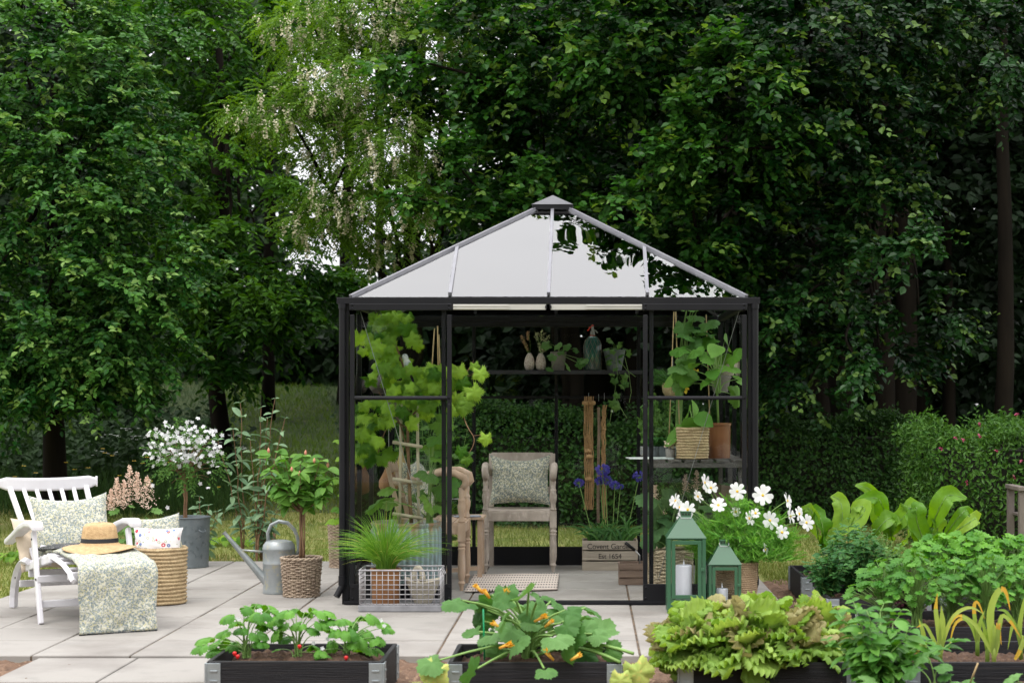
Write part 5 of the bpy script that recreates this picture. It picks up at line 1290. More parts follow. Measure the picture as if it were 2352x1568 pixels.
def shrub(name, label, cat, base, stems, lmat, smat=None, tpl=LEAFN, size=.05, k=12, r=.004, group=None, opp=True, droop=.3, nodes=None, top=.15, jit=.2):
    """stems with pairs of leaves; stems = list of tip points (world)"""
    t = thing(name, label, cat, base, group=group); B = np.array(base, float); sm, lm = MB(), MB()
    for tip in stems:
        if isinstance(tip, tuple) and len(tip) == 2: st, tip = tip; st = np.array(st, float)
        else: st = B
        tip = np.array(tip, float); c = curve(st, tip, 12, bend=(tip - st) * np.array([-.12, -.12, 0]), wob=.006); sm.tube(c, np.linspace(r, r * .4, 12), 5, cap=False)
        tt = np.linspace(top, 1, k); C = np.stack([np.interp(tt, np.linspace(0, 1, 12), c[:, i]) for i in range(3)], 1)
        for i, p in enumerate(C):
            a = i * PI / 2 + rng.normal() * .4; s = size * (1 - .55 * (tt[i] > .93)) * rng.uniform(.75, 1.15)
            for q in ((0, PI) if opp else (i * 2.4,)):
                d = np.array([math.cos(a + q), math.sin(a + q), .35 - droop + .7 * max(0, tt[i] - .75) * 2]); 
                lm.leaves(tpl, [p], [d + rng.normal(size=3) * jit], [np.array([0, -.35, 1]) + rng.normal(size=3) * jit], [s])
    sm.build('stems', smat or M['stem_g'], t, world=True, smooth=True); lm.build('leaves', lmat, t, world=True, smooth=True)
    return t
def z0bed(k): return BEDS[k][4]

# ---- strawberries
def at_bed(x, y, Y): v = at(x, y, Y); return v
for i, (x, yb, Yd, tips, lb) in enumerate([
    (700, 1490, 8.45, [(560, 1390), (590, 1412), (545, 1420), (615, 1395), (520, 1440), (600, 1440), (585, 1378), (560, 1455), (625, 1425), (640, 1460), (590, 1470), (540, 1470)], 'left'),
    (0, 0, 0, [], ''), (0, 0, 0, [], '')][:0]): pass
def strawberry(label, bx, by, Yd, tips, berries):
    base = at(bx, by, Yd); z = z0bed(1); base.z = z
    P = [np.array(at(x, y, Yd + rng.uniform(-.12, .16))) for x, y in tips]
    t = petioles('strawberry_plant', label, 'strawberry plant', base, P, [STRAWL], .072, M['l_straw'], M['stem_g'], group='strawberry plants in the raised bed', r=.0035, trifol=True)
    for x, y in berries:
        p = at(x, y, Yd - .14); b = MB(); b.lathe([(.001, -.013), (.006, -.008), (.010, .001), (.009, .007), (.004, .010), (.001, .010)], 12, p, cap=False)
        b.build('berry', M['red'], t, world=True, smooth=True)
    # tiny flowers and green fruit on their stalks
    for _ in range(6):
        p = P[rng.integers(len(P))] + np.array([rng.normal() * .008, -.03, .012]); b = MB()
        for a in range(5): b.leaves(LEAFW, [p], [(math.cos(a * 1.26), -.2, math.sin(a * 1.26))], [(0, -1, .3)], [.012])
        b.build('flower', M['petal_s'], t, world=True)
strawberry('leftmost strawberry plant, leaning out over the left end of its bed', 565, 1488, 8.40, [(465, 1480), (478, 1462), (500, 1490), (520, 1448), (545, 1425), (530, 1410), (560, 1392), (590, 1385), (600, 1405), (575, 1412), (610, 1430), (555, 1440), (590, 1450), (620, 1395), (540, 1470), (505, 1470), (600, 1470)], [(539, 1500), (546, 1507)])
strawberry('middle strawberry plant of the bed, a red berry at its foot', 682, 1492, 8.42, [(640, 1410), (660, 1400), (680, 1395), (700, 1405), (720, 1398), (745, 1400), (735, 1425), (655, 1430), (690, 1430), (710, 1440), (635, 1445), (755, 1440), (665, 1460), (720, 1480), (735, 1500), (640, 1490), (700, 1505)], [(688, 1484)])
strawberry('rightmost strawberry plant of the bed, beside the courgette', 795, 1498, 8.42, [(760, 1420), (785, 1418), (805, 1430), (830, 1412), (852, 1408), (870, 1428), (885, 1440), (800, 1445), (770, 1445), (840, 1445), (815, 1465), (860, 1462), (760, 1470), (830, 1480), (865, 1488), (740, 1492)], [(795, 1510)])

# ---- courgette
base = at(1215, 1512, 8.4); base.z = z0bed(2)
tips = [(1060, 1378), (1130, 1365), (1160, 1420), (1110, 1425), (1215, 1355), (1265, 1380), (1190, 1470), (1250, 1430), (1300, 1400), (1345, 1395), (1365, 1440), (1310, 1455), (1230, 1500), (1290, 1490), (1150, 1490), (1190, 1385), (1330, 1500), (1390, 1490), (1255, 1465), (1095, 1385), (1160, 1345), (1180, 1420), (1240, 1400), (1290, 1430), (1330, 1440), (1150, 1455), (1210, 1445), (1270, 1460), (1100, 1450), (1350, 1470), (1240, 1370), (1205, 1400), (1120, 1400), (1140, 1385), (1185, 1440), (1225, 1425), (1260, 1405), (1285, 1415), (1315, 1420), (1340, 1415), (1175, 1375), (1130, 1470), (1300, 1475), (1360, 1455)]
P = [np.array(at(x, y, 8.40 + rng.uniform(-.28, .25))) for x, y in tips]
P += [np.array(at(1010, 1515, 8.02)), np.array(at(1095, 1535, 8.0)), np.array(at(1250, 1535, 7.98))]
cg_ = petioles('courgette_plant', 'sprawling courgette plant with big lobed leaves and orange flowers before the open doors', 'courgette plant', base, P, SQ, .132, M['l_squash'], M['stem_g'], r=.009, up=.35, jit=.45)
b = MB(); yl = [np.array(at(1005, 1520, 7.99)), np.array(at(1455, 1515, 8.05)), np.array(at(1425, 1540, 8.02))]
b.leaves(SQ[0], yl, [(-.3, 0, -1), (.35, 0, -.9), (.0, 0, -1)], [(-.2, -1, .3)] * 3, [.14, .14, .10], r=[.5, .6, .2]); b.build('leaves', mat('yellowed_leaf', (.42, .48, .12), (.28, .38, .08), rough=.6, nscale=12, c3=(.55, .45, .12)), cg_, world=True, smooth=True)['label'] = 'yellowing leaf hanging over the bed edge'
b = MB()
for x, y in ((1455, 1500), (1425, 1520)): b.tube(curve(base, at(x, y, 8.1), 8, bend=(0, 0, .06)), .008, 6)
b.build('stems', M['stem_g'], cg_, world=True, smooth=True)
for x, y, s in [(1160, 1372, .07), (1100, 1352, .05), (1117, 1362, .04), (1240, 1420, .06), (1160, 1482, .06), (1262, 1505, .06), (1323, 1508, .045), (1140, 1435, .045), (1262, 1430, .04)]:
    p = np.array(at(x, y, 8.05 if y > 1470 else 8.25)); b = MB(); dv = unit(np.array([rng.normal() * .6, -.3, .6]))
    for a in range(6):
        o = rvec(1)[0] * .35; b.leaves(LEAFN, [p], [dv + o], [rvec(1)[0]], [s * .75])
    b.tube([p - dv * .03, p + dv * s * .4], [.006, .010], 6); b.build('flower', M['orange'], cg_, world=True, smooth=True)
t = MB(); t.tube([at(1113, 1520, 8.35), at(1110, 1398, 8.35)], .0045, 6); tag(t.build('plant_stake', mat('green_plastic', (.0, .28, .10), rough=.4), smooth=True), 'thin bright green plastic stake in the courgette bed', 'plant stake')

# ---- lettuces: frilly leaves packed together
def frill(seed, n=25):
    R = random.Random(seed); v = []; f = []; rows = 9
    for i in range(rows):
        y = i / (rows - 1); w_ = .10 + .48 * math.sin(min(1, y * 1.15) * PI / 1.7) ** 1.2
        for j in range(n):
            u = -1 + 2 * j / (n - 1); e = abs(u) ** 2 * y + (y > .8) * .8
            v.append((u * w_ * (1 + .10 * math.sin(i * 1.9 + seed)), y - .34 * u * u * y + .05 * math.sin(j * 1.5 + seed) * e, .16 * u * u + e * .11 * math.sin(j * 1.55 + i * .9 + seed) + R.uniform(-.02, .02) * e - .34 * y * y))
    for i in range(rows - 1):
        for j in range(n - 1): f.append((i * n + j, i * n + j + 1, (i + 1) * n + j + 1, (i + 1) * n + j))
    return T(v, f)
FR = [frill(s) for s in (1, 2, 3)]
lbls = ['lettuce at the left front corner of its bed, spilling over the boards', 'pale lettuce in the middle front of its bed', 'lettuce at the right front, leaving a patch of soil beside it', 'lettuce in the left back, rising before the tall green lantern', 'tallest lettuce in the back row of its bed', 'reddish lettuce at the right back of its bed']
for i, (x, y, Yd, h_) in enumerate([(1600, 1480, 8.22, .22), (1715, 1480, 8.2, .24), (1830, 1485, 8.24, .20), (1630, 1440, 8.5, .24), (1740, 1435, 8.52, .25), (1870, 1450, 8.5, .22)]):
    c = at(x, 1500, Yd); c.z = z0bed(3)
    t = thing('lettuce', 'curly ' + lbls[i], 'lettuce', c, group='curly lettuces in the raised bed'); lm = MB()
    n = 90; a = rng.uniform(0, 2 * PI, n); el = rng.uniform(-.15, 1.45, n); d = np.stack([np.cos(a) * np.cos(el), np.sin(a) * np.cos(el), np.sin(el)], 1)
    pos = np.array(c) + d * rng.uniform(.02, .11, n)[:, None] * np.array([1, 1, 1]) + np.array([0, 0, .04])
    nn = np.array([0, 0, 1.]) - d * d[:, 2:3] + d * .1; nn += rng.normal(size=(n, 3)) * .55; d = unit(d + rng.normal(size=(n, 3)) * .25)
    for k in range(3):
        s = np.arange(n) % 3 == k; rr = rng.random(s.sum()) * .78; rr[(d[s][:, 2] > .45) & (rng.random(s.sum()) * .6 < (.24 if i in (5, 2) else .15))] = .95
        lm.leaves(FR[k], pos[s], d[s] + np.array([0, 0, .12]), nn[s], (h_ * .68) * rng.uniform(.5, 1.2, s.sum()), r=rr)
    lm.build('leaves', M['l_lettuce'], t, world=True, smooth=True)

# ---- lower right: lilac-like pepper shrub and seedlings
base = at(2010, 1572, 7.75); base.z = .09
tips = [np.array(at(x, y, 7.8 + rng.uniform(-.15, .2))) for x, y in [(1925, 1405), (1960, 1380), (1990, 1400), (2030, 1385), (2070, 1400), (1945, 1450), (1900, 1470), (2095, 1440), (2130, 1470), (2165, 1490), (2060, 1450), (2000, 1450), (2020, 1490), (1950, 1500), (2100, 1500), (1990, 1530), (2050, 1530), (2210, 1470), (1975, 1425)]]
shrub('pepper_plant', 'bushy green plant with pointed leaves in the soil heap at the lower right', 'plant', base, [p for p in tips], M['l_pepper'], tpl=BIG, size=.088, k=11, r=.005, droop=.45, top=.2)
for lb, x, y, s in [('lowest squash seedling, left one of the row at the bottom edge', 1985, 1560, .11), ('tall squash seedling on a pale stalk beside the pointed leaved bush', 2130, 1505, .09), ('squash seedling in the middle of the bottom edge, before the garlic bed', 2178, 1545, .10),
                    ('squash seedling at the bottom edge left of the thin cane', 2235, 1562, .09), ('squash seedling nearest the bottom right corner', 2330, 1548, .10)]:
    bs = at(x + 12, 1590, 7.6); bs.z = .08
    petioles('squash_seedling', 'young ' + lb, 'seedling', bs, [np.array(at(x + dx, y + dy, 7.6)) for dx, dy in ((0, 0), (26, 22), (-24, 26))], SQ, s, M['l_squash'], M['stem_g'], group='squash seedlings in the soil heap', r=.004)
t = MB(); t.tube([at(2228, 1568, 7.55), at(2246, 1522, 7.5)], .004, 5); tag(t.build('cane', M['cane'], smooth=True), 'thin slanting cane between the seedlings at the lower right', 'cane')

# ---- garlic
gz = z0bed(4)
def garlic(label, x, yb, Yd, lv):
    base = at(x, yb, Yd); base.z = gz
    t = thing('garlic_plant', label, 'garlic', base, group='yellowing garlic plants'); lm, ym = MB(), MB(); B = np.array(base)
    s_ = MB(); s_.tube([B, B + np.array([0, 0, .12])], [.011, .009], 8); s_.build('stalk', M['l_garlic'], t, world=True, smooth=True)
    for (pts, wd, yl) in lv:
        P = np.array([B + np.array([0, 0, .05])] + [np.array(at(px, py, Yd - .02)) for px, py in pts]); n = 14
        tt = np.linspace(0, 1, len(P)); q = np.linspace(0, 1, n); C = np.stack([np.interp(q, tt, P[:, i]) for i in range(3)], 1)
        for _ in range(2): C[1:-1] = (C[:-2] + 2 * C[1:-1] + C[2:]) / 4
        w_ = wd * np.interp(q, [0, .3, .7, 1], [.6, 1, .75, .08])
        if yl <= 0: lm.blade(C, w_, nrm=(0, -1, .3))
        else:
            ym = MB(); c_ = int(n * (1 - yl)); lm.blade(C[:c_ + 1], w_[:c_ + 1], nrm=(0, -1, .3)) if c_ > 1 else None; (ym.blade(C[c_:], w_[c_:], nrm=(0, -1, .3)), ym.build('dry_tip', M['l_yellow'], t, world=True, smooth=True))
    lm.build('leaves', M['l_garlic'], t, world=True, smooth=True)
garlic('garlic plant farthest left, with one upright orange tip', 2160, 1515, 8.35, [([(2155, 1440), (2148, 1400), (2153, 1362)], .013, .35), ([(2165, 1440), (2162, 1390)], .017, 0), ([(2175, 1440), (2195, 1405), (2230, 1390), (2260, 1410)], .010, .0), ([(2145, 1470), (2125, 1430), (2105, 1440)], .009, .2)])
garlic('small pale garlic plant at the left end, behind the bush', 2125, 1500, 8.45, [([(2120, 1450), (2110, 1420)], .012, 0), ([(2118, 1470), (2105, 1500), (2108, 1530)], .008, .5)])
garlic('garlic plant in the middle of its bed, with an arching brown tip', 2245, 1495, 8.6, [([(2240, 1430), (2235, 1390), (2245, 1375), (2262, 1420)], .010, .6), ([(2250, 1430), (2262, 1400)], .010, 0), ([(2235, 1440), (2215, 1415), (2190, 1430), (2180, 1490)], .009, .5), ([(2246, 1450), (2240, 1420)], .012, 0)])
garlic('tallest garlic plant, broad upright leaves and a bent yellow tip', 2283, 1518, 8.28, [([(2275, 1450), (2272, 1400), (2290, 1355), (2310, 1345), (2320, 1400)], .018, .3), ([(2262, 1470), (2240, 1430), (2200, 1405), (2180, 1440)], .010, .3), ([(2288, 1460), (2282, 1430)], .020, 0), ([(2292, 1460), (2293, 1420), (2300, 1480)], .012, .55), ([(2295, 1440), (2300, 1405), (2325, 1430), (2345, 1465)], .011, .3)])
garlic('thin garlic plant just left of the tallest one', 2268, 1512, 8.32, [([(2262, 1450), (2255, 1420)], .010, 0), ([(2270, 1460), (2268, 1430)], .009, 0)])
garlic('garlic plant leaning at the right edge of the frame', 2345, 1495, 8.5, [([(2340, 1440), (2350, 1390), (2360, 1350)], .012, .2), ([(2335, 1440), (2310, 1400), (2290, 1400)], .010, 0), ([(2340, 1450), (2325, 1430), (2315, 1490)], .011, 0), ([(2360, 1450), (2340, 1500), (2320, 1530)], .013, .4)])

# ---- parsley, celery, mint, purple sedum, horseradish
def bed_herb(name, label, cat, c, n, rx, ry, h, tpls, size, m, r=.003, **k):
    return petioles(name, label, cat, c, dome(c, n, rx, ry, h), tpls, size, M[m], M['stem_g'], r=r, **k)
for i, (x, Yd, h_, lb) in enumerate([(2030, 9.7, .30, 'leftmost in its bed, beside the soil path'), (2105, 9.62, .36, 'second from the left, before the purple plant'), (2185, 9.75, .30, 'in the middle of the row, behind the tall garlic'), (2265, 9.65, .34, 'right of the middle, behind the bent garlic tip'), (2335, 9.75, .32, 'rightmost, cut by the edge of the picture')]):
    c = at(x, 1400, Yd); c.z = z0bed(5)
    bed_herb('parsley_plant', 'leafy parsley plant ' + lb, 'parsley', c, 105, .19, .22, h_ + .08, PAR, .070, 'l_parsley', group='parsley plants in the raised bed')
for i, (x, Yd, h_, lb) in enumerate([(2150, 11.0, .42, 'left, behind the purple sedum'), (2225, 11.05, .44, 'middle'), (2300, 11.0, .42, 'right'), (2350, 11.1, .40, 'rightmost, at the edge of the picture')]):
    c = at(x, 1350, Yd); c.z = z0bed(6)
    bed_herb('celery_plant', 'tall celery plant before the weigela, ' + lb, 'celery', c, 120, .20, .24, h_, PAR, .092, 'l_celery', group='celery plants in the raised bed')
for x, Yd, h_, lb in [(1905, 11.0, .40, 'hanging over the left corner of its bed'), (1985, 11.1, .46, 'right of the one over the corner'), (1950, 11.35, .50, 'standing at the back of its bed')]:
    c = at(x, 1350, Yd); c.z = z0bed(7)
    tips = dome(c, 32, .17, .2, h_)
    shrub('mint_plant', 'dark green mint plant ' + lb, 'mint', c, list(tips), M['l_mint'], tpl=BIG, size=.058, k=9, r=.003, group='mint plants beside the soil path', droop=.3, top=.25)
c = at(2050, 1350, 11.05); c.z = z0bed(6)
shrub('basil_plant', 'light green broad leaved herb between the mint and the purple plant', 'herb', c, list(dome(c, 26, .16, .18, .36)), M['l_mid'], tpl=BIG, size=.05, k=8, droop=.2, top=.3)
c = at(2090, 1330, 10.35); c.z = 0.0
shrub('purple_sorrel', 'dark purple leaved plant with tiny yellow flowers among the green herbs', 'plant', c, list(dome(c, 50, .15, .15, .44)), M['l_purple'], M['l_purple'], tpl=LEAFW, size=.028, k=16, droop=.2, top=.2)
c = at(2040, 1290, 12.1); c.z = z0bed(8)
shrub('white_flowering_herb', 'low herb with tiny white flowers in front of the horseradish', 'herb', c, list(dome(c, 34, .22, .14, .36)), M['l_mid'], tpl=LEAFN, size=.03, k=10, top=.3)
def horseradish(label, bx, Yd, lv):
    c = at(bx, 1300, Yd); c.z = z0bed(8); B = np.array(c)
    t = thing('horseradish_plant', label, 'horseradish', c, group='horseradish plants'); sm, lm = MB(), MB()
    for (x0, y0, x1, y1, w_) in lv:     # leaf from its stalk end to its tip
        yy = Yd + rng.uniform(-.15, .15); p = np.array(at(x0, y0, yy)); q = np.array(at(x1, y1, yy + rng.uniform(-.08, .08)))
        sm.tube(curve(B + rng.normal(size=3) * .02, p, 6, bend=(0, 0, .04)), [.009, .009, .008, .007, .006, .005], 6)
        w_ *= .80; n = 13; C = curve(p, q, n, bend=(rng.normal() * .05, -.10, .06)); C[-4:] += (np.array([rng.normal() * .05, -.05, -.05])[None] * np.array([.15, .4, .75, 1.1])[:, None]); tt = np.linspace(0, 1, n)
        wd = w_ * np.sin(np.clip(tt * .93 + .05, 0, 1) * PI) ** .6
        d = unit(np.gradient(C, axis=0)); nn = np.array([rng.normal() * .8, -1, .35]); x = unit(np.cross(d, nn)); nr = np.cross(x, d)
        V = []
        for u in (-1, -.66, -.33, 0, .33, .66, 1):
            ruf = .024 * np.sin(tt * 17 + u * 2.5 + x0) * abs(u) ** 2
            V.append(C + x * (wd * u)[:, None] + nr * (.10 * w_ / .1 * .35 * abs(u) ** 1.3 * (wd / w_) + ruf + .006 * np.sin(tt * 40) * (1 - abs(u)))[:, None])
        V = np.concatenate(V); i = np.arange(6)[:, None] * n; j = np.arange(n - 1)[None]
        lm.add(V, [np.stack([i + j, i + j + 1, i + j + n + 1, i + j + n], -1).reshape(-1, 4)], rng.random())
        sm.tube(C + nr * .001, np.linspace(.005, .0015, n), 5)
    sm.build('stems', M['stem_g'], t, world=True, smooth=True); lm.build('leaves', M['l_horse'], t, world=True, smooth=True)
horseradish('leftmost big leaved horseradish beside the soil path', 1905, 12.3, [(1890, 1260, 1860, 1165, .085), (1915, 1260, 1905, 1120, .075), (1900, 1240, 1955, 1150, .09), (1880, 1240, 1845, 1155, .06), (1915, 1290, 1880, 1230, .06), (1925, 1240, 1970, 1180, .075)])
horseradish('middle horseradish with the tallest twisted leaf', 2020, 12.45, [(2010, 1240, 1965, 1095, .065), (2030, 1230, 2085, 1150, .09), (2005, 1230, 2060, 1190, .07), (2040, 1220, 2000, 1130, .075), (1995, 1270, 1960, 1200, .07), (2050, 1270, 2080, 1215, .06), (2050, 1240, 2110, 1190, .07)])
horseradish('rightmost horseradish, leaves spread wide before the weigela bush', 2140, 12.3, [(2125, 1250, 2120, 1150, .085), (2140, 1210, 2190, 1125, .09), (2145, 1270, 2150, 1170, .065), (2160, 1240, 2240, 1185, .06), (2110, 1250, 2085, 1180, .075), (2170, 1230, 2230, 1165, .05), (2140, 1290, 2120, 1230, .06), (2100, 1270, 2150, 1220, .05)])

# ---- cosmos in a woven planter
cb = gnd(1690, 1392); cb = Vector(((1692 - CX) / F * 11.5, 11.50, 0))
t = MB(); o = coil_basket(.125, .135, .30, 22, 120, bulge=.010, amp=.003).build('woven_planter', M['seagrass_p'], smooth=True); o.location = cb
tag(o, 'pale woven planter of white cosmos behind the two green lanterns', 'basket')
c = Vector((cb.x, cb.y, .26)); B = np.array(c)
t = thing('cosmos', 'white flowering cosmos with feathery leaves in the woven planter', 'flowering plant', c)
sm, lm = MB(), MB()
fl = [(1618, 1108, .052, 1, .4), (1602, 1140, .04, .5, .3), (1633, 1120, .04, 0, 1), (1693, 1128, .052, .2, .9), (1752, 1137, .062, 0, 1), (1808, 1150, .052, .9, .3), (1650, 1160, .048, 0, .3), (1690, 1175, .03, 0, .5), (1720, 1190, .045, .6, .4),
      (1768, 1195, .055, .5, .8), (1815, 1185, .05, 1, .4), (1835, 1180, .045, .9, .5), (1852, 1200, .05, .6, .8), (1796, 1222, .042, .3, .9), (1757, 1262, .042, 1, .2), (1560, 1165, .05, .8, .4), (1580, 1170, .05, -.3, .5), (1552, 1150, .045, -.6, .4), (1568, 1190, .042, .2, .5), (1735, 1178, .03, .2, .4)]
for (x, y, s, fx, fz) in fl:
    pm, em = MB(), MB()
    Yd = 11.4 + rng.uniform(-.12, .12); p = np.array(at(x, y, Yd)); st = B + np.array([rng.uniform(-.07, .07), rng.uniform(-.07, .07), 0])
    if y > 1240: st = p + np.array([-.08, 0, .08])
    sm.tube(curve(st, p, 9, bend=(0, 0, .05 + .1 * abs(p[0] - B[0]))), [.0028] * 9, 5, cap=False)
    nv = unit(np.array([fx * (1 if rng.random() < 1 else -1), -fz - .15, .25])); u = unit(np.cross(nv, [0, 0, 1.])); v = np.cross(u, nv)
    for a in range(8):
        an = a * PI / 4 + rng.normal() * .08; d = u * math.cos(an) + v * math.sin(an) + nv * .18
        pm.leaves(PETAL, [p], [d + rng.normal(size=3) * .08], [nv + rng.normal(size=3) * .15], [s * 1.15])
    em.lathe([(.001, -.004), (.009, 0), (.009, .004), (.005, .008), (.001, .009)], 10, p, cap=False, M=Vector(nv).to_track_quat('Z', 'Y').to_matrix())
    fo = pm.build('flower', M['petal'], t, world=True, smooth=True); eo = em.build('flower_centre', M['cosmos_c'], t, world=True, smooth=True); eo.parent = fo
for _ in range(0):   # buds
    p = B + np.array([rng.uniform(-.32, .4), rng.uniform(-.1, .1), rng.uniform(.2, .5)]); em.lathe([(.001, -.007), (.007, 0), (.001, .007)], 8, p, cap=False, r=.9) if False else None
n = 720; a = rng.uniform(0, 2 * PI, n); q = rng.random(n) ** .5
P = B + np.stack([q * np.cos(a) * .34 + .04, q * np.sin(a) * .2, .04 + rng.random(n) * .44 * (1.15 - q * .8)], 1)
def feathery(lm, P, size, D=None, k=9):
    n = len(P); D = rvec(n) if D is None else D; D[:, 2] = np.abs(D[:, 2]) * .6 + .1; D = unit(D); S = unit(np.cross(D, rvec(n))); 
    for i in range(k):
        t_ = (i + 1) / k; o = P + D * (size * t_)
        for sgn in (-1, 1): lm.leaves(NEEDLE, o, D * .8 + S * sgn, rvec(n), size * .42 * (1.1 - t_ * .5))
    lm.leaves(NEEDLE, P, D, rvec(n), size * 1.1)
NEEDLE = T([(-.05, 0, 0), (.05, 0, 0), (.02, 1, 0), (-.02, 1, 0)], [(0, 1, 2, 3)])
feathery(lm, P, .10)
for _ in range(34):
    e = P[rng.integers(n)]; sm.tube(curve(B + rng.normal(size=3) * .04 * np.array([1, 1, 0]), e, 7, bend=(0, 0, .04)), .0025, 4, cap=False)
sm.build('stems', M['stem_g'], t, world=True, smooth=True); lm.build('leaves', M['l_cosmos'], t, world=True)


# ---- fine grass in the clay pot
def grass_clump(name, label, base, n, ln, spread, m, wd=.0022, bot=.05):
    t = thing(name, label, 'grass plant', base); lm = MB(); B = np.array(base)
    for i in range(n):
        a = rng.uniform(0, 2 * PI); q = rng.random() ** .7; out = np.array([math.cos(a), math.sin(a), 0]); L_ = ln * rng.uniform(.55, 1.1)
        s = B + out * bot * rng.random(); tt = np.linspace(0, 1, 8); hor = q * spread * L_; up_ = L_ * math.sqrt(max(.1, 1 - (q * .7) ** 2))
        C = s + out * (hor * tt ** 1.7)[:, None] + np.array([0, 0, 1]) * (up_ * (tt - .62 * q * tt ** 2.6))[:, None] + rng.normal(size=3) * .012 * tt[:, None]
        lm.blade(C, wd * np.array([.8, 1, 1, .95, .85, .65, .4, .08]), nrm=np.cross(out, [0, 0, 1]) * .4 + np.array([0, -1, .3]), r=rng.random(), fold=.4)
    lm.build('blades', m, t, world=True); return t
grass_clump('ornamental_grass', 'fountain of fine green grass growing from the brown pot in the wire crate', gp_loc + Vector((0, 0, .20)), 560, .47, 1.0, M['l_grass'], bot=.06)

# ---- left patio plants
# white flowering standard
c = Vector((zt.x - .02, zt.y, .36)); B = np.array(c)
t = thing('flowering_standard', 'small standard tree covered in white flowers in the dark zinc tub', 'flowering plant', c)
wb = MB()
for dx in (-.012, .0, .014): wb.tube(curve(B + np.array([dx, 0, 0]), B + np.array([dx * .3, 0, .36]), 7, wob=.004), .009, 6)
cen = np.array(at(422, 1040, zt.y)); lm, fm = MB(), MB()
n = 190; u = rvec(n); P = cen + u * (rng.random(n) ** .45)[:, None] * np.array([.28, .2, .25]) + np.array([0, 0, -.03])
for e in P[:60]: wb.tube(curve(B + np.array([0, 0, .34]), e, 6, bend=(0, 0, .03)), [.006, .005, .004, .003, .002, .0015], 4, cap=False)
sprays(lm, None, P, u, .11, 9, .036, LEAFN, .2, flat=.7)
def small_flowers(fm, pts, s, k=5, face=(0, -1, .4)):
    for p in pts:
        nv = unit(np.array(face) + rng.normal(size=3) * .5); u = unit(np.cross(nv, [0, 0, 1.])); v = np.cross(u, nv)
        for a in range(k):
            an = a * 2 * PI / k; fm.leaves(LEAFW, [p], [u * math.cos(an) + v * math.sin(an) + nv * .12], [nv], [s])
ex = [np.array(at(x, y, zt.y - .1)) for x, y in [(358, 985), (365, 992), (385, 992), (440, 985), (452, 990), (448, 980), (398, 1002), (505, 1025), (490, 1015), (470, 1012), (385, 1165), (350, 1115), (352, 1070), (480, 1085), (478, 1120), (460, 1110)]]
n2 = 210; u2 = rvec(n2); u2[:, 1] = -np.abs(u2[:, 1]); P2 = cen + u2 * rng.uniform(.35, 1.2, n2)[:, None] * np.array([.29, .22, .23]) + np.array([.01, 0, .03]); P2 = P2[P2[:, 2] > cen[2] - .12]
small_flowers(fm, list(P2) + ex, .021)
wb.build('trunk', M['stem_b'], t, world=True, smooth=True); lm.build('leaves', M['l_mid'], t, world=True); fm.build('flowers', M['petal_s'], t, world=True)
# astilbe
c = Vector((ast.x, ast.y, .22)); B = np.array(c)
tips = np.concatenate([dome(c, 60, .22, .16, .30), [np.array(at(x, y, 12.35)) for x, y in ((260, 1200), (335, 1190), (350, 1170), (270, 1170), (300, 1160))]])
t = petioles('astilbe', 'astilbe with feathery pale pink plumes behind the white deck chair', 'flowering plant', c, tips, PAR, .09, M['l_mid'], M['stem_g'], r=.002)
def plume(b, tip, ln, w_, n=340):
    tip = np.array(tip); tt = rng.random(n) ** .8
    br = (rng.integers(0, 13, n) + .3 * rng.random(n)) / 13; side = rng.choice([-1, 1], n); q = rng.random(n)
    wloc = w_ * (br ** .8) * q
    P = tip - np.array([0, 0, 1]) * (br * ln)[:, None] + np.stack([side * wloc * np.abs(np.cos(tt * 6)), wloc * np.sin(tt * 6) * .7, wloc * .55], 1) + rng.normal(size=(n, 3)) * .004
    b.leaves(LEAFW, P, rvec(n), rvec(n), .011)
b = MB()
for x, y, ln, w_ in [(297, 1072, .26, .10), (338, 1095, .24, .10), (268, 1100, .20, .06), (255, 1125, .16, .05), (285, 1105, .2, .07), (315, 1085, .22, .07)]: plume(b, at(x, y, 12.35), ln, w_)
b.build('plumes', M['astilbe'], t, world=True)
# grasses beside the basket
g = at(345, 1300, 11.9); g.z = 0
grass_clump('tall_grass_tuft', 'few tall flowering grass stems between the deck chair arm and the seagrass basket', g, 26, .52, .35, M['l_grey'], bot=.03)
# tibouchina standard in the rattan pot
c = Vector((rb.x, rb.y, .24)); B = np.array(c); cen = np.array(at(688, 1110, rb.y))
t = thing('standard_plant', 'standard plant with fuzzy drooping leaves and pink buds, beside the watering can', 'potted plant', c)
wb = MB(); 
for dx, dy in ((-.012, 0), (.012, 0), (0, .012)): wb.tube(curve(B + np.array([dx, dy, 0]), B + np.array([dx * .5, dy, .36]), 6, wob=.003), .007, 6)
wb.tube([B + np.array([.02, 0, 0]), B + np.array([.022, 0, .42])], .005, 6); lm = MB()
ends = [np.array(at(x, y, rb.y + rng.uniform(-.15, .12))) for x, y in [(622, 1045), (640, 1035), (655, 1060), (620, 1080), (640, 1095), (665, 1050), (690, 1065), (700, 1045), (715, 1050), (735, 1060), (755, 1075), (760, 1100), (745, 1120), (725, 1090), (700, 1095), (680, 1110), (655, 1120), (640, 1130), (670, 1135), (715, 1125), (735, 1135), (690, 1085), (660, 1085), (720, 1070), (625, 1105), (700, 1130)]]
for e in ends:
    cc_ = curve(B + np.array([0, 0, .34]), e, 8, bend=(0, 0, -.03)); wb.tube(cc_, np.linspace(.005, .002, 8), 5, cap=False)
    for p in cc_[4:]:
        k = 3; a = rng.uniform(0, 6.28, k); d = np.stack([np.cos(a), np.sin(a) * .8, rng.uniform(-.7, .25, k)], 1)
        lm.leaves(BIG, [p] * k, d, np.array([0, -.5, .9]) + rng.normal(size=(k, 3)) * .3, .10 * rng.uniform(.7, 1.15, k))
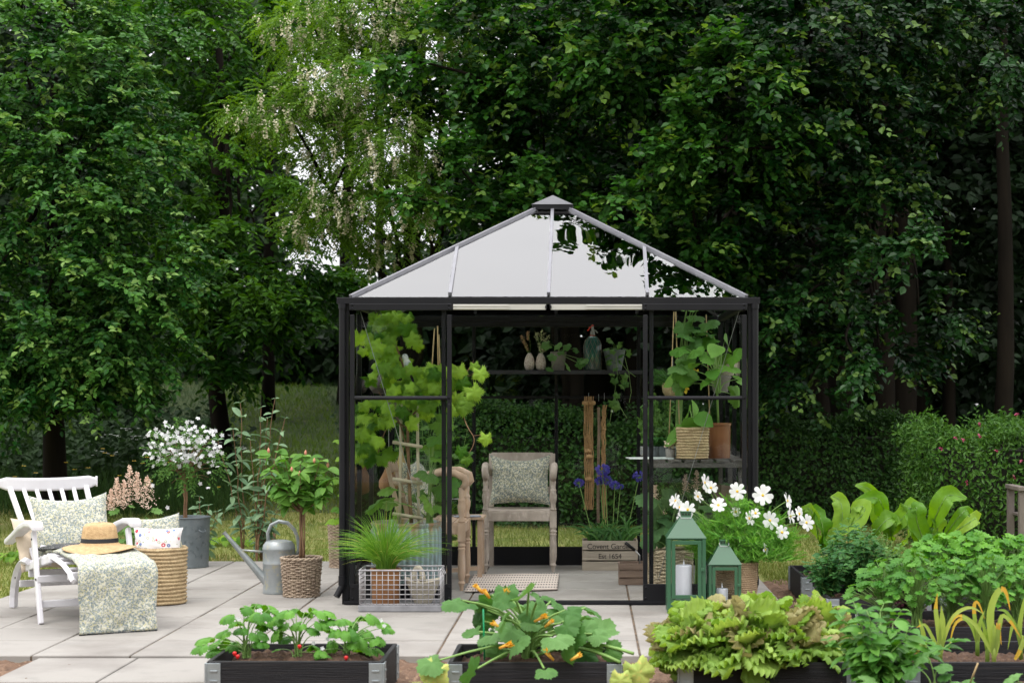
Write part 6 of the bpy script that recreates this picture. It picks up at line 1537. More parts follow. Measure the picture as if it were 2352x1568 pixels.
wb.build('trunk', M['stem_b'], t, world=True, smooth=True); lm.build('leaves', M['l_egg'], t, world=True, smooth=True)
M['bud'] = mat('pink_bud', (.62, .20, .17), (.55, .32, .16), rough=.5, nscale=40)
for x, y in [(617, 1035), (702, 1040), (753, 1068), (688, 1088), (670, 1078), (722, 1058)]:
    b = MB(); b.lathe([(.001, -.016), (.009, -.006), (.010, .004), (.004, .018), (.001, .022)], 10, at(x, y, rb.y - .12), cap=False); b.build('bud', M['bud'], t, world=True, smooth=True)
# buddleja shoots growing in the lawn edge
def shoots(label, bx, by, Yd, stems, size=.10, m='l_grey'):
    c = at(bx, by, Yd); c.z = tz(c.x, c.y)
    return shrub('butterfly_bush', label, 'shrub', c, [np.array(at(x, y, Yd + rng.uniform(-.1, .1))) for x, y in stems], M[m], M['stem_b'], tpl=BIGN, size=size, k=9, r=.007, droop=.45, top=.25, jit=.3)
shoots('leggy grey green shrub with long pointed leaves left of the standard plant', 560, 1275, 15.3, [(552, 925), (535, 985), (500, 1010)], .13)
shoots('taller leggy shrub with silvery leaf tips behind the standard plant', 590, 1275, 15.1, [(632, 915), (600, 935), (615, 960), (655, 960), (575, 1010)], .11)
shoots('low young shoots at the lawn edge behind the watering can', 600, 1270, 15.2, [(590, 1180), (612, 1150), (575, 1190), (625, 1190), (640, 1170)], .10)
shoots('small silvery shoot beside the zinc tub', 470, 1215, 15.2, [(458, 1140), (480, 1160), (500, 1175), (450, 1165)], .10)
c = Vector((rb2.x, rb2.y, .33))
petioles('potted_squash', 'squash plant in the taller rattan pot behind the corner of the greenhouse', 'potted plant', c, [np.array(at(x, y, 14.0)) for x, y in ((778, 1010), (785, 1050), (775, 1100), (790, 1130), (780, 1165), (770, 1190), (800, 1150))], SQ, .13, M['l_vine'], M['stem_g'], r=.004)
# broad leaved weeds along the lawn edge
R_ = [(560, 1230, 'yellowish leafy weed clump in the dry lawn left of the watering can'), (520, 1255, 'small weed clump at the patio edge behind the zinc tub'), (50, 1290, 'leafy weed clump beside the deck chair at the left edge')]
for x, y, lb in R_:
    c = gnd(x, y, -.03); petioles('weed_clump', lb, 'weed', c, dome(c, 34, .22, .12, .10), [BIGW], .09, M['l_vine'], M['stem_g'], r=.002)
# tree stump-like root
c = at(615, 1240, 15.6); c.z = 0; b = MB()
for k in range(9): a = rng.uniform(0, 6.28); b.tube(curve(np.array(c) + np.array([math.cos(a) * .05, math.sin(a) * .05, -.02]), np.array(c) + np.array([math.cos(a) * .07, math.sin(a) * .05, rng.uniform(.12, .26)]), 5, wob=.012), [.03, .028, .024, .018, .008], 6)
tag(b.build('tree_stump', mat('stump_wood', (.20, .12, .07), (.10, .06, .035), rough=.95, nscale=14, bmp=.8), smooth=True), 'short splintered brown stump in the lawn behind the watering can', 'stump')

# ================================================================ inside the greenhouse
# ribbed tub with the vine
M['tin'] = mat('rusty_blue_tin', (.30, .40, .40), (.24, .33, .34), rough=.55, nscale=4, metal=.1, bmp=.1)
def ribbed():
    m, t, b, L = _base('rust_streaked_tin'); tc = t.nodes.new('ShaderNodeTexCoord'); sp = t.nodes.new('ShaderNodeSeparateXYZ'); L(tc.outputs['Object'], sp.inputs[0])
    n1 = noise_(t, 9, 4, sx=(1, 1, .22)); zr = t.nodes.new('ShaderNodeMapRange'); zr.inputs[1].default_value = .34; zr.inputs[2].default_value = .56; L(sp.outputs['Z'], zr.inputs[0])
    ml = t.nodes.new('ShaderNodeMath'); ml.operation = 'MULTIPLY_ADD'; L(zr.outputs[0], ml.inputs[0]); ml.inputs[1].default_value = .42; L(n1, ml.inputs[2])
    c = mixc(t, ramp(t, noise_(t, 3), .4, .6), (.33, .43, .43), (.24, .33, .36)); at2 = t.nodes.new('ShaderNodeMath'); at2.operation = 'ARCTAN2'; L(sp.outputs['Y'], at2.inputs[0]); L(sp.outputs['X'], at2.inputs[1])
    m36 = _mul(t, at2.outputs[0], 36); sn = t.nodes.new('ShaderNodeMath'); sn.operation = 'SINE'; L(m36, sn.inputs[0])
    c = mixc(t, _mul(t, ramp(t, sn.outputs[0], .0, .9, (1, 1, 1), (0, 0, 0)), .55), c, (.13, .15, .14))
    c = mixc(t, ramp(t, ml.outputs[0], .74, .90), c, (.30, .17, .09)); L(c, b.inputs['Base Color']); b.inputs['Roughness'].default_value = .5
    bump(t, b, noise_(t, 40), .2); return m
tl = Vector((-1.262, 12.13, 0))
t = thing('ribbed_tub', 'large ribbed pale blue metal tub with a rusty rim holding the vine', 'tub', tl)
pr = [(.001, .0), (.195, .0), (.2, .01)] + [(.205 + .038 * math.sin(min(1, z / .46) * PI * .62), z) for z in np.linspace(.03, .46, 16)] + [(.236, .475), (.234, .485), (.242, .492), (.246, .505), (.240, .516), (.230, .514), (.226, .48), (.21, .40), (.001, .40)]
b = MB(); b.lathe(pr, 216, cap=False, mod=lambda R, Z, t: (R + .008 * np.sin(36 * t) * ((Z > .03) & (Z < .47) & (R > .19)), Z)); b.build('tub_body', ribbed(), t, smooth=True)
soil_disc(t, .222, .46)
# trellis
M['pale_pole'] = mat('peeled_pole', (.52, .45, .33), (.40, .34, .24), rough=.7, nscale=10)
t = thing('trellis', 'ladder of peeled poles standing in the ribbed tub', 'trellis', tl)
for x0, x1, yt in ((962, 958, 905), (918, 922, 900)):
    b = MB(); b.tube([at(x0, 1215, 12.02), at(x1, yt, 12.08)], .0105, 8); b.build('pole', M['pale_pole'], t, world=True, smooth=True)
for y in (1020, 1104, 1184):
    b = MB(); b.tube([at(902, y - 5, 12.02), at(970, y + 6, 12.0)], .012, 8); b.build('rung', M['pale_pole'], t, world=True, smooth=True)
# vine
c = tl + Vector((.0, -.03, .45)); B = np.array(c)
t = thing('grape_vine', 'grape vine with bright jagged leaves climbing out of the ribbed tub and through the door', 'vine', c)
wb, lm = MB(), MB()
def wander(pts, r0, r1, Yd=12.05):
    P = np.array([tuple(at(x, y, Yd + (q[0] if q else 0))) for x, y, *q in pts]); tt = np.linspace(0, 1, len(P)); q = np.linspace(0, 1, 20)
    C = np.stack([np.interp(q, tt, P[:, i]) for i in range(3)], 1)
    for _ in range(2): C[1:-1] = (C[:-2] + 2 * C[1:-1] + C[2:]) / 4
    wb.tube(C, np.linspace(r0, r1, 20), 7); return C
wander([(945, 1200), (940, 1120), (938, 1040), (935, 980), (945, 900), (930, 850), (905, 780), (885, 730)], .014, .005)
wander([(938, 985), (900, 960), (880, 1000), (868, 1040)], .006, .003); wander([(940, 960), (960, 940), (985, 930)], .008, .004); wander([(935, 1040), (930, 1010), (915, 960), (895, 940), (870, 900)], .006, .003)
wander([(945, 900), (990, 860), (1020, 870), (1045, 850), (1062, 870), (1075, 850), (1088, 828)], .006, .002)
C2 = wander([(1020, 870, 0), (1045, 905, -.1), (1062, 950, -.3), (1075, 985, -.35), (1092, 1005, -.35), (1085, 1030, -.35), (1070, 1048, -.35)], .005, .002)
wander([(1062, 870), (1100, 852, -.3)], .002, .0015, 11.9); wander([(1088, 1000), (1118, 998)], .002, .001, 11.7)
cl = [(880, 735, 30, 14, 8), (860, 770, 26, 22, 7), (905, 770, 26, 24, 8), (930, 740, 14, 16, 3), (865, 815, 26, 22, 7), (905, 825, 26, 22, 8), (880, 860, 34, 20, 8), (935, 880, 30, 16, 6), (985, 850, 26, 16, 6), (990, 895, 30, 20, 8), (1010, 870, 14, 20, 3),
      (842, 905, 14, 14, 2), (845, 960, 22, 22, 6), (880, 955, 26, 30, 6), (845, 1010, 22, 22, 6), (860, 1040, 26, 18, 6), (940, 935, 30, 20, 6), (985, 935, 26, 24, 7), (920, 905, 34, 14, 5), (835, 1060, 12, 14, 2)]
for x, y, sx, sy, n in cl:
    n = int(n * 1.4)
    for _ in range(n):
        p = np.array(at(x + rng.normal() * sx * .75, min(1090, max(718, y + rng.normal() * sy * .75)), 12.0 + rng.uniform(-.2, .2)))
        d = np.array([rng.normal() * .6, -.25, -.75 + rng.normal() * .3]); nr = np.array([rng.normal() * .4, -1, .55 + rng.normal() * .35])
        lm.leaves(VINE[rng.integers(3)], [p + np.array([0, 0, .04])], [d], [nr], [rng.uniform(.075, .125)])
for x, y, s, Yd in [(1052, 842, .10, 11.75), (1060, 872, .09, 11.75), (1080, 890, .11, 11.7), (1048, 870, .10, 11.8), (1100, 850, .09, 11.6), (1052, 905, .10, 11.75), (1065, 925, .10, 11.7), (1048, 938, .08, 11.7), (1118, 1000, .08, 11.6), (1060, 1030, .08, 11.65), (1070, 1050, .07, 11.65), (1088, 838, .06, 11.7), (1072, 915, .09, 11.7)]:
    lm.leaves(VINE[rng.integers(3)], [at(x, y - 8, Yd)], [(rng.normal() * .4, -.1, -1)], [(rng.normal() * .4, -1, .4)], [s * 1.25])
wb.build('branches', M['stem_b'], t, world=True, smooth=True); lm.build('leaves', M['l_vine'], t, world=True, smooth=True)
# cucumber leaves behind the trellis
base = tl + Vector((.16, -.02, .45)); 
t = petioles('cucumber_plant', 'dark cucumber plant with large plain leaves in the right half of the ribbed tub', 'cucumber plant', base, [np.array(at(x, y, 12.0 + rng.uniform(-.1, .15))) for x, y in ((1000, 1000), (1005, 1050), (985, 1085), (1010, 1110), (975, 1130), (1010, 1030), (985, 1015), (900, 1120), (905, 1150), (1010, 1160), (985, 1150), (880, 1150), (1000, 965))], SQ, .17, lm_('l_cuc', (.06, .17, .03), (.16, .30, .05), rough=.5, trans=.4, veins=35), M['stem_g'], r=.005, up=.3)
# tomato foliage filling the left back
for x, y, lb in ((1015, 1240, 'nearer the door'), (960, 1240, 'behind the ribbed tub')):
    c = at(x, y, 13.6); c.z = .05
    tips = [np.array(at(x + rng.normal() * 34, yy, 13.6 + rng.uniform(-.2, .2))) for yy in np.linspace(900, 1130, 9)]
    shrub('tomato_plant', 'thin leaved tomato plant with yellow flowers against the left glass wall, ' + lb, 'tomato plant', c, tips, M['l_mid'], tpl=PAR[0], size=.10, k=12, r=.004, droop=.5, top=.3)
for i, (x, y0, y1, dx) in enumerate(((1003, 755, 880, 3), (998, 750, 870, -2), (1008, 775, 1000, 0))):
    pass
t = MB(); [t.tube([at(x, y0, 12.6), at(x + dx, y1, 12.6)], .005, 6) for x, y0, y1, dx in ((998, 754, 880, -8), (1005, 748, 880, 2), (1008, 768, 880, 4))]
tag(t.build('bamboo_canes', M['cane'], smooth=True), 'bunch of three bamboo canes rising behind the vine', 'canes')
# little bird ornament on the vine
t = thing('bird_ornament', 'small grey white bird ornament perched among the vine leaves', 'ornament', at(937, 838, 11.9))
b = MB(); q = Vector((.35, -.2, 1)).to_track_quat('Z', 'Y').to_matrix().inverted() if False else Matrix.Rotation(-.35, 3, 'Y')
b.lathe([(.001, -.055), (.016, -.04), (.026, -.01), (.027, .01), (.020, .035), (.018, .042), (.021, .055), (.019, .068), (.010, .077), (.001, .079)], 16, cap=False, M=q); b.build('body', mat('bird_plumage', (.50, .50, .46), (.22, .25, .27), rough=.8, nscale=14), t, smooth=True)
b = MB(); b.lathe([(.005, 0), (.001, .018)], 6, (-.045, 0, .058), M=Matrix.Rotation(-1.4, 3, 'Y')); b.build('beak', M['ink'], t); b = MB(); b.lathe([(.001, -.003), (.003, 0), (.001, .003)], 6, (-.022, -.018, .066), cap=False); b.build('eye', M['ink'], t)
b = MB(); b.blade([(.0, .0, -.02), (.02, 0, -.07), (.04, 0, -.12)], [.012, .010, .006], nrm=(0, -1, 0)); b.build('tail', M['bolt'], t)
# hanging dark vessels and gourds left of the vine
def hanging(name, label, cat, x, y, Yd, prof, m, top=720, seg=22):
    p = at(x, y, Yd); t = thing(name, label, cat, p)
    MB().lathe(prof, seg, cap=False).build('body', m, t, smooth=True)
    b = MB(); b.tube([(0, 0, prof[-1][1]), (0, 0, (CY - top) * Yd / F + EYE - p.z)], .0015, 4); b.build('string', M['wire'], t); return t
M['darkclay'] = mat('dark_clay', (.10, .08, .075), (.06, .05, .048), rough=.5, nscale=6)
hanging('hanging_jar', 'upper round dark clay jar hanging behind the vine leaves', 'hanging jar', 875, 905, 12.9, [(.001, 0), (.06, .01), (.085, .05), (.085, .08), (.05, .115), (.022, .122), (.02, .14), (.001, .14)], M['darkclay'])
hanging('hanging_jar', 'lower cylindrical dark jar hanging under the round one', 'hanging jar', 903, 965, 12.9, [(.001, 0), (.055, .0), (.07, .03), (.072, .13), (.06, .16), (.001, .16)], M['darkclay'])
hanging('dried_gourd', 'brown netted gourd with a long neck hanging behind the armchair back', 'gourd', 893, 1130, 13.3, [(.001, -.02), (.05, .0), (.075, .04), (.075, .085), (.045, .14), (.022, .19), (.018, .26), (.022, .29), (.001, .30)], mat('gourd_brown', (.32, .17, .08), (.22, .11, .05), rough=.8, nscale=20, bmp=.5), top=985)
hanging('dried_gourd', 'straw coloured long necked gourd hanging beside the brown one', 'gourd', 922, 1095, 13.3, [(.001, -.02), (.045, .0), (.06, .03), (.055, .07), (.03, .12), (.018, .17), (.016, .22), (.001, .23)], mat('gourd_straw', (.50, .38, .17), (.38, .28, .12), rough=.8, nscale=20, bmp=.5), top=985)

# ---- shelf
def at_shelf(x, Yd=14.2): v = at(x, 850, Yd); v.z = SHZ; return v
M['vase'] = mat('speckled_ceramic', (.62, .56, .50), (.40, .30, .25), rough=.45, nscale=90, lo=.5, hi=.58)
vp = [(.001, 0), (.022, 0), (.034, .012), (.042, .04), (.043, .06), (.034, .10), (.018, .132), (.013, .138), (.010, .134), (.001, .12)]
VM = MB(); VM.lathe(vp, 24, cap=False); v1 = VM.build('vase', M['vase'], smooth=True); v1.location = at_shelf(1216); tag(v1, 'left of the two teardrop vases of dry grasses on the shelf', 'vase', 'two speckled cream teardrop vases')
v2 = v1.copy(); COL.objects.link(v2); v2.location = at_shelf(1242); v2['label'] = 'right of the two teardrop vases on the shelf, its grass greenish'
def dry(label, base, tips, m, w_):
    t = thing('dried_grass', label, 'dried grass', base); sm, lm = MB(), MB()
    for x, y, ln in tips:
        tip = np.array(at(x, y, base.y)); sm.tube(curve(base, tip, 6, bend=(rng.normal() * .01, 0, 0)), .0012, 4, cap=False); n = 60
        dv = unit(tip - np.array(base)); tt = rng.random(n); P = tip - dv * (tt * ln)[:, None] + rng.normal(size=(n, 3)) * (w_ * np.sin(np.clip(tt, .05, 1) * PI) + .002)[:, None]
        lm.leaves(LEAFN, P, dv + rng.normal(size=(n, 3)) * .4, rvec(n), .013)
    sm.build('stems', M['stem_g'], t, world=True); lm.build('seed_heads', m, t, world=True)
M['seed'] = mat('dry_seed_head', (.46, .30, .17), (.36, .22, .12), rough=.9); M['seedg'] = mat('pale_seed_head', (.50, .50, .30), (.38, .42, .22), rough=.9)
dry('brown feathery grass in the left teardrop vase', at_shelf(1216) + Vector((0, 0, .12)), [(1198, 772, .08), (1212, 762, .07), (1205, 785, .08)], M['seed'], .005)
dry('cream and green oat-like grass in the right teardrop vase', at_shelf(1242) + Vector((0, 0, .12)), [(1232, 765, .06), (1245, 758, .09), (1260, 772, .09), (1238, 790, .06), (1252, 795, .07)], M['seedg'], .009)
t = thing('concrete_pot', 'grey concrete pot with a trailing squash plant on the shelf', 'pot', at_shelf(1282)); potmesh(.048, .066, .15, 24).build('pot_wall', M['concreteg'], t, smooth='auto'); soil_disc(t, .055, .135)
petioles('potted_squash', 'trailing squash plant in the concrete pot on the shelf', 'potted plant', at_shelf(1282) + Vector((0, 0, .13)), [np.array(at(x, y, 14.08)) for x, y in ((1272, 815), (1285, 808), (1300, 792), (1318, 802), (1265, 845), (1325, 832), (1335, 825), (1262, 790), (1305, 840), (1280, 790))], SQ, .085, M['l_squash'], M['stem_g'], r=.003, up=.4)
# soda siphon
t = thing('soda_siphon', 'green glass soda siphon in a wire mesh with a red lever on the shelf', 'siphon', at_shelf(1361))
m, tt_, b_, L = _base('siphon_glass'); L(mixc(tt_, ramp(tt_, noise_(tt_, 6), .4, .6), (.02, .10, .08), (.06, .09, .08)), b_.inputs['Base Color']); b_.inputs['Roughness'].default_value = .12; b_.inputs['Coat Weight'].default_value = .5
sp = [(.001, 0), (.068, 0), (.073, .01), (.0735, .19), (.070, .215), (.055, .25), (.035, .27), (.020, .278)]
MB().lathe(sp, 36, cap=False).build('bottle', m, t, smooth='auto')
b = MB(); nk = 14; zs = np.linspace(.005, .272, 12)
rr_ = np.interp(zs, [0, .01, .19, .215, .25, .27, .278], [.068, .073, .0735, .070, .055, .035, .020]) + .002
for k in range(nk):
    for sg in (-1, 1):
        th_ = 2 * PI * k / nk + sg * zs / .27 * 1.6; b.tube(np.stack([rr_ * np.cos(th_), rr_ * np.sin(th_), zs], 1), .0008, 3, cap=False)
b.build('wire_mesh', mat('rusty_wire', (.22, .16, .13), rough=.6), t)
b = MB(); b.lathe([(.021, .276), (.021, .284)], 16); b.lathe([(.001, .352), (.012, .356), (.012, .362), (.001, .367)], 12, cap=False); b.tube([(-.005, 0, .352), (-.022, 0, .345), (-.032, 0, .325), (-.042, 0, .318)], [.005, .006, .006, .004], 7); b.build('lever', mat('red_plastic', (.60, .05, .03), rough=.35), t, smooth='auto')
b = MB(); b.lathe([(.019, .284), (.018, .308), (.012, .318), (.010, .352)], 16); b.tube([(.008, 0, .325), (.028, 0, .316), (.042, 0, .300)], [.007, .006, .006], 8); b.build('siphon_head', mat('dull_metal', (.45, .46, .46), rough=.35, metal=.7), t, smooth='auto')
t = thing('zinc_bucket', 'small zinc bucket of trailing ivy at the right end of the shelf', 'bucket', at_shelf(1411)); potmesh(.058, .088, .165, 30, lip=.006).build('pot_wall', M['zinc'], t, smooth='auto')
ib = at_shelf(1411) + Vector((0, 0, .15))
t = petioles('trailing_vine', 'light green trailing vine falling from the zinc bucket over the shelf edge', 'potted plant', ib, [np.array(at(x + rng.normal() * 4, y, 14.08 + rng.uniform(-.05, .05))) for x, y in ((1400, 785), (1410, 780), (1395, 800), (1420, 790), (1435, 800), (1440, 810), (1405, 805), (1425, 815), (1400, 825), (1395, 815), (1430, 830), (1415, 845), (1408, 800), (1415, 858), (1435, 870), (1430, 885), (1415, 870))], VINE, .062, M['l_mid'], M['stem_g'], r=.0015, up=.3)
b, s_ = MB(), MB()
for pts in ([(1415, 815), (1418, 860), (1412, 900), (1405, 940), (1400, 975)], [(1435, 820), (1445, 860), (1450, 900), (1445, 925)], [(1425, 830), (1440, 850), (1460, 865)], [(1412, 900), (1425, 935), (1440, 960)]):
    P = np.array([tuple(at(x, y, 14.05)) for x, y in pts]); s_.tube(P, .0016, 4, cap=False)
for x, y, s in [(1420, 905, .05), (1405, 920, .07), (1415, 930, .06), (1412, 870, .055), (1440, 880, .05), (1400, 975, .03), (1432, 862, .05), (1398, 832, .04)]: b.leaves(VINE[0], [at(x, y - 4, 14.03)], [(rng.normal() * .3, 0, -1)], [(0, -1, .3)], [s * 1.2])
s_.build('stems', M['stem_g'], t, world=True); b.build('leaves', M['l_mid'], t, world=True, smooth=True)

# ---- macrame hangers on hooks
M['jute'] = mat('jute_rope', (.52, .33, .16), (.40, .24, .11), rough=.95, nscale=60, bmp=.8, bscale=140); M['jute_g'] = mat('grey_jute', (.34, .25, .18), (.25, .18, .13), rough=.95, nscale=60, bmp=.8)
def ropes(b, P, n, sp, r, tw=0, seed=0):
    P = np.array(P, float); tt = np.linspace(0, 1, len(P)); q = np.linspace(0, 1, 26); C = np.stack([np.interp(q, tt, P[:, i]) for i in range(3)], 1)
    for k in range(n):
        ph = rng.uniform(0, 6.28); o = (k - (n - 1) / 2) * sp
        off_ = np.stack([o + .3 * sp * np.sin(q * 14 + ph) + tw * np.sin(q * 40 + ph), .006 * np.cos(q * 12 + ph), 0 * q], 1); b.tube(C + off_, r, 5, cap=False, r=rng.random())
def macrame(label, m, parts, hook):
    t = thing('macrame_hanger', label, 'macrame hanger', at(hook[0], hook[1], 14.3), group='rope plant hangers hooked on the back glazing bar'); b = MB(); parts(b); b.build('ropes', m, t, world=True, smooth=True)
    b = MB(); p = at(hook[0], hook[1], 14.33); b.tube([p + Vector((0, .02, .03)), p + Vector((0, -.01, .035)), p + Vector((0, -.02, .0)), p + Vector((0, -.015, -.02)), p + Vector((0, -.005, -.01))], .002, 5); b.build('hook', M['wire'], t, world=True)
    return t
A3 = lambda x, y: tuple(at(x, y, 14.28))
macrame('widest bundle of knotted rope hangers, leftmost of the three', M['jute'], lambda b: (ropes(b, [A3(1352, 910), A3(1352, 1000), A3(1352, 1050), A3(1354, 1100), A3(1352, 1170)], 10, .0075, .004, .002),
    [b.lathe([(.001, -.02), (.026, -.014), (.030, 0), (.026, .014), (.001, .02)], 12, A3(x, y), cap=False, mod=lambda R, Z, t: (R * (1 + .15 * np.sin(t * 6)), Z)) for x, y in ((1350, 1035), (1353, 1048), (1345, 925), (1360, 925), (1352, 1100))]), (1352, 912))
macrame('thin greyish rope hanger hanging straight, middle one of the three', M['jute_g'], lambda b: ropes(b, [A3(1375, 935), A3(1376, 1000), A3(1374, 1080), A3(1374, 1200)], 5, .0045, .0032), (1375, 915))
macrame('twisted tan rope hanger, rightmost of the three', M['jute'], lambda b: (ropes(b, [A3(1388, 930), A3(1386, 985), A3(1386, 1060), A3(1388, 1200)], 6, .0055, .0036, .004), b.lathe([(.001, -.012), (.018, -.008), (.02, 0), (.001, .012)], 10, A3(1387, 985), cap=False)), (1388, 912))

# ---- agapanthus in the lettered crate
c = CGL + Vector((0, 0, .20)); B = np.array(c)
b = MB(); b.box((0, 0, .19), (.41, .25, .02)); b.build('soil', M['dsoil'], cr1)
t = thing('agapanthus', 'blue agapanthus with strap leaves growing from the lettered wooden crate', 'flowering plant', c); sm, lm, fm = MB(), MB(), MB()
for i in range(95):
    a = rng.uniform(0, 6.28); s = B + np.array([rng.uniform(-.18, .18), rng.uniform(-.09, .09), 0]); L_ = rng.uniform(.16, .32); out = np.array([math.cos(a) + (s[0] - B[0]) * 3, math.sin(a) * .7, 0]); tt = np.linspace(0, 1, 8)
    C = s + out * (.6 * L_ * tt ** 1.5)[:, None] + np.array([0, 0, 1]) * (L_ * (tt - .55 * tt ** 2.5 * (.5 + rng.random())))[:, None]; lm.blade(C, .009 * np.array([.7, 1, 1, 1, .9, .75, .5, .1]), nrm=np.cross(out, [0, 0, 1.]) * .3 + np.array([0, -1, .4]), r=rng.random())
for x, y, R_ in [(1384, 1080, .055), (1330, 1110, .04), (1392, 1103, .045), (1412, 1115, .04), (1468, 1095, .048), (1378, 1105, .04), (1425, 1118, .025)]:
    p = np.array(at(x, y, c.y + rng.uniform(-.05, .08))); sm.tube(curve(B + np.array([(p[0] - B[0]) * .5, 0, 0]), p, 8, bend=(0, 0, 0)), .0035, 5, cap=False); n = 46
    u = rvec(n); u[:, 2] = u[:, 2] * .7 + .15
    for v_ in u: sm.tube([p, p + v_ * R_ * .65], .0008, 3, cap=False)
    for k in range(3): fm.leaves(LEAFN, p + u * R_ * .6, u + rvec(n) * .4, rvec(n), R_ * .62)
sm.build('stems', M['stem_g'], t, world=True); lm.build('leaves', M['l_agap'], t, world=True); fm.build('flowers', M['blue'], t, world=True)

# ---- staging bench pots
def bench_at(x, Yd): v = at(x, 1040, Yd); v.z = BZ; return v
bp = bench_at(1590, 12.08); o = coil_basket(.105, .108, .215, 11, 120, bulge=.009, amp=.0025, square=5).build('coiled_basket', M['seagrass'], smooth=True); o.location = bp
tag(o, 'square pale coiled basket on the staging bench with a broad leaved plant', 'basket')
cp_ = bench_at(1650, 12.28); t = thing('stoneware_pot', 'tall glazed brown stoneware pot beside the coiled basket on the staging bench', 'pot', cp_); potmesh(.083, .086, .245, 40, lip=.02).build('pot_wall', M['terra2'], t, smooth='auto'); soil_disc(t, .075, .22)
t = petioles('aubergine_plant', 'broad leaved aubergine plant growing from the square coiled basket', 'aubergine plant', bp + Vector((0, 0, .19)), [np.array(at(x, y, 12.1 + rng.uniform(-.1, .1))) for x, y in ((1565, 985), (1575, 965), (1600, 955), (1560, 1000), (1600, 985), (1585, 940), (1590, 920))], [BIGW], .15, M['l_egg'], M['stem_g'], r=.005, up=.4)
ends = [(1640, 775), (1665, 780), (1600, 800), (1655, 815), (1680, 815), (1610, 835), (1590, 850), (1640, 850), (1670, 840), (1695, 870), (1620, 870), (1590, 880), (1680, 905), (1650, 795), (1575, 800), (1560, 870), (1630, 815)]
t = petioles('aubergine_plant', 'tall aubergine plant on a thick stem in the brown stoneware pot', 'aubergine plant', cp_ + Vector((0, 0, .45)), [np.array(at(x, y, 12.25 + rng.uniform(-.15, .15))) for x, y in ends], [BIGW, SQ[0]], .17, M['l_egg'], M['stem_g'], r=.005, up=.35)
b = MB(); b.tube([cp_ + Vector((0, 0, .2)), cp_ + Vector((-.01, 0, .5)), at(1640, 850, 12.25), at(1645, 790, 12.25)], [.009, .008, .007, .004], 7); b.build('stems', M['stem_g'], t, world=True, smooth=True)
t = petioles('cucumber_plant', 'cucumber climbing three canes up to the roof above the staging bench', 'cucumber plant', bench_at(1560, 12.5) + Vector((0, 0, .2)), [np.array(at(x, y, 12.35 + rng.uniform(-.1, .15))) for x, y in ((1590, 725), (1580, 700), (1600, 670), (1590, 655), (1575, 770), (1600, 760), (1565, 820), (1570, 740), (1610, 690), (1620, 740), (1580, 790), (1570, 880), (1615, 655), (1555, 840), (1575, 855))], SQ, .155, M['l_squash'], M['stem_g'], r=.004, up=.25)
M['yflower'] = mat('yellow_flower', (.75, .55, .05), rough=.5)
for x, y in ((1588, 668), (1612, 682), (1595, 690), (1575, 895), (1600, 850)): b = MB(); b.leaves(LEAFW, [at(x, y, 12.3)] * 5, rvec(5), rvec(5), .035); b.build('flower', M['yflower'], t, world=True)
for i, (x0, x1, y0, lb) in enumerate(((1548, 1536, 716, 'leftmost slender cane of the climbing cucumber'), (1552, 1562, 716, 'second slender cane of the climbing cucumber'), (1622, 1632, 722, 'upright cane behind the tall aubergine'))):
    b = MB(); b.tube([at(x1, 1020, 12.45), at(x0, y0, 12.45)], .0045, 6); tag(b.build('bamboo_cane', M['cane'], smooth=True), lb, 'cane')
# hanging fern basket
t = hanging('hanging_basket', 'small coir hanging basket with a feathery fern left of the aubergine', 'hanging basket', 1545, 912, 12.9, [(.001, 0), (.05, .0), (.075, .04), (.08, .10), (.072, .105), (.06, .06), (.001, .05)], M['seagrass'], top=760)
lm = MB(); p0 = np.array(at(1545, 880, 12.9)); a = rng.uniform(0, 6.28, 70); D_ = np.stack([np.cos(a), np.sin(a), rng.uniform(-.2, .9, 70)], 1); feathery(lm, p0 + D_ * .05 * rng.random(70)[:, None], .10, D_.copy(), 8); feathery(lm, p0 + unit(D_) * .09, .08, D_.copy(), 8)
f_ = thing('fern', 'feathery asparagus fern spilling from the coir hanging basket', 'fern', p0); lm.build('fronds', M['l_agap'], f_, world=True)
for x, y, lb in ((1655, 900, 'lower grey clay pot wired to the glass behind the aubergine'), (1668, 862, 'upper reddish clay pot wired to the glass behind the aubergine')):
    p = at(x, y, 13.0); t = thing('wall_pot', lb, 'pot', p); potmesh(.055, .075, .12, 24, lip=.02).build('pot_wall', M['concreteg'] if y > 880 else M['concrete'], t, smooth='auto')
# tray of seedlings, jars, papers
p = bench_at(1512, 12.9); t = thing('zinc_tray', 'shallow zinc tray of seedling pots at the left of the staging bench', 'tray', p)
b = MB(); b.box((0, 0, .03), (.26, .30, .06)); b.build('tray_body', M['zincl'], t, bevel=.003)
lm, sm = MB(), MB(); B = np.array(p) + np.array([0, 0, .06])
for k in range(26):
    s = B + np.array([rng.uniform(-.11, .11), rng.uniform(-.12, .12), 0]); e = s + np.array([rng.normal() * .03, 0, rng.uniform(.12, .42)]); sm.tube(curve(s, e, 5), .0015, 4, cap=False)
    for q in np.linspace(.25, 1, 7): lm.leaves(PAR[0], [s + (e - s) * q] * 2, rvec(2), rvec(2) * .4 + np.array([0, -.4, 1]), .05)
tt_ = thing('seedlings', 'tall thin seedlings with fine leaves in the zinc tray', 'seedlings', B); sm.build('stems', M['stem_g'], tt_, world=True); lm.build('leaves', M['l_mid'], tt_, world=True)
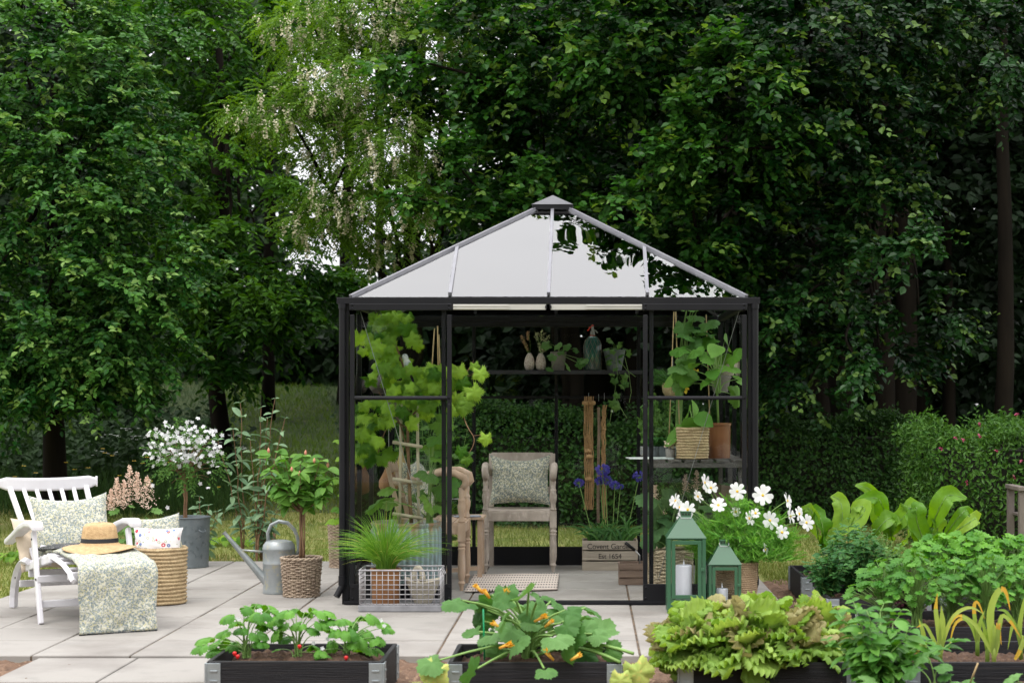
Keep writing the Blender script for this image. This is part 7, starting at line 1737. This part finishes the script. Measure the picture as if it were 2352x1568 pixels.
for x, lb in ((1500, 'left'), (1525, 'right')):
    q = bench_at(x, 12.55); t = thing('plastic_pot', 'blue grey pot of reddish salad leaves before the zinc tray, %s one' % lb, 'pot', q); potmesh(.05, .065, .075, 24).build('pot_wall', M['zinc'], t, smooth='auto')
    lm = MB(); n = 60; a = rng.uniform(0, 6.28, n); d = np.stack([np.cos(a), np.sin(a), rng.uniform(.2, 1.4, n)], 1); lm.leaves(LEAFW, np.array([0, 0, .06]) + d * .03, d, np.array([0, -.3, 1]) + rvec(n) * .4, .05); lm.build('leaves', M['l_mint'], t)
q = bench_at(1540, 12.12); t = thing('concrete_pot', 'little grey concrete pot of dried flowers left of the coiled basket', 'pot', q + Vector((.0, .0, 0))); potmesh(.030, .036, .07, 20).build('pot_wall', M['concreteg'], t, smooth='auto')
lm = MB(); n = 50; lm.leaves(LEAFW, np.array([0.01, 0, .09]) + rng.normal(size=(n, 3)) * .02, rvec(n), rvec(n), .02); lm.build('dried_flowers', M['astilbe'], t)
b = MB(); b.box((0, 0, .004), (.30, .22, .008)); o = b.build('newspaper', mat('newsprint', (.60, .62, .60), (.35, .42, .40), rough=.8, nscale=20), bevel=.001); p = bench_at(1492, 12.12); o.location = p; o.rotation_euler = (0, 0, .12); tag(o, 'folded newspaper lying over the left end of the staging bench', 'newspaper')
# under the bench
p = gnd(1530, 1337); p.y += .16; p = Vector(((1536 - CX) / F * 12.35, 12.35, 0)); o = rattan_basket(.155, .165, .30, 24, 26, .0055, square=4).build('wicker_planter', M['rattanl'], smooth=True); o.location = p
tag(o, 'pale wicker planter under the staging bench, behind the taller lantern', 'basket')
c = p + Vector((0, 0, .24)); petioles('squash_plant', 'dark squash plant filling the wicker planter under the staging bench', 'squash plant', c, [np.array(at(x, y, 12.3 + rng.uniform(-.15, .1))) for x, y in ((1500, 1160), (1520, 1180), (1510, 1210), (1540, 1195), (1500, 1240), (1530, 1230), (1555, 1150), (1575, 1130), (1500, 1140), (1520, 1140), (1545, 1215), (1510, 1190), (1590, 1180), (1620, 1160))], SQ, .16, lm_('l_dsq', (.05, .12, .04), (.11, .22, .08), rough=.6, trans=.25, veins=30), M['stem_g'], r=.005, up=.35)
c = at(1600, 1240, 12.9); c.z = 0; B = np.array(c)
t = petioles('astilbe', 'second pink astilbe standing dim under the staging bench', 'flowering plant', c, [np.array(at(1600 + rng.normal() * 35, rng.uniform(1085, 1170), 12.9 + rng.normal() * .08)) for _ in range(44)], PAR, .10, M['l_mint'], M['stem_g'], r=.002)
b = MB(); [plume(b, at(x, y, 12.75), .16, .05, 200) for x, y in ((1505, 1115), (1575, 1090), (1600, 1080), (1520, 1150))]; b.build('plumes', M['astilbe'], t, world=True)
o = crate('wooden_box', 'old brown wooden box tilted under the right end of the staging bench', at(1665, 1150, 12.6) * 1, .16, .16, .20, 1, M['crate_d'], .3); o.location.z = .54; o.rotation_euler = (0, .12, .3)
b = MB(); b.box((1 * o.location.x, 12.6, .525), (.30, .26, .018)); tag(b.build('low_shelf', M['dwood']), 'dark lower shelf board under the staging bench carrying the wooden box', 'shelf')
